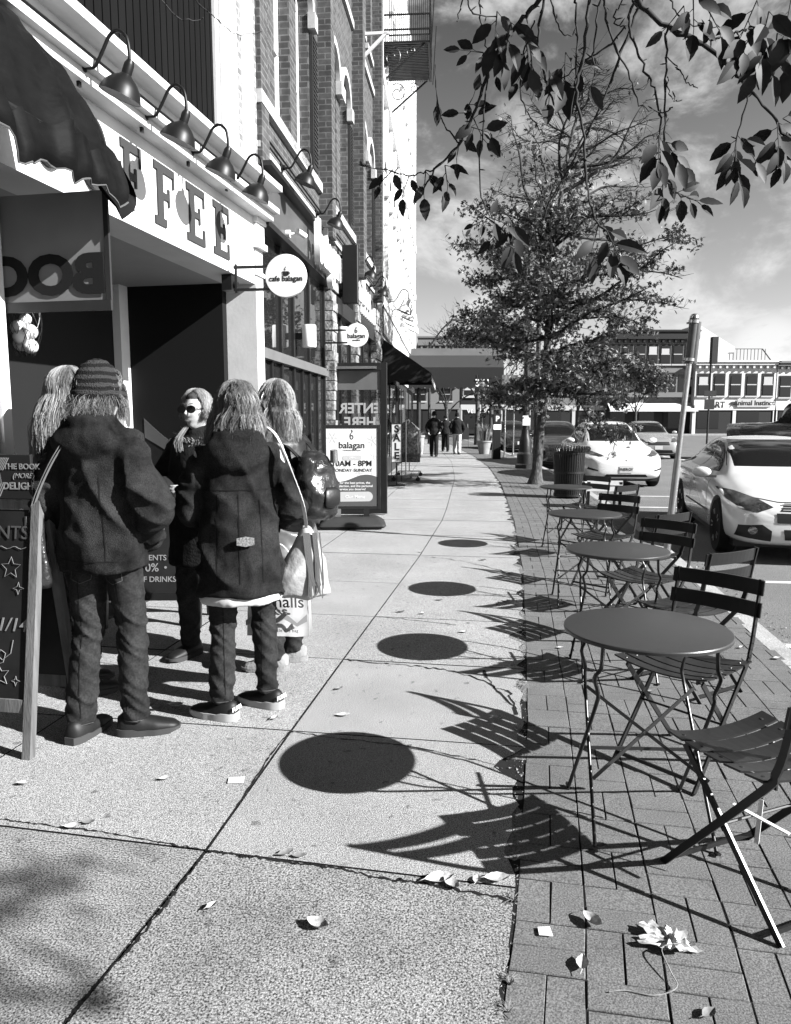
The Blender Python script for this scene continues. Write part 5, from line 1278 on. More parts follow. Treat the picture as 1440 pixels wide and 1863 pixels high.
# penthouse and external stair on the roof line
q0=at(1272,700,D+4); t=thing('rooftop_stair_house','pale rooftop block with a dark iron stair above the white shop row','building',(q0.x,D+5,7.6))
b=MB(); b.prism([(0,0),(0,5.2),(4.4,2.6),(4.4,0)],(0,5)); b.build('wall',m_fw,t)
b=MB()
for i in range(9): b.bar((4.6+i*.42,-.3,2.3),(4.6+i*.42,-.3,.9+.0),.05,.05)
b.bar((4.4,-.3,2.3),(7.6,-.3,2.3),.07,.07); b.bar((4.4,-.3,.9),(7.6,-.3,.9),.1,.1); b.bar((7.6,-.3,2.3),(9.2,-.3,.3),.1,.1); b.bar((6.2,-.3,.9),(7.6,-.3,-.3),.1,.1); b.build('iron_stair',m_black,t)
# street signal and signs at the far junction
p=at(1287,800,52); t=thing('signal_pole','thin dark pole with a boxed signal head and street plates before the white shops','traffic light',(p.x,52,-.13))
zt_=at(1287,612,52).z
b=MB(); b.tube([(0,0,0),(0,0,zt_)],.07,8); b.build('mast',m_black,t); b=MB(); b.box(-.05,.38,-.2,.2,zt_-1.7,zt_+.1); b.build('signal_head',m_dark,t,bevel=.02)
zz_=at(1287,715,52).z
b=MB(); b.box(-.4,.45,-.1,-.07,zz_-.1,zz_+.3); b.build('street_plate',m_dark,t); b=MB(); b.box(-.35,.35,-.1,-.07,zz_-1.0,zz_-.3); b.build('sign_plate',m_dark,t)
# ---------------------------------------------------------------- people
def ringell(b,rows,n=20):
    # rows: (cx,cy,z,rx,ry)
    rs=[]
    for (cx,cy,z,rx,ry) in rows: rs.append([(cx+rx*math.cos(2*math.pi*j/n),cy+ry*math.sin(2*math.pi*j/n),z) for j in range(n)])
    b.rings(rs)
def limb(b,pts,rad,n=12,k=5,round_=True):
    P=[Vector(p) for p in pts]; Q=[];Rr=[]
    for i in range(len(P)-1):
        p0=P[max(i-1,0)];p1=P[i];p2=P[i+1];p3=P[min(i+2,len(P)-1)]
        for j in range(k):
            t=j/k; Q.append(.5*((2*p1)+(p2-p0)*t+(2*p0-5*p1+4*p2-p3)*t*t+(3*p1-p0-3*p2+p3)*t**3)); Rr.append(lerp(rad[i],rad[i+1],t*t*(3-2*t)))
    Q.append(P[-1]);Rr.append(rad[-1])
    if round_:
        d=(Q[-1]-Q[-2]).normalized(); r=Rr[-1]; Q+= [Q[-1]+d*r*.6,Q[-1]+d*r*.92]; Rr+=[r*.8,r*.3]
        d=(Q[0]-Q[1]).normalized(); r=Rr[0]; Q=[Q[0]+d*r*.92,Q[0]+d*r*.6]+Q; Rr=[r*.3,r*.8]+Rr
    b.tube(Q,Rr,n)
def blob(b,c,rx,ry,rz_,n=16,M=None):
    rs=[]
    for i in range(1,n):
        t=math.pi*i/n; rr=[]
        for j in range(n+4):
            a=2*math.pi*j/(n+4); v=Vector((rx*math.sin(t)*math.cos(a),ry*math.sin(t)*math.sin(a),-rz_*math.cos(t))); 
            if M: v=M@v
            rr.append(Vector(c)+v)
        rs.append(rr)
    b.rings(rs)
def fused(b,voxel,sm=2,wr=None):
    me=b.mesh('t'); o=bpy.data.objects.new('t',me); COL.objects.link(o)
    m=o.modifiers.new('r','REMESH'); m.mode='VOXEL'; m.voxel_size=voxel; m.use_smooth_shade=True
    if sm: s=o.modifiers.new('s','SMOOTH'); s.factor=.5; s.iterations=sm
    out=evalmesh(o); bpy.data.objects.remove(o)
    if wr:
        nor=[v.normal.copy() for v in out.vertices]
        for v,nn in zip(out.vertices,nor): v.co=v.co+nn*wr(v.co)
        out.update()
    return out
def head_rows(b,c,k,M):
    # grid head with a face looking along +Y
    nu,nv=30,40; rs=[]
    for i in range(1,nu):
        t=math.pi*i/nu; z=-math.cos(t); s=math.sin(t); rr=[]
        for j in range(nv):
            a=2*math.pi*j/nv; x=math.cos(a)*s; y=math.sin(a)*s
            X=x*.076; Y=y*.096; Z=z*.118
            if z<-.1: X*=1-.32*((-z-.1)/.9)**1.2; Y=Y*(1-.10*(-z)) + (.018*(-z) if y>0 else .012*(-z))
            if y>0:
                f=lambda x0,z0,sx,sz:math.exp(-((X-x0)/sx)**2-((Z-z0)/sz)**2)
                Y+=.026*f(0,-.022,.011,.017)+.012*f(0,.002,.008,.020)+.008*f(0,-.060,.022,.007)+.010*f(0,-.098,.024,.014)
                Y-=.010*(f(.031,.008,.016,.012)+f(-.031,.008,.016,.012)); Y+=.006*(f(.030,.030,.022,.008)+f(-.030,.030,.022,.008))+.004*(f(.035,-.03,.02,.02)+f(-.035,-.03,.02,.02)); Y-=.005*f(0,-.049,.02,.004)
                Y-=.006*f(0,-.0665,.02,.0025)
            rr.append(Vector(c)+M@(Vector((X,Y,Z))*k))
        rs.append(rr)
    b.rings(rs)
    for s in (-1,1):
        blob(b,Vector(c)+M@(Vector((s*.078,-.008,-.008))*k),.010*k,.020*k,.032*k,8,M@Matrix.Rotation(R(12),3,'X'))
def hand(b,w,d,k=1,side=1,curl=.6,palmn=None):
    # wrist w, pointing along d; fingers curl
    w=Vector(w); d=Vector(d).normalized(); pn=Vector(palmn or (0,1,0)); pn=(pn-d*pn.dot(d)).normalized(); sx=d.cross(pn)
    limb(b,[w,w+d*.045*k,w+d*.085*k],[.026*k,.034*k,.030*k],10,3)
    for i,(o,l) in enumerate(((-.027,.070),(-.009,.080),(.009,.075),(.026,.058))):
        p=w+d*.082*k+sx*o*k; P=[p]; dd=d.copy()
        for q in range(3): dd=(dd*math.cos(curl*.6)+pn*math.sin(curl*.6)).normalized(); P.append(P[-1]+dd*l*k/3)
        limb(b,P,[.0095*k,.009*k,.0085*k,.0075*k],8,2)
    p=w+d*.025*k-sx*.028*k*side; limb(b,[p,p+(d*.6-sx*side*.6+pn*.3).normalized()*.04*k,p+(d*.9-sx*side*.4+pn*.5).normalized()*.075*k],[.013*k,.011*k,.009*k],8,2)
m_skin=mat('skin',.30,.5,.12,18,.1,150,spec=.3); m_skin2=mat('skin_darker',.16,.5,.1,18)
m_denim=mat('denim',.011,.85,.8,9,.12,200,vor=.35,vs=120); m_fleece=mat('fleece_cloth',.011,.95,.9,5,.3,220,vor=.5,vs=260,spec=.08)
m_wool=mat('wool_coat',.010,.95,.8,6,.25,240,vor=.55,vs=240,spec=.08); m_puff=mat('black_nylon',.007,.45,.2,8,.2,20,spec=.4); m_blk=mat('black_cloth',.006,.9,.3,8,.3,70)
m_shoe=mat('shoe_black',.005,.55,.3,20,spec=.25); m_sole=mat('shoe_sole',.25,.6); m_sole2=mat('shoe_sole_dark',.03,.7); m_tan=mat('tan_shoe',.14,.8,.25,20,.3,80)
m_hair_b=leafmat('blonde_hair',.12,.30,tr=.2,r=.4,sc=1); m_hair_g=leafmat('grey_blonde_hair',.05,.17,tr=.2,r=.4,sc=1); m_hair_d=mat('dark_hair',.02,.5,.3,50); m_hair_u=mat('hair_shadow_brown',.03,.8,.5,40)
m_lens=glassmat('dark_lens',.003,.08,.5)
def ridge(p,f,z): 
    n=noise.noise(Vector((p.x*f,p.y*f,p.z*f*z))); return (1-abs(n)*2)
def person(label,loc,rz,H=1.68,feet=((-.11,0,0),(.11,0,0)),arms=None,jacket=None,trous=None,shoes=None,head=(0,0,0),lean=0,voxel=.009,hair=None,group=None,hands=(True,True),skin=None,build=1.0,gait=None):
    k=H/1.70; skin=skin or m_skin
    S=lambda x,y,z:Vector((x*k*build,y*k*build,z*k))
    pel=S(0,0,.95)
    arms=arms or (((-.26,-.02,1.10),(-.25,.06,.86)),((.26,-.02,1.10),(.25,.06,.86)))
    b=MB()
    T=[(0,0,.84,.10,.09),(0,-.005,.88,.16,.115),(0,-.01,.95,.172,.122),(0,0,1.08,.142,.10),(0,.005,1.22,.158,.112),(0,-.005,1.34,.172,.108),(0,-.01,1.40,.13,.085),(0,-.01,1.44,.07,.062)]
    ringell(b,[(x*k,y*k,z*k,rx*k*build,ry*k*build) for x,y,z,rx,ry in T])
    limb(b,[S(0,-.012,1.40),S(0,0,1.48),S(0,.008,1.54)],[.058*k,.052*k,.052*k])
    hM=Matrix.Rotation(R(head[2]),3,'Z')@Matrix.Rotation(R(head[0]),3,'X')@Matrix.Rotation(R(head[1]),3,'Y')
    hc=S(0,.022,1.585); head_rows(b,hc,k,hM)
    ank=[]
    for s,(fx,fy,yaw) in zip((-1,1),feet):
        a=Vector((fx,fy,.09*k)); hip=S(s*.092,0,.92); kn=(hip+a)/2+Vector((0,.03,.02)); 
        if gait: kn=kn+Vector((0,gait,0))
        limb(b,[hip,kn,a],[.082*k,.055*k,.036*k]); ank.append((hip,kn,a,yaw))
        fd=Vector((-math.sin(R(yaw)),math.cos(R(yaw)),0)); limb(b,[a+Vector((0,0,-.04))-fd*.03,a+Vector((0,0,-.05))+fd*.07,a+Vector((0,0,-.06))+fd*.14],[.036*k,.035*k,.026*k])
    for s,(el,wr_),hh in zip((-1,1),arms,hands):
        sh=S(s*.178,-.01,1.375); el=S(*el); wr_=S(*wr_)
        limb(b,[sh,el,wr_],[.048*k,.038*k,.027*k])
        if hh: hand(b,wr_,(wr_-el),k,side=s,palmn=(-s,.3,0),curl=.7)
    me=fused(b,voxel,1)
    root=link('person',me,skin,None,180); root.location=loc; root.rotation_euler=(0,0,rz); tag(root,label,'person',group)
    # trousers
    t=dict(r=(.092,.070,.060),m=m_denim,hem=.05,seat=.96,wr=.009); t.update(trous or {})
    b=MB(); ringell(b,[(0,0,.80*k,.12*k,.10*k),(0,-.005,.85*k,.165*k*build,.125*k*build),(0,-.012,.93*k,.182*k*build*t['seat'],.136*k*build*t['seat']),(0,0,1.05*k,.155*k*build,.115*k*build)])
    for hip,kn,a,yaw in ank:
        e=Vector((a.x,a.y,t['hem']+.02)); e0=(kn+e)/2+Vector((0,-.01,0)); limb(b,[hip+Vector((0,0,-.0)),(hip+kn)/2,kn,e0,e],[t['r'][0]*k,t['r'][0]*.94*k,t['r'][1]*k,(t['r'][1]*.55+t['r'][2]*.5)*k,t['r'][2]*k],14,4,False)
    kz=.5*k
    def wj(p):
        g=math.exp(-((p.z-kz*1.0)/.16)**2)+1.0*math.exp(-((p.z-.16)/.13)**2)+.7*math.exp(-((p.z-.84*k)/.1)**2)
        return t['wr']*(g*(max(0,ridge(p+Vector((p.z*.8,p.z*.5,p.x*1.2)),5,2.3))**3-.25)+.5*noise.noise(Vector((p.x*6,p.y*6,p.z*4))))
    link('trousers',fused(b,.010,2,wj),t['m'],root,180)
    for (hip,kn,a,yaw),i in zip(ank,(0,1)):
        fd=Vector((-math.sin(R(yaw)),math.cos(R(yaw)),0)); sd=Vector((fd.y,-fd.x,0)); sc=dict(m=m_shoe,sole=m_sole2,h=.03,txt=None); sc.update(shoes or {})
        c=Vector((a.x,a.y,0)); L0,L1=-.085*k,.19*k
        def prof(u): # half width
            return (.030+.019*math.sin(math.pi*min(1,u*1.05)**.8)-(.012 if u>.93 else 0)+ .008*(u>.55))*k
        rs=[]
        for q in range(13):
            u=q/12; y=lerp(L0,L1,u); w_=prof(u)*(.75 if q in(0,12) else 1); top=(.105-.06*max(0,(u-.3)/.7)**.8)*k*(.85 if q==0 else 1)*(.8 if q==12 else 1)
            rr=[]
            for (px_,pz) in ((-1,sc['h']),(-1.02,sc['h']+(top-sc['h'])*.4),(-.75,sc['h']+(top-sc['h'])*.8),(-.3,top),(.3,top),(.75,sc['h']+(top-sc['h'])*.8),(1.02,sc['h']+(top-sc['h'])*.4),(1,sc['h'])): rr.append(c+fd*y+sd*px_*w_+Vector((0,0,pz)))
            rs.append(rr)
        b=MB(); b.rings(rs); so_=b.build('shoe',sc['m'],root,60)
        b=MB(); rs=[]
        for q in range(13):
            u=q/12; y=lerp(L0-.006,L1+.006,u); w_=(prof(u)+.004)*(.7 if q in(0,12) else 1); z1=sc['h']+.002+.008*(u<.3)
            rs.append([c+fd*y-sd*w_+Vector((0,0,.003+(.012 if u>.9 else 0))),c+fd*y-sd*w_*1.02+Vector((0,0,z1)),c+fd*y+sd*w_*1.02+Vector((0,0,z1)),c+fd*y+sd*w_+Vector((0,0,.003+(.012 if u>.9 else 0)))])
        b.rings(rs); b.build('sole',sc['sole'],so_,50)
        if sc['txt']:
            text(sc['txt'],.030,m_white,so_,c-fd*(.090*k)+Vector((0,0,.058)),math.atan2(-fd.x,fd.y),'lettering',.001,bold=.0012)
    # jacket
    j=dict(z0=.80,rx=.20,ry=.15,flare=1.0,m=m_fleece,sl=(.080,.068,.058),wr=.012,collar=.085,hood=0,neck=1.47); j.update(jacket or {})
    b=MB()
    z0=j['z0']; zz=[z0,z0+.015,(z0+1.1)/2,1.10,1.25,1.36,1.42,j['neck']]
    fx=[j['flare'],j['flare'],1+(j['flare']-1)*.5,.94,.97,.93,.66,.42]
    ringell(b,[(0,-.005*k,z*k,j['rx']*f*k*build,j['ry']*f*k*build*(1 if z<1.3 else .92)) for z,f in zip(zz,fx)],24)
    for s,(el,wr_) in zip((-1,1),arms):
        sh=S(s*.158,-.012,1.352); el=S(*el); wr_=S(*wr_); limb(b,[sh,(sh+el)/2,el,(el+wr_)/2,wr_+(el-wr_).normalized()*.02],[j['sl'][0]*.86*k,j['sl'][0]*.92*k,j['sl'][1]*k,j['sl'][1]*.95*k,j['sl'][2]*k],14,4)
    blob(b,S(0,-.02,1.45),j['collar']*k,j['collar']*1.0*k,.055*k)
    if j['hood']: 
        blob(b,S(0,-.105,1.38),.15*k,.075*k,.115*k*j['hood'],16,Matrix.Rotation(R(-20),3,'X')); blob(b,S(0,-.07,1.45),.125*k,.09*k,.06*k)
    def wk(p):
        side=min(1,abs(p.x)/(.2*k)); 
        return j['wr']*((max(0,ridge(p+Vector((0,0,p.x*.6)),4.2,.9 if abs(p.x)<.2*k else 2.2))**2-.3)*(.6+.5*side)+.4*noise.noise(p*8)+.15*noise.noise(p*22))
    link('jacket',fused(b,.011,3,wk),j['m'],root,180)
    if hair: hairdo(root,hc,hM,k,**hair)
    return root,hc,hM,k
def hairdo(root,c,M,k,mat_=None,length=.25,n=650,vol=1.12,front=.35,seed=1,under=None,wave=.012,spread=.0,name='hair',r=.0008,part=.02,mess=.01,tail=False,fringe=False):
    rg=random.Random(seed); b=MB(); C=Vector(c)
    A_,B_,H_=.078*k,.099*k,.121*k
    for i in range(n):
        ph=rg.uniform(0,2*math.pi)
        fr=math.sin(ph)      # +1 is the face side
        vv=vol*rg.uniform(.96,1.08)
        lim=R(104) if fr<front else R(58)
        if fr>=front: ph2=ph
        t0=R(rg.uniform(3,60)) if rg.random()<.55 else R(rg.uniform(3,25))
        pts=[]; m=9
        # swing front strands to the side as they go down
        sgn=1 if math.cos(ph)>0 else -1
        for q in range(m+1):
            t=lerp(t0,R(90),q/m); a=ph
            if fr>front-.3: 
                tgt=(math.pi/2-sgn*R(72))
                a=lerp(ph,tgt,min(1,(t/R(75)))**.8)
            jt=noise.noise(Vector((math.cos(ph)*3.5,math.sin(ph)*3.5+int(i%5)*7,q*.35+seed)))*mess*1.4
            v=Vector((A_*math.sin(t)*math.cos(a)*vv,B_*math.sin(t)*math.sin(a)*vv,H_*math.cos(t)*vv*.99))
            pts.append(C+M@v+Vector((jt,jt*.5,0)))
        L_=length*rg.uniform(.55,1.05)*(1 if fr<front else .9); st=pts[-1]; out=(st-C); out.z=0; out=out.normalized() if out.length>0 else Vector((0,-1,0))
        if tail:
            pass
        mm=8
        for q in range(1,mm+1):
            u=q/mm; w_=wave*math.sin(u*6+math.cos(ph)*4+i%5)+mess*1.6*noise.noise(Vector((math.cos(ph)*4+int(i%5)*5,math.sin(ph)*4,u*1.6)))
            p=st+Vector((0,0,-L_*u))+out*(spread*math.sin(u*1.8)+w_)+Vector((out.y,-out.x,0))*(w_*.8); p+=Vector((rg.gauss(0,.0015),rg.gauss(0,.0015),0)); pts.append(p)
        rr=[r*(1-.5*(q/len(pts))**2) for q in range(len(pts))]; b.tube(pts,rr,3,cap=False)
    h=b.build(name,mat_ or m_hair_b,root,60,fix=False)
    # scalp volume underneath
    b=MB(); rs=[]
    for i in range(1,15):
        t=R(8)+R(84)*i/14; rr=[]
        for j in range(24):
            a=2*math.pi*j/24; f=math.sin(a); q=vol*.98
            if f>.2 and t>R(52): q=.93
            rr.append(C+M@Vector((A_*math.sin(t)*math.cos(a)*q,B_*math.sin(t)*math.sin(a)*q,H_*math.cos(t)*q)))
        rs.append(rr)
    for s_ in (.3,.65,.9):
        last=rs[13]; rr=[]
        for j,p in enumerate(last):
            f=math.sin(2*math.pi*j/24); q=p.copy(); 
            if f<.15: q=C+(p-C)*(1-.22*s_); q.z=p.z-length*.75*s_
            else: q=C+(p-C)*.6; q.z=p.z-.01
            rr.append(q)
        rs.append(rr)
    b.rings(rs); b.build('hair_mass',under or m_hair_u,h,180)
    return h
def cap_hat(root,c,M,k,m,stripes=True):
    b=MB(); rs=[]; nn=46
    for i in range(nn+1):
        t=R(2)+R(100)*i/nn; rr=[]; rib=1+.010*(math.sin(i*.9) if i<nn-9 else 0)
        roll=1.05 if i>nn-8 else 1.0
        for j in range(72):
            a=2*math.pi*j/72; q=1.16*rib*roll*(1+.006*math.sin(j*math.pi/1)+.02*noise.noise(Vector((math.cos(a)*2,math.sin(a)*2,i*.15))))
            rr.append(Vector(c)+M@Vector((.082*k*math.sin(t)*math.cos(a)*q,.103*k*math.sin(t)*math.sin(a)*q,.130*k*math.cos(t)*q)))
        rs.append(rr)
    rr=[Vector(c)+(p-Vector(c))*.9 for p in rs[-1]]; rs.append(rr); b.rings(rs); return b.build('knitted_hat',m,root,180)
# striped knit material
m_knit=mat('striped_knit',.02,.95,.2,20,.8,150)
N_=m_knit.node_tree.nodes; L_=m_knit.node_tree.links; wv=N_.new('ShaderNodeTexWave'); wv.wave_type='BANDS'; wv.bands_direction='Z'; wv.inputs['Scale'].default_value=9; wv.inputs['Distortion'].default_value=2.0; wv.inputs['Detail'].default_value=3; wv.inputs['Detail Scale'].default_value=2
tcn=N_.new('ShaderNodeTexCoord'); L_.new(tcn.outputs['Object'],wv.inputs['Vector']); mr_=N_.new('ShaderNodeMapRange'); mr_.inputs['From Min'].default_value=.4; mr_.inputs['From Max'].default_value=.7; mr_.inputs['To Min'].default_value=.004; mr_.inputs['To Max'].default_value=.022; L_.new(wv.outputs['Fac'],mr_.inputs['Value']); L_.new(mr_.outputs[0],N_['Principled BSDF'].inputs['Base Color'])
# person in the striped knitted hat
p=G(206,1338)
r2,hc,hM,k=person('person in striped knitted hat and dark fleece jacket, back to us, hand in pocket',(p.x,p.y,0),R(-14),1.74,feet=((-.125,-.06,0),(.10,.05,-62)),
  arms=(((-.29,-.07,1.12),(-.22,.12,.98)),((.31,-.02,1.10),(.17,.12,.93))),jacket=dict(z0=.80,rx=.225,ry=.165,m=m_fleece,sl=(.092,.08,.065),wr=.028,collar=.10,flare=1.0,hood=.8),
  trous=dict(r=(.086,.066,.060),wr=.015,hem=.055),shoes=dict(m=m_shoe,sole=m_sole2,h=.028),build=.88,hands=(False,False),hair=dict(mat_=m_hair_g,length=.13,n=900,vol=1.04,seed=3,spread=.03,mess=.02),head=(0,0,-18))
cap_hat(r2,hc,hM,k,m_knit)
# crossbody purse of that person
def strap(b,pts,w=.012,t=.003): 
    P=smoothpath(pts,5)
    for a_,c_ in zip(P,P[1:]): b.bar(a_,c_+(c_-a_).normalized()*.002,w,t)
M2=Matrix.Translation(r2.location)@Matrix.Rotation(r2.rotation_euler.z,4,'Z')
pu=thing('shoulder_bag','small dark shiny shoulder bag at the left hip of the person in the striped hat','bag',M2@Vector((-.275,-.12,.74)),R(-30))
b=MB(); rs=[]
for i in range(11):
    u=i/10; z=.34*u; w_=.095*(1-.35*u)*(1-.2*(u<.05)); d_=.055*(1-.5*u); rs.append([(w_*math.cos(a)*(1+.05*math.sin(5*a+u*6)),d_*math.sin(a),z) for a in [2*math.pi*j/20 for j in range(20)]])
b.rings(rs); b.build('bag_body',mat('shiny_leather',.012,.28,.5,14,.5,25,spec=.6),pu,180)
b=MB(); b.bar((0.0,-.062,.02),(0.0,-.035,.33),.012,.006); b.build('zip',m_steel,pu)
b=MB(); I=(Matrix.Translation(pu.location)@Matrix.Rotation(pu.rotation_euler.z,4,'Z')).inverted()
strap(b,[I@(M2@Vector(q)) for q in ((-.275,-.13,1.07),(-.19,-.165,1.2),(-.10,-.178,1.33),(-.02,-.15,1.45))],.010,.003); strap(b,[I@(M2@Vector(q)) for q in ((-.285,-.14,1.07),(-.20,-.172,1.2),(-.11,-.184,1.33),(-.03,-.158,1.455))],.004,.003); b.build('strap',mat('strap_pale',.12,.5),pu)
# person in the flared wool coat
p=G(446,1300)
r4,hc4,hM4,k4=person('person with loose grey-blonde hair in a flared hooded wool coat, back to us',(p.x,p.y,0),R(10),1.66,feet=((-.11,-.03,58),(.12,.09,52)),
  arms=(((-.27,.03,1.10),(-.14,.22,1.02)),((.27,.02,1.10),(.16,.22,1.0))),jacket=dict(z0=.66,rx=.205,ry=.16,m=m_wool,sl=(.085,.08,.07),wr=.026,flare=1.17,hood=1.0,collar=.10),
  trous=dict(r=(.086,.066,.056),wr=.014,hem=.07,m=m_denim),shoes=dict(m=m_shoe,sole=m_sole,h=.034,txt='PUMA'),build=.93,hands=(False,False),hair=dict(mat_=m_hair_g,length=.24,n=4200,vol=1.22,seed=8,spread=.035,mess=.020,wave=.006),head=(8,0,25))
b=MB(); ringell(b,[(0,-.005,.605,.205,.155),(0,-.005,.63,.212,.158),(0,0,.70,.19,.145)],28)
link('shirt_tail',fused(b,.011,1,lambda q:.012*noise.noise(Vector((q.x*9,q.y*9,0)))),mat('pale_shirt',.32,.8,.1,9),r4,180)
b=MB(); 
for s in (-1,1): b.box(s*.10-.09*0-.11,s*.10+.11,-.19,-.172,1.185,1.215) if False else None
b.prism([(-.055,.915),(.0,.905),(.055,.915),(.055,.955),(.0,.965),(-.055,.955)],(-.188,-.178)); lab=b.build('coat_patch',mat('patch_pale',.12,.7,.9,90),r4); lab.scale=(.75,1,.8); lab.location=(.03,.003,.18)
# sunglasses person
p=G(376,1198)
r3,hc3,hM3,k3_=person('person in dark sunglasses with pale swept back hair and dark coat, facing us',(p.x,p.y+.03,0),R(166),1.67,feet=((-.13,.02,10),(.12,.0,-15)),
  arms=(((-.27,.02,1.12),(-.10,.26,1.12)),((.27,.0,1.12),(.10,.24,1.10))),jacket=dict(z0=.62,rx=.20,ry=.16,m=m_blk,sl=(.085,.075,.06),wr=.012,flare=1.05,hood=0,collar=.115),
  trous=dict(wr=.011),shoes=dict(m=m_shoe),build=1.08,hair=dict(mat_=m_hair_b,length=.05,n=3000,vol=1.10,seed=4,front=.72,mess=.012,under=m_hair_u,wave=.003,r=.0007),head=(3,0,-12),voxel=.0065)
b=MB()
def H3(v): return hc3+hM3@(Vector(v)*k3_)
for s in (-1,1):
    n=20; ring=[H3((s*.036+.033*math.cos(a)*(1-.12*math.sin(a)*s*0),.100-.012*abs(math.cos(a)) if False else .104-.25*abs(s*.036+.033*math.cos(a))**1.6*1.2,.004+.024*math.sin(a))) for a in [2*math.pi*i/n for i in range(n)]]
    ring2=[q+hM3@Vector((0,.004,0)) for q in ring]; b.add(ring+ring2,[tuple(range(n)),tuple(range(n,2*n))]+[(i,(i+1)%n,(i+1)%n+n,i+n) for i in range(n)])
b.tube([H3((-.012,.106,.012)),H3((0,.112,.015)),H3((.012,.106,.012))],.0028,6)
for s in (-1,1): b.tube([H3((s*.060,.082,.012)),H3((s*.078,.05,.014)),H3((s*.083,-.01,.010))],.0028,6)
b.build('sunglasses',m_lens,r3,60)
b=MB(); b.tube([H3((-.022,.0985,-.066)),H3((-.01,.1065,-.063)),H3((0,.1075,-.064)),H3((.01,.1065,-.063)),H3((.022,.0985,-.066))],[.0015,.004,.0035,.004,.0015],6); b.tube([H3((-.019,.099,-.071)),H3((0,.107,-.073)),H3((.019,.099,-.071))],[.0015,.0045,.0015],6); b.build('lips',mat('lips',.10,.5),r3,60)
for s_ in (-1,1):
    b=MB(); b.tube([H3((s_*.014,.101,.034)),H3((s_*.034,.097,.040)),H3((s_*.056,.082,.034))],[.002,.003,.001],5); b.build('eyebrow',mat('brow',.07,.8),r3,60)
b=MB()
n=160; rg=random.Random(5)
for i in range(n):
    a=2*math.pi*i/n; base_=Vector((.125*math.cos(a),-.01+.115*math.sin(a),1.435*k3_-.055*max(0,math.sin(a))))
    for _ in range(4):
        q=base_+Vector((rg.gauss(0,.008),rg.gauss(0,.008),rg.gauss(0,.012))); e=q+Vector((math.cos(a)*rg.uniform(.01,.045),math.sin(a)*rg.uniform(.01,.04),rg.uniform(-.02,.035))); b.tube([q,(q+e)/2+Vector((0,0,.006)),e],[.003,.0025,.001],3,cap=False)
b.build('fur_collar',mat('fur_trim',.10,.9,.8,60),r3,60,fix=False)
b=MB()
for i in range(45):
    x=rg.gauss(.055,.010); y0=.10+rg.gauss(0,.006); b.tube(smoothpath([(x*.7,y0-.02,1.47),(x,y0+.055,1.40),(x+rg.gauss(0,.008),y0+.068,1.36),(x+rg.gauss(-.005,.012),y0+.07,rg.uniform(1.31,1.34))],2),.0009,3,cap=False)
b.build('hair_lock',m_hair_b,r3,60,fix=False)
# backpack person
p=G(552,1222)
r5,hc5,hM5,k5=person('person with bright blonde bob and padded black jacket, wearing a backpack',(p.x-.14,p.y+.12,0),R(58),1.70,feet=((-.10,-.02,35),(.10,.0,32)),
  arms=(((-.25,.05,1.12),(-.10,.26,1.05)),((.27,-.03,1.10),(.20,.05,.86))),jacket=dict(z0=.84,rx=.205,ry=.165,m=m_puff,sl=(.088,.078,.06),wr=.016,collar=.10,neck=1.49),
  trous=dict(wr=.014),shoes=dict(m=m_tan,sole=m_tan,h=.03),hair=dict(mat_=m_hair_b,length=.19,n=4200,vol=1.28,seed=6,spread=.025,mess=.020,wave=.007),head=(10,0,-6))
M5=Matrix.Translation(r5.location)@Matrix.Rotation(r5.rotation_euler.z,4,'Z')
bp_=thing('backpack','glossy black drawstring backpack on the back of the blonde person','backpack',M5@Vector((.02,-.27,.93)),r5.rotation_euler.z)
b=MB(); ringell(b,[(0,0,0,.10,.06),(0,0,.03,.145,.095),(0,-.005,.16,.15,.105),(0,.01,.30,.13,.085),(0,.02,.36,.10,.06),(0,.03,.39,.07,.03)])
link('pack_body',fused(b,.010,1,lambda q:.011*ridge(q,6,1.4)*.8+.008*noise.noise(q*18)),mat('glossy_nylon',.010,.25,.3,14,.3,30,spec=.5),bp_,180)
b=MB(); ringell(b,[(0,-.10,.07,.04,.01),(0,-.112,.09,.07,.018),(0,-.112,.17,.07,.018),(0,-.10,.19,.04,.01)]); b.build('front_pocket',m_puff,bp_,60)
b=MB(); 
for s in (-1,1): strap(b,[(s*.09,.06,.36),(s*.11,.16,.44),(s*.12,.26,.44),(s*.12,.40,.36),(s*.13,.42,.2)],.035,.006)
b.build('strap',m_black,bp_)
b=MB(); b.tube([(.06,-.08,.33),(.05,-.085,.40)],[.024,.022],12); b.build('bottle_top',m_steel,bp_,60)
# satin jacket tied round the waist
b=MB(); ringell(b,[(.0,-.03,.66,.20,.17),(0,-.03,.72,.225,.20),(0,-.02,.82,.215,.185),(0,0,.90,.20,.16)],24)
link('tied_satin_jacket',fused(b,.011,1,lambda q:.022*max(0,ridge(q+Vector((q.z*.4,0,0)),4.5,1.0))**2+.006*noise.noise(q*20)),mat('satin_grey',.07,.3,.2,10,spec=.5),r5,180)
b=MB(); ringell(b,[(.02,-.05,.58,.12,.14),(.02,-.05,.60,.17,.16),(.02,-.04,.70,.18,.16)],20); link('dark_hem',fused(b,.012,1),m_blk,r5,180)
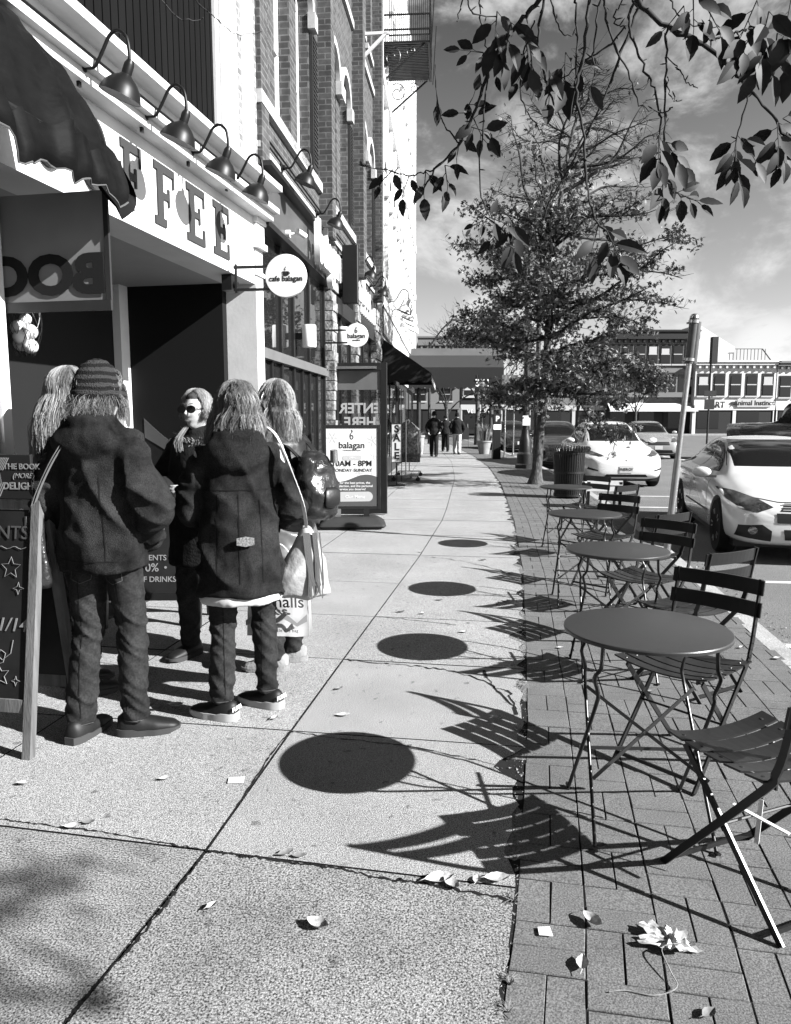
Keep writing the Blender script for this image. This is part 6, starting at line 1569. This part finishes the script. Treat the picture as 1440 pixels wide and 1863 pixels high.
# tote with slim strap
M4=Matrix.Translation(r4.location)@Matrix.Rotation(r4.rotation_euler.z,4,'Z')
tb=thing('tote_bag','pale slouchy shoulder tote with a fringe hanging at the right of the flared coat','bag',M4@Vector((.31,.02,.60)),R(15))
b=MB(); ringell(b,[(0,0,.0,.10,.03),(0,0,.02,.13,.05),(.0,0,.12,.125,.065),(.01,0,.22,.085,.055),(.02,0,.32,.035,.03),(.02,0,.36,.015,.015)],20)
link('bag_body',fused(b,.009,1,lambda q:.016*ridge(q,7,.8)*.9),mat('tote_pale',.24,.55,.25,12,.3,30),tb,180)
b=MB(); rg=random.Random(2)
for i in range(26): 
    x=.03+rg.gauss(0,.02); b.tube([(x,-.05,.34),(x+.01,-.07,.2),(x+rg.gauss(.015,.01),-.075,rg.uniform(.0,.1))],.0035,4)
b.build('fringe',mat('fringe_grey',.09,.7),tb,60)
b=MB(); I=(Matrix.Translation(tb.location)@Matrix.Rotation(tb.rotation_euler.z,4,'Z')).inverted()
strap(b,[I@(M4@Vector(q)) for q in ((.33,.02,.94),(.31,-.10,1.08),(.26,-.13,1.25),(.19,-.10,1.42),(.14,.0,1.47))],.016,.004); b.build('strap',mat('strap_white',.35,.6),tb)
# paper carrier bag
cb=thing('carrier_bag','white paper carrier bag printed arshalls, held low beside the legs','bag',M4@Vector((.19,.27,.34)),R(-4))
b=MB(); 
def cw(u,v): return ((u-.5)*.34*(1-.05*v)+.006*noise.noise(Vector((u*5,v*5,1))),-.05*(1-.7*v)+.014*noise.noise(Vector((u*6,v*6,3))),v*.36)
b.grid(cw,14,14)
def cw2(u,v): return ((u-.5)*.34*(1-.05*v),.05*(1-.7*v)+.014*noise.noise(Vector((u*6,v*6,8))),v*.36)
b.grid(cw2,14,14); b.add([(-.17,-.05,0),(.17,-.05,0),(.17,.05,0),(-.17,.05,0),(-.162,-.015,.36),(-.162,.015,.36),(.162,-.015,.36),(.162,.015,.36)],[(0,1,2,3),(0,3,5,4),(1,6,7,2)])
b.build('bag_body',mat('carrier_white',.36,.5,.08,8),cb,180,fix=False)
Mc=Matrix.Rotation(R(96),4,'X')
text('arshalls',.095,mat('print_grey',.07,.6),cb,(.01,-.066,.165),0,'lettering',.0006,bold=.001,M=Mc); text('never boring  always',.03,m_ink,cb,(.0,-.066,.175),0,'lettering',.0006,M=Mc) if False else None
text('please recycle this bag',.026,m_ink,cb,(.0,-.072,.03),0,'small_print',.0006,M=Mc)
b=MB(); b.prism([(-.17,.09),(-.1,.14),(-.03,.08),(.04,.14),(.11,.08),(.165,.13),(.165,.09),(.11,.06),(.04,.10),(-.03,.055),(-.1,.10),(-.17,.06)],(-.0695,-.0685)); b.build('printed_zigzag',mat('print_pale',.20,.6),cb)
b=MB(); strap(b,[(-.08,-.015,.355),(-.06,-.01,.45),(0,0,.50),(.06,-.01,.45),(.08,-.015,.355)],.01,.003); b.build('bag_handle',m_white,cb)
# blonde person at the left, mostly behind
p=at(116,780,3.95)
r1,hc1,hM1,k1_=person('blonde person with long straight hair, mostly hidden behind the striped hat',(p.x,3.98,0),R(-58),1.76,arms=(((-.26,-.02,1.12),(-.15,.2,1.0)),((.26,.02,1.12),(.15,.2,1.0))),
  jacket=dict(m=m_blk,z0=.8),hair=dict(mat_=m_hair_b,length=.40,n=3600,vol=1.14,seed=12,spread=.07,mess=.014,wave=.006,front=.45),voxel=.009,head=(0,0,-5),hands=(False,False))
# walkers far away
def walker(label,px,D,H,rz,jm,tm,tint=None,gait=.05,pack=False):
    x=at(px,800,D).x
    r_,h_,m_,k_=person(label,(x,D,0),rz,H,feet=((-.09,.18,0),(.09,-.16,0)),arms=(((-.28,-.04,1.12),(-.22,.14,.94)),((.28,-.04,1.12),(.22,.10,.92))),jacket=dict(m=jm,z0=.84,rx=.21,ry=.16),trous=dict(m=tm,wr=.01,r=(.10,.085,.075)),hair=dict(mat_=m_hair_d,length=.02,n=100,vol=1.08,under=m_hair_d,r=.004),voxel=.013,group='people walking far along the pavement')
    return r_,h_,m_,k_
r_,h_,m_,k_=walker('person in dark cap, jacket and dark trousers walking towards us',790,31,1.86,R(178),m_fleece,m_blk); cap_hat(r_,h_,m_,k_,m_blk)
walker('person all in black walking away behind the man in the dark cap',811,36,1.74,R(5),m_blk,m_blk)
r_,h_,m_,k_=walker('person in dark jacket and pale trousers walking away',832,33,1.84,R(-3),m_blk,mat('pale_trousers',.30,.9,.2,6)); cap_hat(r_,h_,m_,k_,m_fleece)

# seams, pockets and hems on the near clothes
m_seam=mat('seam_thread_dark',.002,.9); m_stitch=mat('stitch_pale',.05,.9)
def part_of(root,n): return [c for c in root.children if c.name.split('.')[0]==n][0]
def seam(root,n,poly,m,nm='seam',off=.002,k=12): 
    o=part_of(root,n); return decal(o.data,poly,lambda u,v:(u,-2,v),(0,1,0),off,n=k,name=nm,m=m,parent=o)
def ln(a,b_,w=.004):
    a=Vector((a[0],a[1]));b_=Vector((b_[0],b_[1]));d=(b_-a).normalized();q=Vector((-d.y,d.x))*w/2; return [tuple(a-q),tuple(b_-q),tuple(b_+q),tuple(a+q)]
for rt,lines in ((r4,(((.0,.72),(.0,1.15)),((-.17,1.17),(.17,1.17)),((-.11,.72),(-.10,1.15)),((.11,.72),(.10,1.15)))),(r2,(((-.15,.875),(.15,.875)),((.10,.88),(.085,1.25)),((-.10,.88),(-.085,1.25))))):
    for a_,c_ in lines: seam(rt,'jacket',ln(a_,c_,.005),m_seam,k=16)
for rt in (r2,r4):
    for s_ in (-1,1):
        z1=.80 if rt is r2 else .62
        for a_,c_ in (((s_*.09,.12),(s_*.092,z1-.02)),):
            seam(rt,'trousers',ln(a_,c_,.0035),m_seam,k=18)
for s_ in (-1,1):
    x0,x1=s_*.035,s_*.125
    for a_,c_ in (((x0,.845),(x1,.85)),((x0,.845),(x0,.775)),((x1,.85),(x1,.775)),((x0,.775),((x0+x1)/2,.755)),((x1,.775),((x0+x1)/2,.755))): 
        try: seam(r2,'trousers',ln(a_,c_,.003),m_stitch,'pocket_stitch',k=5)
        except Exception: pass
for rt,zz_ in ((r2,.085),(r4,.105)):
    for s_ in (-1,1): seam(rt,'trousers',ln((s_*.115-.07,zz_),(s_*.115+.07,zz_),.004),m_stitch,'hem_stitch',k=8)
# ---------------------------------------------------------------- overhanging branches with leaves
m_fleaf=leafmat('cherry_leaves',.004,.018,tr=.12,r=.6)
OT=thing('overhanging_tree','dark twigs with large drooping serrated leaves hanging in from the top of the view','tree',(3.4,-1.2,0))
rg=random.Random(21)
OL=OT.location.copy()
tb_=MB(); lf=MB()
def pl(pts,d0,d1=None):
    d1=d1 or d0; n=len(pts)
    return [at(px,py,lerp(d0,d1,i/max(1,n-1)))-OL for i,(px,py) in enumerate(pts)]
def twigl(pts,d0,d1,w0,w1,jit=.004):
    P=smoothpath(pl(pts,d0,d1),6); n=len(P)
    P=[p+Vector((rg.gauss(0,jit*.3),rg.gauss(0,jit),rg.gauss(0,jit*.3))) for p in P]
    rad=[(lerp(w0,w1,i/(n-1))/F*lerp(d0,d1,i/(n-1))/2)*(1+.12*(rg.random()-.5)+(.35 if rg.random()<.12 else 0)) for i in range(n)]
    tb_.tube(P,rad,6); return P
def leaf(base,d,up,L,fold=.35,curl=.4):
    d=d.normalized(); s=d.cross(up)
    if s.length<.1: s=d.orthogonal()
    s.normalize(); n=s.cross(d)
    W=L*rg.uniform(.20,.27); m=9; cen=[];lr=[]
    p=base.copy(); dd=d.copy()
    for i in range(m+1):
        u=i/m; w=W*math.sin(math.pi*min(1,u**.85))**.9*(1-.25*u) if i<m else 0
        w*= (1+.10*(i%2))
        cen.append(p.copy()); lr.append((p+s*w+n*w*fold,p-s*w+n*w*fold))
        dd=(dd-n*curl/m).normalized(); n2=s.cross(dd); n=n2; p=p+dd*L/m
    vs=[];fs=[]
    for i in range(m+1): vs+=[lr[i][0],cen[i],lr[i][1]]
    for i in range(m):
        a=i*3; fs+=[(a,a+3,a+4,a+1),(a+1,a+4,a+5,a+2)]
    lf.add(vs,fs)
def cluster(px,py,d,n,ang=-90,spread=60,L=.085,along=None,flat=False):
    L*=.70; n=max(1,int(round(n*(.62 if px>1240 and py<120 else .8))))
    # leaves leave a hidden rachis that points at image angle ang
    c=at(px,py,d)-OL; a0=R(ang)
    ln=L*1.0
    ax=Vector((math.cos(a0),rg.uniform(-.3,.3),math.sin(a0))).normalized()
    P=[c+ax*ln*q for q in (0,.33,.66,1)]; tb_.tube(P,[.0016,.0014,.0012,.0008],5)
    for i in range(n):
        u=i/max(1,n-1); q=c+ax*ln*u; sd=(-1 if i%2 else 1)*spread*(1-u*.75)*rg.uniform(.7,1.2)
        a=a0+R(sd); dd=Vector((math.cos(a),rg.uniform(-.55,.55),math.sin(a)-.25)); 
        pet=q+dd.normalized()*.012; tb_.tube([q,pet],[.0009,.0008],4,cap=False)
        leaf(pet,dd,Vector((rg.uniform(-.4,.4),-1,rg.uniform(-.2,.5))),L*rg.uniform(.75,1.1),rg.uniform(.1,.5),rg.uniform(0,.7))
D1=1.75
TW=[([(1120,-60),(1159,0),(1226,55),(1281,78),(1342,136),(1364,162),(1413,219),(1450,275),(1490,350)],1.7,1.9,10,4),
([(1040,-70),(982,0),(952,33),(918,72),(899,111),(882,150),(852,231),(832,267),(793,308),(753,372)],1.6,1.9,9,3),
([(793,308),(771,314),(740,318),(700,306)],1.86,1.9,3,2),
([(1005,-40),(990,0),(979,83),(990,128),(1004,178),(1029,233)],1.7,1.8,5,3),
([(975,35),(954,94),(946,130),(954,189),(979,230),(993,242)],1.65,1.75,3,2),
([(888,135),(882,200),(874,328),(890,395)],1.75,1.8,3.5,2),
([(835,261),(810,228),(796,178),(792,117)],1.82,1.8,3,1.5),
([(1085,-40),(1073,0),(1061,101),(1049,171),(1064,251),(1067,321),(1080,391),(1104,419)],1.6,1.7,6,3),
([(1170,-40),(1153,0),(1144,46),(1165,104),(1183,147),(1199,199),(1202,254),(1208,318),(1229,349),(1262,362)],1.7,1.8,5,2.5),
([(1175,-20),(1167,6),(1135,83),(1107,159),(1061,260),(1000,370),(985,420)],1.75,1.85,5,2.5),
([(1213,48),(1214,104),(1211,183),(1208,260)],1.72,1.78,4,3),
([(1364,165),(1345,238),(1336,312)],1.78,1.8,3,2),
([(1095,-30),(1099,0),(1113,70),(1147,141),(1168,193),(1208,202),(1226,193)],1.7,1.75,4,2),
([(1100,-30),(1092,0),(1081,76),(1083,116),(1110,128)],1.6,1.65,3.5,2),
([(1215,-30),(1220,0),(1242,34),(1275,49),(1310,48)],1.7,1.75,3,1.5),
([(1214,102),(1235,125),(1250,150),(1270,158)],1.75,1.78,2.5,1.5),
([(1281,76),(1315,66),(1345,58),(1375,50)],1.73,1.7,4.5,2.5),
([(1136,-30),(1134,0),(1117,28),(1124,46),(1142,47)],1.6,1.62,3,2),
([(1040,-30),(1047,0),(1050,80),(1048,150),(1035,220)],1.65,1.7,4,2),
([(1214,140),(1218,165),(1228,182),(1243,180)],1.74,1.76,2,1.2),
([(1361,152),(1380,144),(1400,133)],1.78,1.8,2,1.2),
([(1142,47),(1100,88),(1050,120),(1005,160),(990,200)],1.68,1.75,3,2),
([(840,-30),(850,0),(862,25),(905,30)],1.6,1.65,3,2),([(845,-20),(838,15),(832,42)],1.6,1.62,2.5,1.5),
([(870,-10),(874,30),(884,80),(888,130)],1.65,1.74,2.5,2),
([(1000,-20),(1010,30),(1030,65),(1052,62)],1.65,1.7,3,1.5),
([(280,-20),(295,0),(330,35),(370,33)],2.3,2.4,2.5,1.2),([(350,-20),(357,0),(385,26),(430,62),(478,58)],2.3,2.5,2.5,1.2)]
for T_ in TW:
    if T_ is TW[-2]: tb_main=tb_; tb_=MB()
    if T_ is TW[-1]: tb_.build('twig',m_bark2,OT,60,fix=False); tb_=MB()
    P=twigl(*T_)
    # buds and short spurs
    for i in range(3,len(P)-2,4):
        if rg.random()<.6:
            d=Vector((rg.gauss(0,1),rg.gauss(0,.4),rg.gauss(0,1))).normalized(); tb_.tube([P[i],P[i]+d*.008,P[i]+d*.014],[.0014,.0016,.0005],5)
tb_.build('twig',m_bark2,OT,60,fix=False); tb_=tb_main
for a in ((905,20,1.65,5,-95,70,.085),(930,40,1.64,6,-100,60,.09),(955,60,1.66,4,-80,60,.09),(880,95,1.74,5,180,60,.06),(884,100,1.74,3,-60,50,.06),
    (862,215,1.8,6,-60,100,.07),(850,228,1.8,5,-20,110,.075),(845,205,1.8,4,60,90,.06),(838,250,1.84,4,-100,60,.065),(810,300,1.88,5,-80,70,.07),(775,312,1.9,4,-95,50,.075),
    (745,318,1.9,4,-110,70,.07),(715,308,1.9,4,-130,60,.065),(796,180,1.82,1,-95,10,.075),(700,308,1.9,3,170,60,.05),
    (890,395,1.8,5,-20,90,.055),(880,400,1.8,4,-150,60,.04),(965,80,1.7,4,-85,50,.09),(1000,128,1.72,3,-90,40,.09),(960,100,1.7,3,-110,40,.08),
    (1030,95,1.74,5,-95,60,.11),(1045,100,1.72,4,-60,50,.09),(1104,419,1.7,7,-60,75,.095),(1090,405,1.7,4,-100,70,.09),(930,405,1.8,6,-85,60,.085),(925,400,1.82,3,-130,60,.07),
    (1200,245,1.75,7,-95,50,.095),(1212,258,1.78,6,-50,45,.085),(1208,318,1.8,5,-90,60,.08),(1232,350,1.8,7,-25,60,.075),
    (1342,245,1.8,8,-100,60,.085),(1338,285,1.8,6,-80,60,.085),(1350,250,1.8,3,-50,50,.08),(1415,222,1.85,7,-90,80,.09),(1432,250,1.87,7,-100,60,.09),(1425,215,1.86,5,-30,60,.08),
    (1262,-5,1.7,6,-80,80,.085),(1285,10,1.7,6,-60,70,.09),(1245,10,1.7,3,-130,60,.07),(1378,0,1.7,8,-110,60,.11),(1400,20,1.7,8,-95,60,.11),(1415,60,1.72,8,-90,60,.10),(1375,52,1.7,6,-120,60,.09),(1435,40,1.72,6,-80,60,.11),(1395,80,1.72,6,-110,50,.085),(1440,0,1.72,6,-100,60,.1)):
    cluster(*a)
for (px,py,rx) in ((60,1580,.20),(110,1612,.14),(20,1640,.12),(20,1760,.16),(55,1800,.12),(30,60,.0)):
    if not rx: continue
    c=G(px,py)+SUNV*(4.6/SUNV.z)-OL
    bb_=MB(); bb_.tube(smoothpath([Vector((-.05,.2,2.6)),Vector((-.05,.2,2.6)).lerp(c,.5)+Vector((0,0,.4)),c],5),[.04]*5+[.02]*5+[.01],5); bb_.build('bough',m_bark2,OT,60)
    for _ in range(int(125*rx)):
        q=c+Vector((rg.gauss(0,rx*.75),rg.gauss(0,rx*.75),rg.gauss(0,rx*.3))); leaf(q,Vector((rg.gauss(0,1),rg.gauss(0,1),-.6)),Vector((rg.gauss(0,1),rg.gauss(0,1),.8)),.08)
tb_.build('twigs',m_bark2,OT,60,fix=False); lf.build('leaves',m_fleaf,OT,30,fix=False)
# trunk of that tree behind and to the right of the viewer, and the bough that carries the twigs
b=MB(); b.tube(smoothpath([(0,0,0),(.05,.05,1.5),(-.05,.2,2.6),(-.5,.9,3.3)],5),[.17]*5+[.15]*6+[.10]*5,12); b.build('trunk',m_bark,OT,60)
b=MB()
for px,py,dd in ((1120,-60,1.7),(1040,-70,1.6),(1085,-40,1.6),(1170,-40,1.7),(1215,-30,1.7),(840,-30,1.6),(1400,-60,1.7),(280,-20,2.3),(350,-20,2.3)):
    e=at(px,py,dd)-OL; s_=Vector((-.5,.9,3.3)); b.tube(smoothpath([s_,s_.lerp(e,.4)+Vector((0,.1,.35)),s_.lerp(e,.8)+Vector((0,0,.18)),e],5),[.045]*5+[.025]*5+[.010]*5+[.005],6)
b.build('boughs',m_bark2,OT,60)

# ---------------------------------------------------------------- things lying on the ground
m_lit=mat('dry_pale_leaf',.27,.7,.5,60); m_lit2=mat('dry_brown_leaf',.13,.8,.5,25); m_pap=mat('paper_scrap',.5,.6)
def fallen(px,py,L,rz,lab,m=m_lit,group=None,curl=.35,name='fallen_leaf',w=.28,cat='leaf'):
    g_=G(px,py); b=MB(); n=9; rs=[]
    for i in range(n+1):
        u=i/n; ww_=w*L*math.sin(math.pi*max(.02,min(.98,u)))**.8*(1+.08*(i%2)); z=.004+curl*L*.30*(2*u-1)**2
        rs.append([((u-.5)*L,ww_*v,z+abs(v)**1.5*ww_*curl*1.1+.0) for v in (-1,-.5,0,.5,1)])
    b.rings(rs,cap=False,loop=False); b.tube([(-L*.5,0,.006+curl*L*.3),(-L*.75,.005,.012)],.0012,4)
    o=b.build(name,m,None,180,fix=False); o.location=(g_.x,g_.y,0.001); o.rotation_euler=(0,0,rz); return tag(o,lab,cat,group)
LG='small dry leaves lying on the pavement slabs'; lab0='small pale dry leaf lying on the light concrete slabs'
fallen(578,1690,.075,-.5,'curled dry leaf with a dark shadow alone on the near coarse slab',m_lit,None,.8)
fallen(385,1655,.04,.9,'tiny upright curled leaf on the near coarse slab left of centre',m_lit,None,1.0)
fallen(105,1345,.0,0,'',m_lit) if False else None
fallen(42,1430,.045,.3,'small leaf with dark shadow near the foot of the wooden framed board',m_lit,None,1.0)
for px,py,L_,r_ in ((800,1605,.10,.3),(905,1604,.085,.1),(822,1612,.07,2.2),(868,1605,.045,1.3)): fallen(px,py,L_,r_,'pale dry leaf caught along the cross joint near the chair shadow',m_lit,'dry leaves along the near cross joint',.5)
for px,py,L_,r_ in ((132,1508,.06,.2),(160,1500,.05,.0),(520,1555,.06,.6),(545,1560,.05,.1),(320,1288,.08,.1),(285,1292,.09,.2),(618,1255,.05,.9),(625,1303,.07,.2),(845,1152,.06,.3),(730,1115,.06,.1),(770,1118,.05,.8),(800,1093,.06,.1),(920,1097,.08,.1),(905,1100,.05,1.2),(765,1006,.05,.2),(880,1020,.07,.2),(870,1225,.07,.5),(905,1310,.06,.4),(745,1360,.03,.4),(300,1420,.05,.4),(500,1310,.05,1.0),(690,1185,.0,0)):
    if L_: fallen(px,py,L_,r_,lab0,rnd.choice((m_lit,m_lit2)),LG,rnd.uniform(.3,.8))
for px,py,L_,r_ in ((1185,1260,.05,.2),(1395,1310,.05,.9),(1092,1545,.05,.1),(1060,1760,.06,1.3),(1290,1850,.05,.6),(1415,1200,.06,.4),(1350,1180,.05,.8),(1170,1120,.05,.2),(1245,975,.07,.2),(1180,960,.06,.8),(1020,1180,.05,.3)): fallen(px,py,L_,r_,'small dry leaf lying on the brick paving',rnd.choice((m_lit,m_lit2)),'small dry leaves on the brick paving',rnd.uniform(.3,.8))
def flat(px,py,poly,m,name,lab,cat,rz=0,z=.006,bend=.01):
    g_=G(px,py); n=len(poly); b=MB(); b.add([(x,y,z+bend*abs(x)*3) for x,y in poly]+[(x,y,z-.002+bend*abs(x)*3) for x,y in poly],[tuple(range(n)),tuple(range(n,2*n))[::-1]]+[(i,i+n,(i+1)%n+n,(i+1)%n) for i in range(n)])
    o=b.build(name,m); o.location=(g_.x,g_.y,0); o.rotation_euler=(0,0,rz); return tag(o,lab,cat)
flat(430,1422,[(-.03,-.025),(.035,-.02),(.03,.03),(-.035,.02)],m_pap,'paper_scrap','small white square of paper on the concrete beside the long joint','paper')
flat(992,1698,[(-.02,-.015),(.02,-.02),(.018,.02),(-.018,.018)],m_pap,'paper_scrap','small white paper square on the bricks left of the big leaf','paper')
fallen(1078,1683,.07,-1.0,'single pale leaf on its edge between paper square and crumpled leaf',m_lit,None,.9)
# big crumpled maple leaf with its long stem
g_=G(1222,1722); big=thing('maple_leaf','large crumpled pale maple leaf with long thin stem on the near bricks','leaf',(g_.x,g_.y,.0),-.45)
b=MB(); ou=[]
for i in range(60):
    a=2*math.pi*i/60; rr=.060*(1+.22*math.cos(5*a)+.09*math.cos(11*a+1)+.05*math.cos(17*a))*(1.35 if math.cos(a)<0 else 1); ou.append((rr*math.cos(a)*1.1,rr*math.sin(a)*.75))
vs=[(0,0,.02)];rs=5
def hz(x,y): return .006+.035*abs(noise.noise(Vector((x*30,y*30,3))))+.02*abs(noise.noise(Vector((x*75,y*75,8))))+.05*abs(y)
vs=[(0,0,hz(0,0))]
for q in range(1,rs+1):
    for (x,y) in ou: x1,y1=x*q/rs,y*q/rs; vs.append((x1,y1,hz(x1,y1)))
fs=[(0,1+i,1+(i+1)%60) for i in range(60)]
for q in range(rs-1):
    for i in range(60): a=1+q*60+i; c=1+q*60+(i+1)%60; fs.append((a,a+60,c+60,c))
b.add(vs,fs); b.build('blade',mat('maple_pale',.30,.7,.8,38),big,40,fix=False)
b=MB(); b.tube(smoothpath([(.03,.0,.02),(-.02,-.06,.03),(.01,-.13,.02),(.03,-.17,.01),(-.02,-.22,.006),(-.09,-.235,.006),(-.13,-.26,.006)],5),.0018,5); b.build('stem',m_lit2,big,60)
# gravel, crumbs and dirt along the broken slab edge and in the gutter
b=MB(); rg2=random.Random(9)
def crumb(x,y,z,s):
    q=[Vector((rg2.uniform(-1,1),rg2.uniform(-1,1),rg2.uniform(.0,1)))*s for _ in range(4)]; o=Vector((x,y,z)); b.add([o+v for v in q],[(0,1,2),(0,2,3),(0,3,1),(1,3,2)])
for i in range(2600):
    y=rg2.uniform(1.4,14); x=ex(y)-abs(rg2.gauss(0,.05))*(1.3 if 2.5<y<9 else .5); crumb(x,y,-.004,rg2.uniform(.002,.008))
for i in range(3000):
    y=rg2.uniform(3,30); x=kx(y)+abs(rg2.gauss(0,.18)); crumb(x,y,-.128,rg2.uniform(.004,.02))
for i in range(900):
    t_=rg2.uniform(1.0,9); x=interp(LMID,t_)+rg2.gauss(0,.012); crumb(x,t_,-.003,rg2.uniform(.0015,.005))
o=b.build('gravel_and_grit',mat('grit',.16,.9,.7,30),None,None,fix=False); o['kind']='stuff'; o['label']='loose grit and crumbs along the joints and gutter'
# net of pale balls hanging by the bookshop door
q=at(45,612,4.35); t=thing('ball_net','dark net bag of pale patterned balls hanging beside the bookshop door frame','hanging decoration',(q.x,q.y,q.z-.09))
for i,(x,y,z,r_) in enumerate(((-.035,0,.14,.043),(.035,-.01,.115,.045),(-.03,.01,.05,.042),(.03,0,.035,.043),(0,-.05,.08,.042),(-.005,.03,.19,.035))):
    b=MB(); blob(b,(x,y,z),r_,r_,r_,12); b.build('ball',mat('ball_pale',.42,.5,.15,14) if i==0 else bpy.data.materials['ball_pale'],t,180)
b=MB()
for i in range(12):
    a0=2*math.pi*i/12
    for sg in (-1,1):
        P=[]
        for q_ in range(14):
            u=q_/13; a=a0+sg*u*1.9; r_=.095*math.sin(math.pi*min(1,.12+u*.80))**.7 if u<.8 else lerp(.075,.01,(u-.8)/.2); P.append((r_*math.cos(a),r_*math.sin(a),-.02+.40*u))
        b.tube(P,.0018,3,cap=False)
b.tube([(0,0,.38),(0,.0,.75)],.003,4); b.build('net',m_black,t,fix=False)
# small things on the pavement: a weed tuft or two at the kerb edge
b=MB()
for (px,py) in ((928,1790),(925,1840),(948,1250),(945,1330),(935,1640)):
    g_=G(px,py)
    for i in range(14): a=rg2.uniform(0,6.28); b.tube([(g_.x,g_.y,-.005),(g_.x+.012*math.cos(a),g_.y+.012*math.sin(a),.012),(g_.x+.035*math.cos(a),g_.y+.035*math.sin(a),.010)],[.0012,.001,.0004],3,cap=False)
o=b.build('grass_tufts',mat('dry_grass',.12,.8),None,None,fix=False); o['kind']='stuff'; o['label']='dry grass tufts along the edge between slabs and bricks'

# jagged cracks and broken joint edges in the slabs
b=MB(); rc=random.Random(14)
def crack(pts,w=.004,jag=.012,k=14):
    P=smoothpath([G(*p,z=-.0005) for p in pts],k); P=[p+Vector((rc.gauss(0,jag*.5),rc.gauss(0,jag),0)) for p in P]
    for a_,c_ in zip(P,P[1:]):
        ww=w*rc.uniform(.4,1.8); d=(c_-a_).normalized(); q=Vector((-d.y,d.x,0))*ww/2; z=Vector((0,0,.0032)); b.add([a_-q+z,c_-q+z,c_+q+z,a_+q+z],[(0,1,2,3)])
crack([(376,1550),(430,1557),(500,1566),(600,1580),(700,1600),(800,1615),(935,1640)],.009,.006)
crack([(0,1492),(60,1500),(160,1512),(270,1530),(376,1549)],.006,.003)
crack([(760,1012),(820,1018),(880,1030),(930,1045)],.008,.012,8)
crack([(690,1123),(760,1130),(830,1138)],.008,.008,8)
crack([(632,1202),(720,1210),(800,1218),(880,1240),(940,1290)],.010,.012,9)
crack([(880,1222),(900,1250),(930,1262),(940,1300)],.012,.012,6)
crack([(530,1332),(620,1345),(760,1362),(900,1392)],.006,.004,10)
crack([(530,1331),(500,1365),(450,1440),(400,1515),(376,1549)],.006,.003,12)
crack([(376,1549),(330,1610),(260,1700),(170,1800),(120,1863)],.008,.004,14)
struct(b.build('pavement_cracks',m_joint,fix=False))
# white bars added as painted sunlit glints on the nearest chair's frame
Mi=(Matrix.Translation(c0.location)@Matrix.Rotation(c0.rotation_euler.z,4,'Z')).inverted()
for a_,c_ in (((1386,1455,2.22),(1377,1535,2.20)),((1335,1463,2.24),(1437,1518,2.10))):
    b=MB(); b.bar(Mi@at(*a_),Mi@at(*c_),.014,.004); b.build('sunlit_glint',m_white,c0)
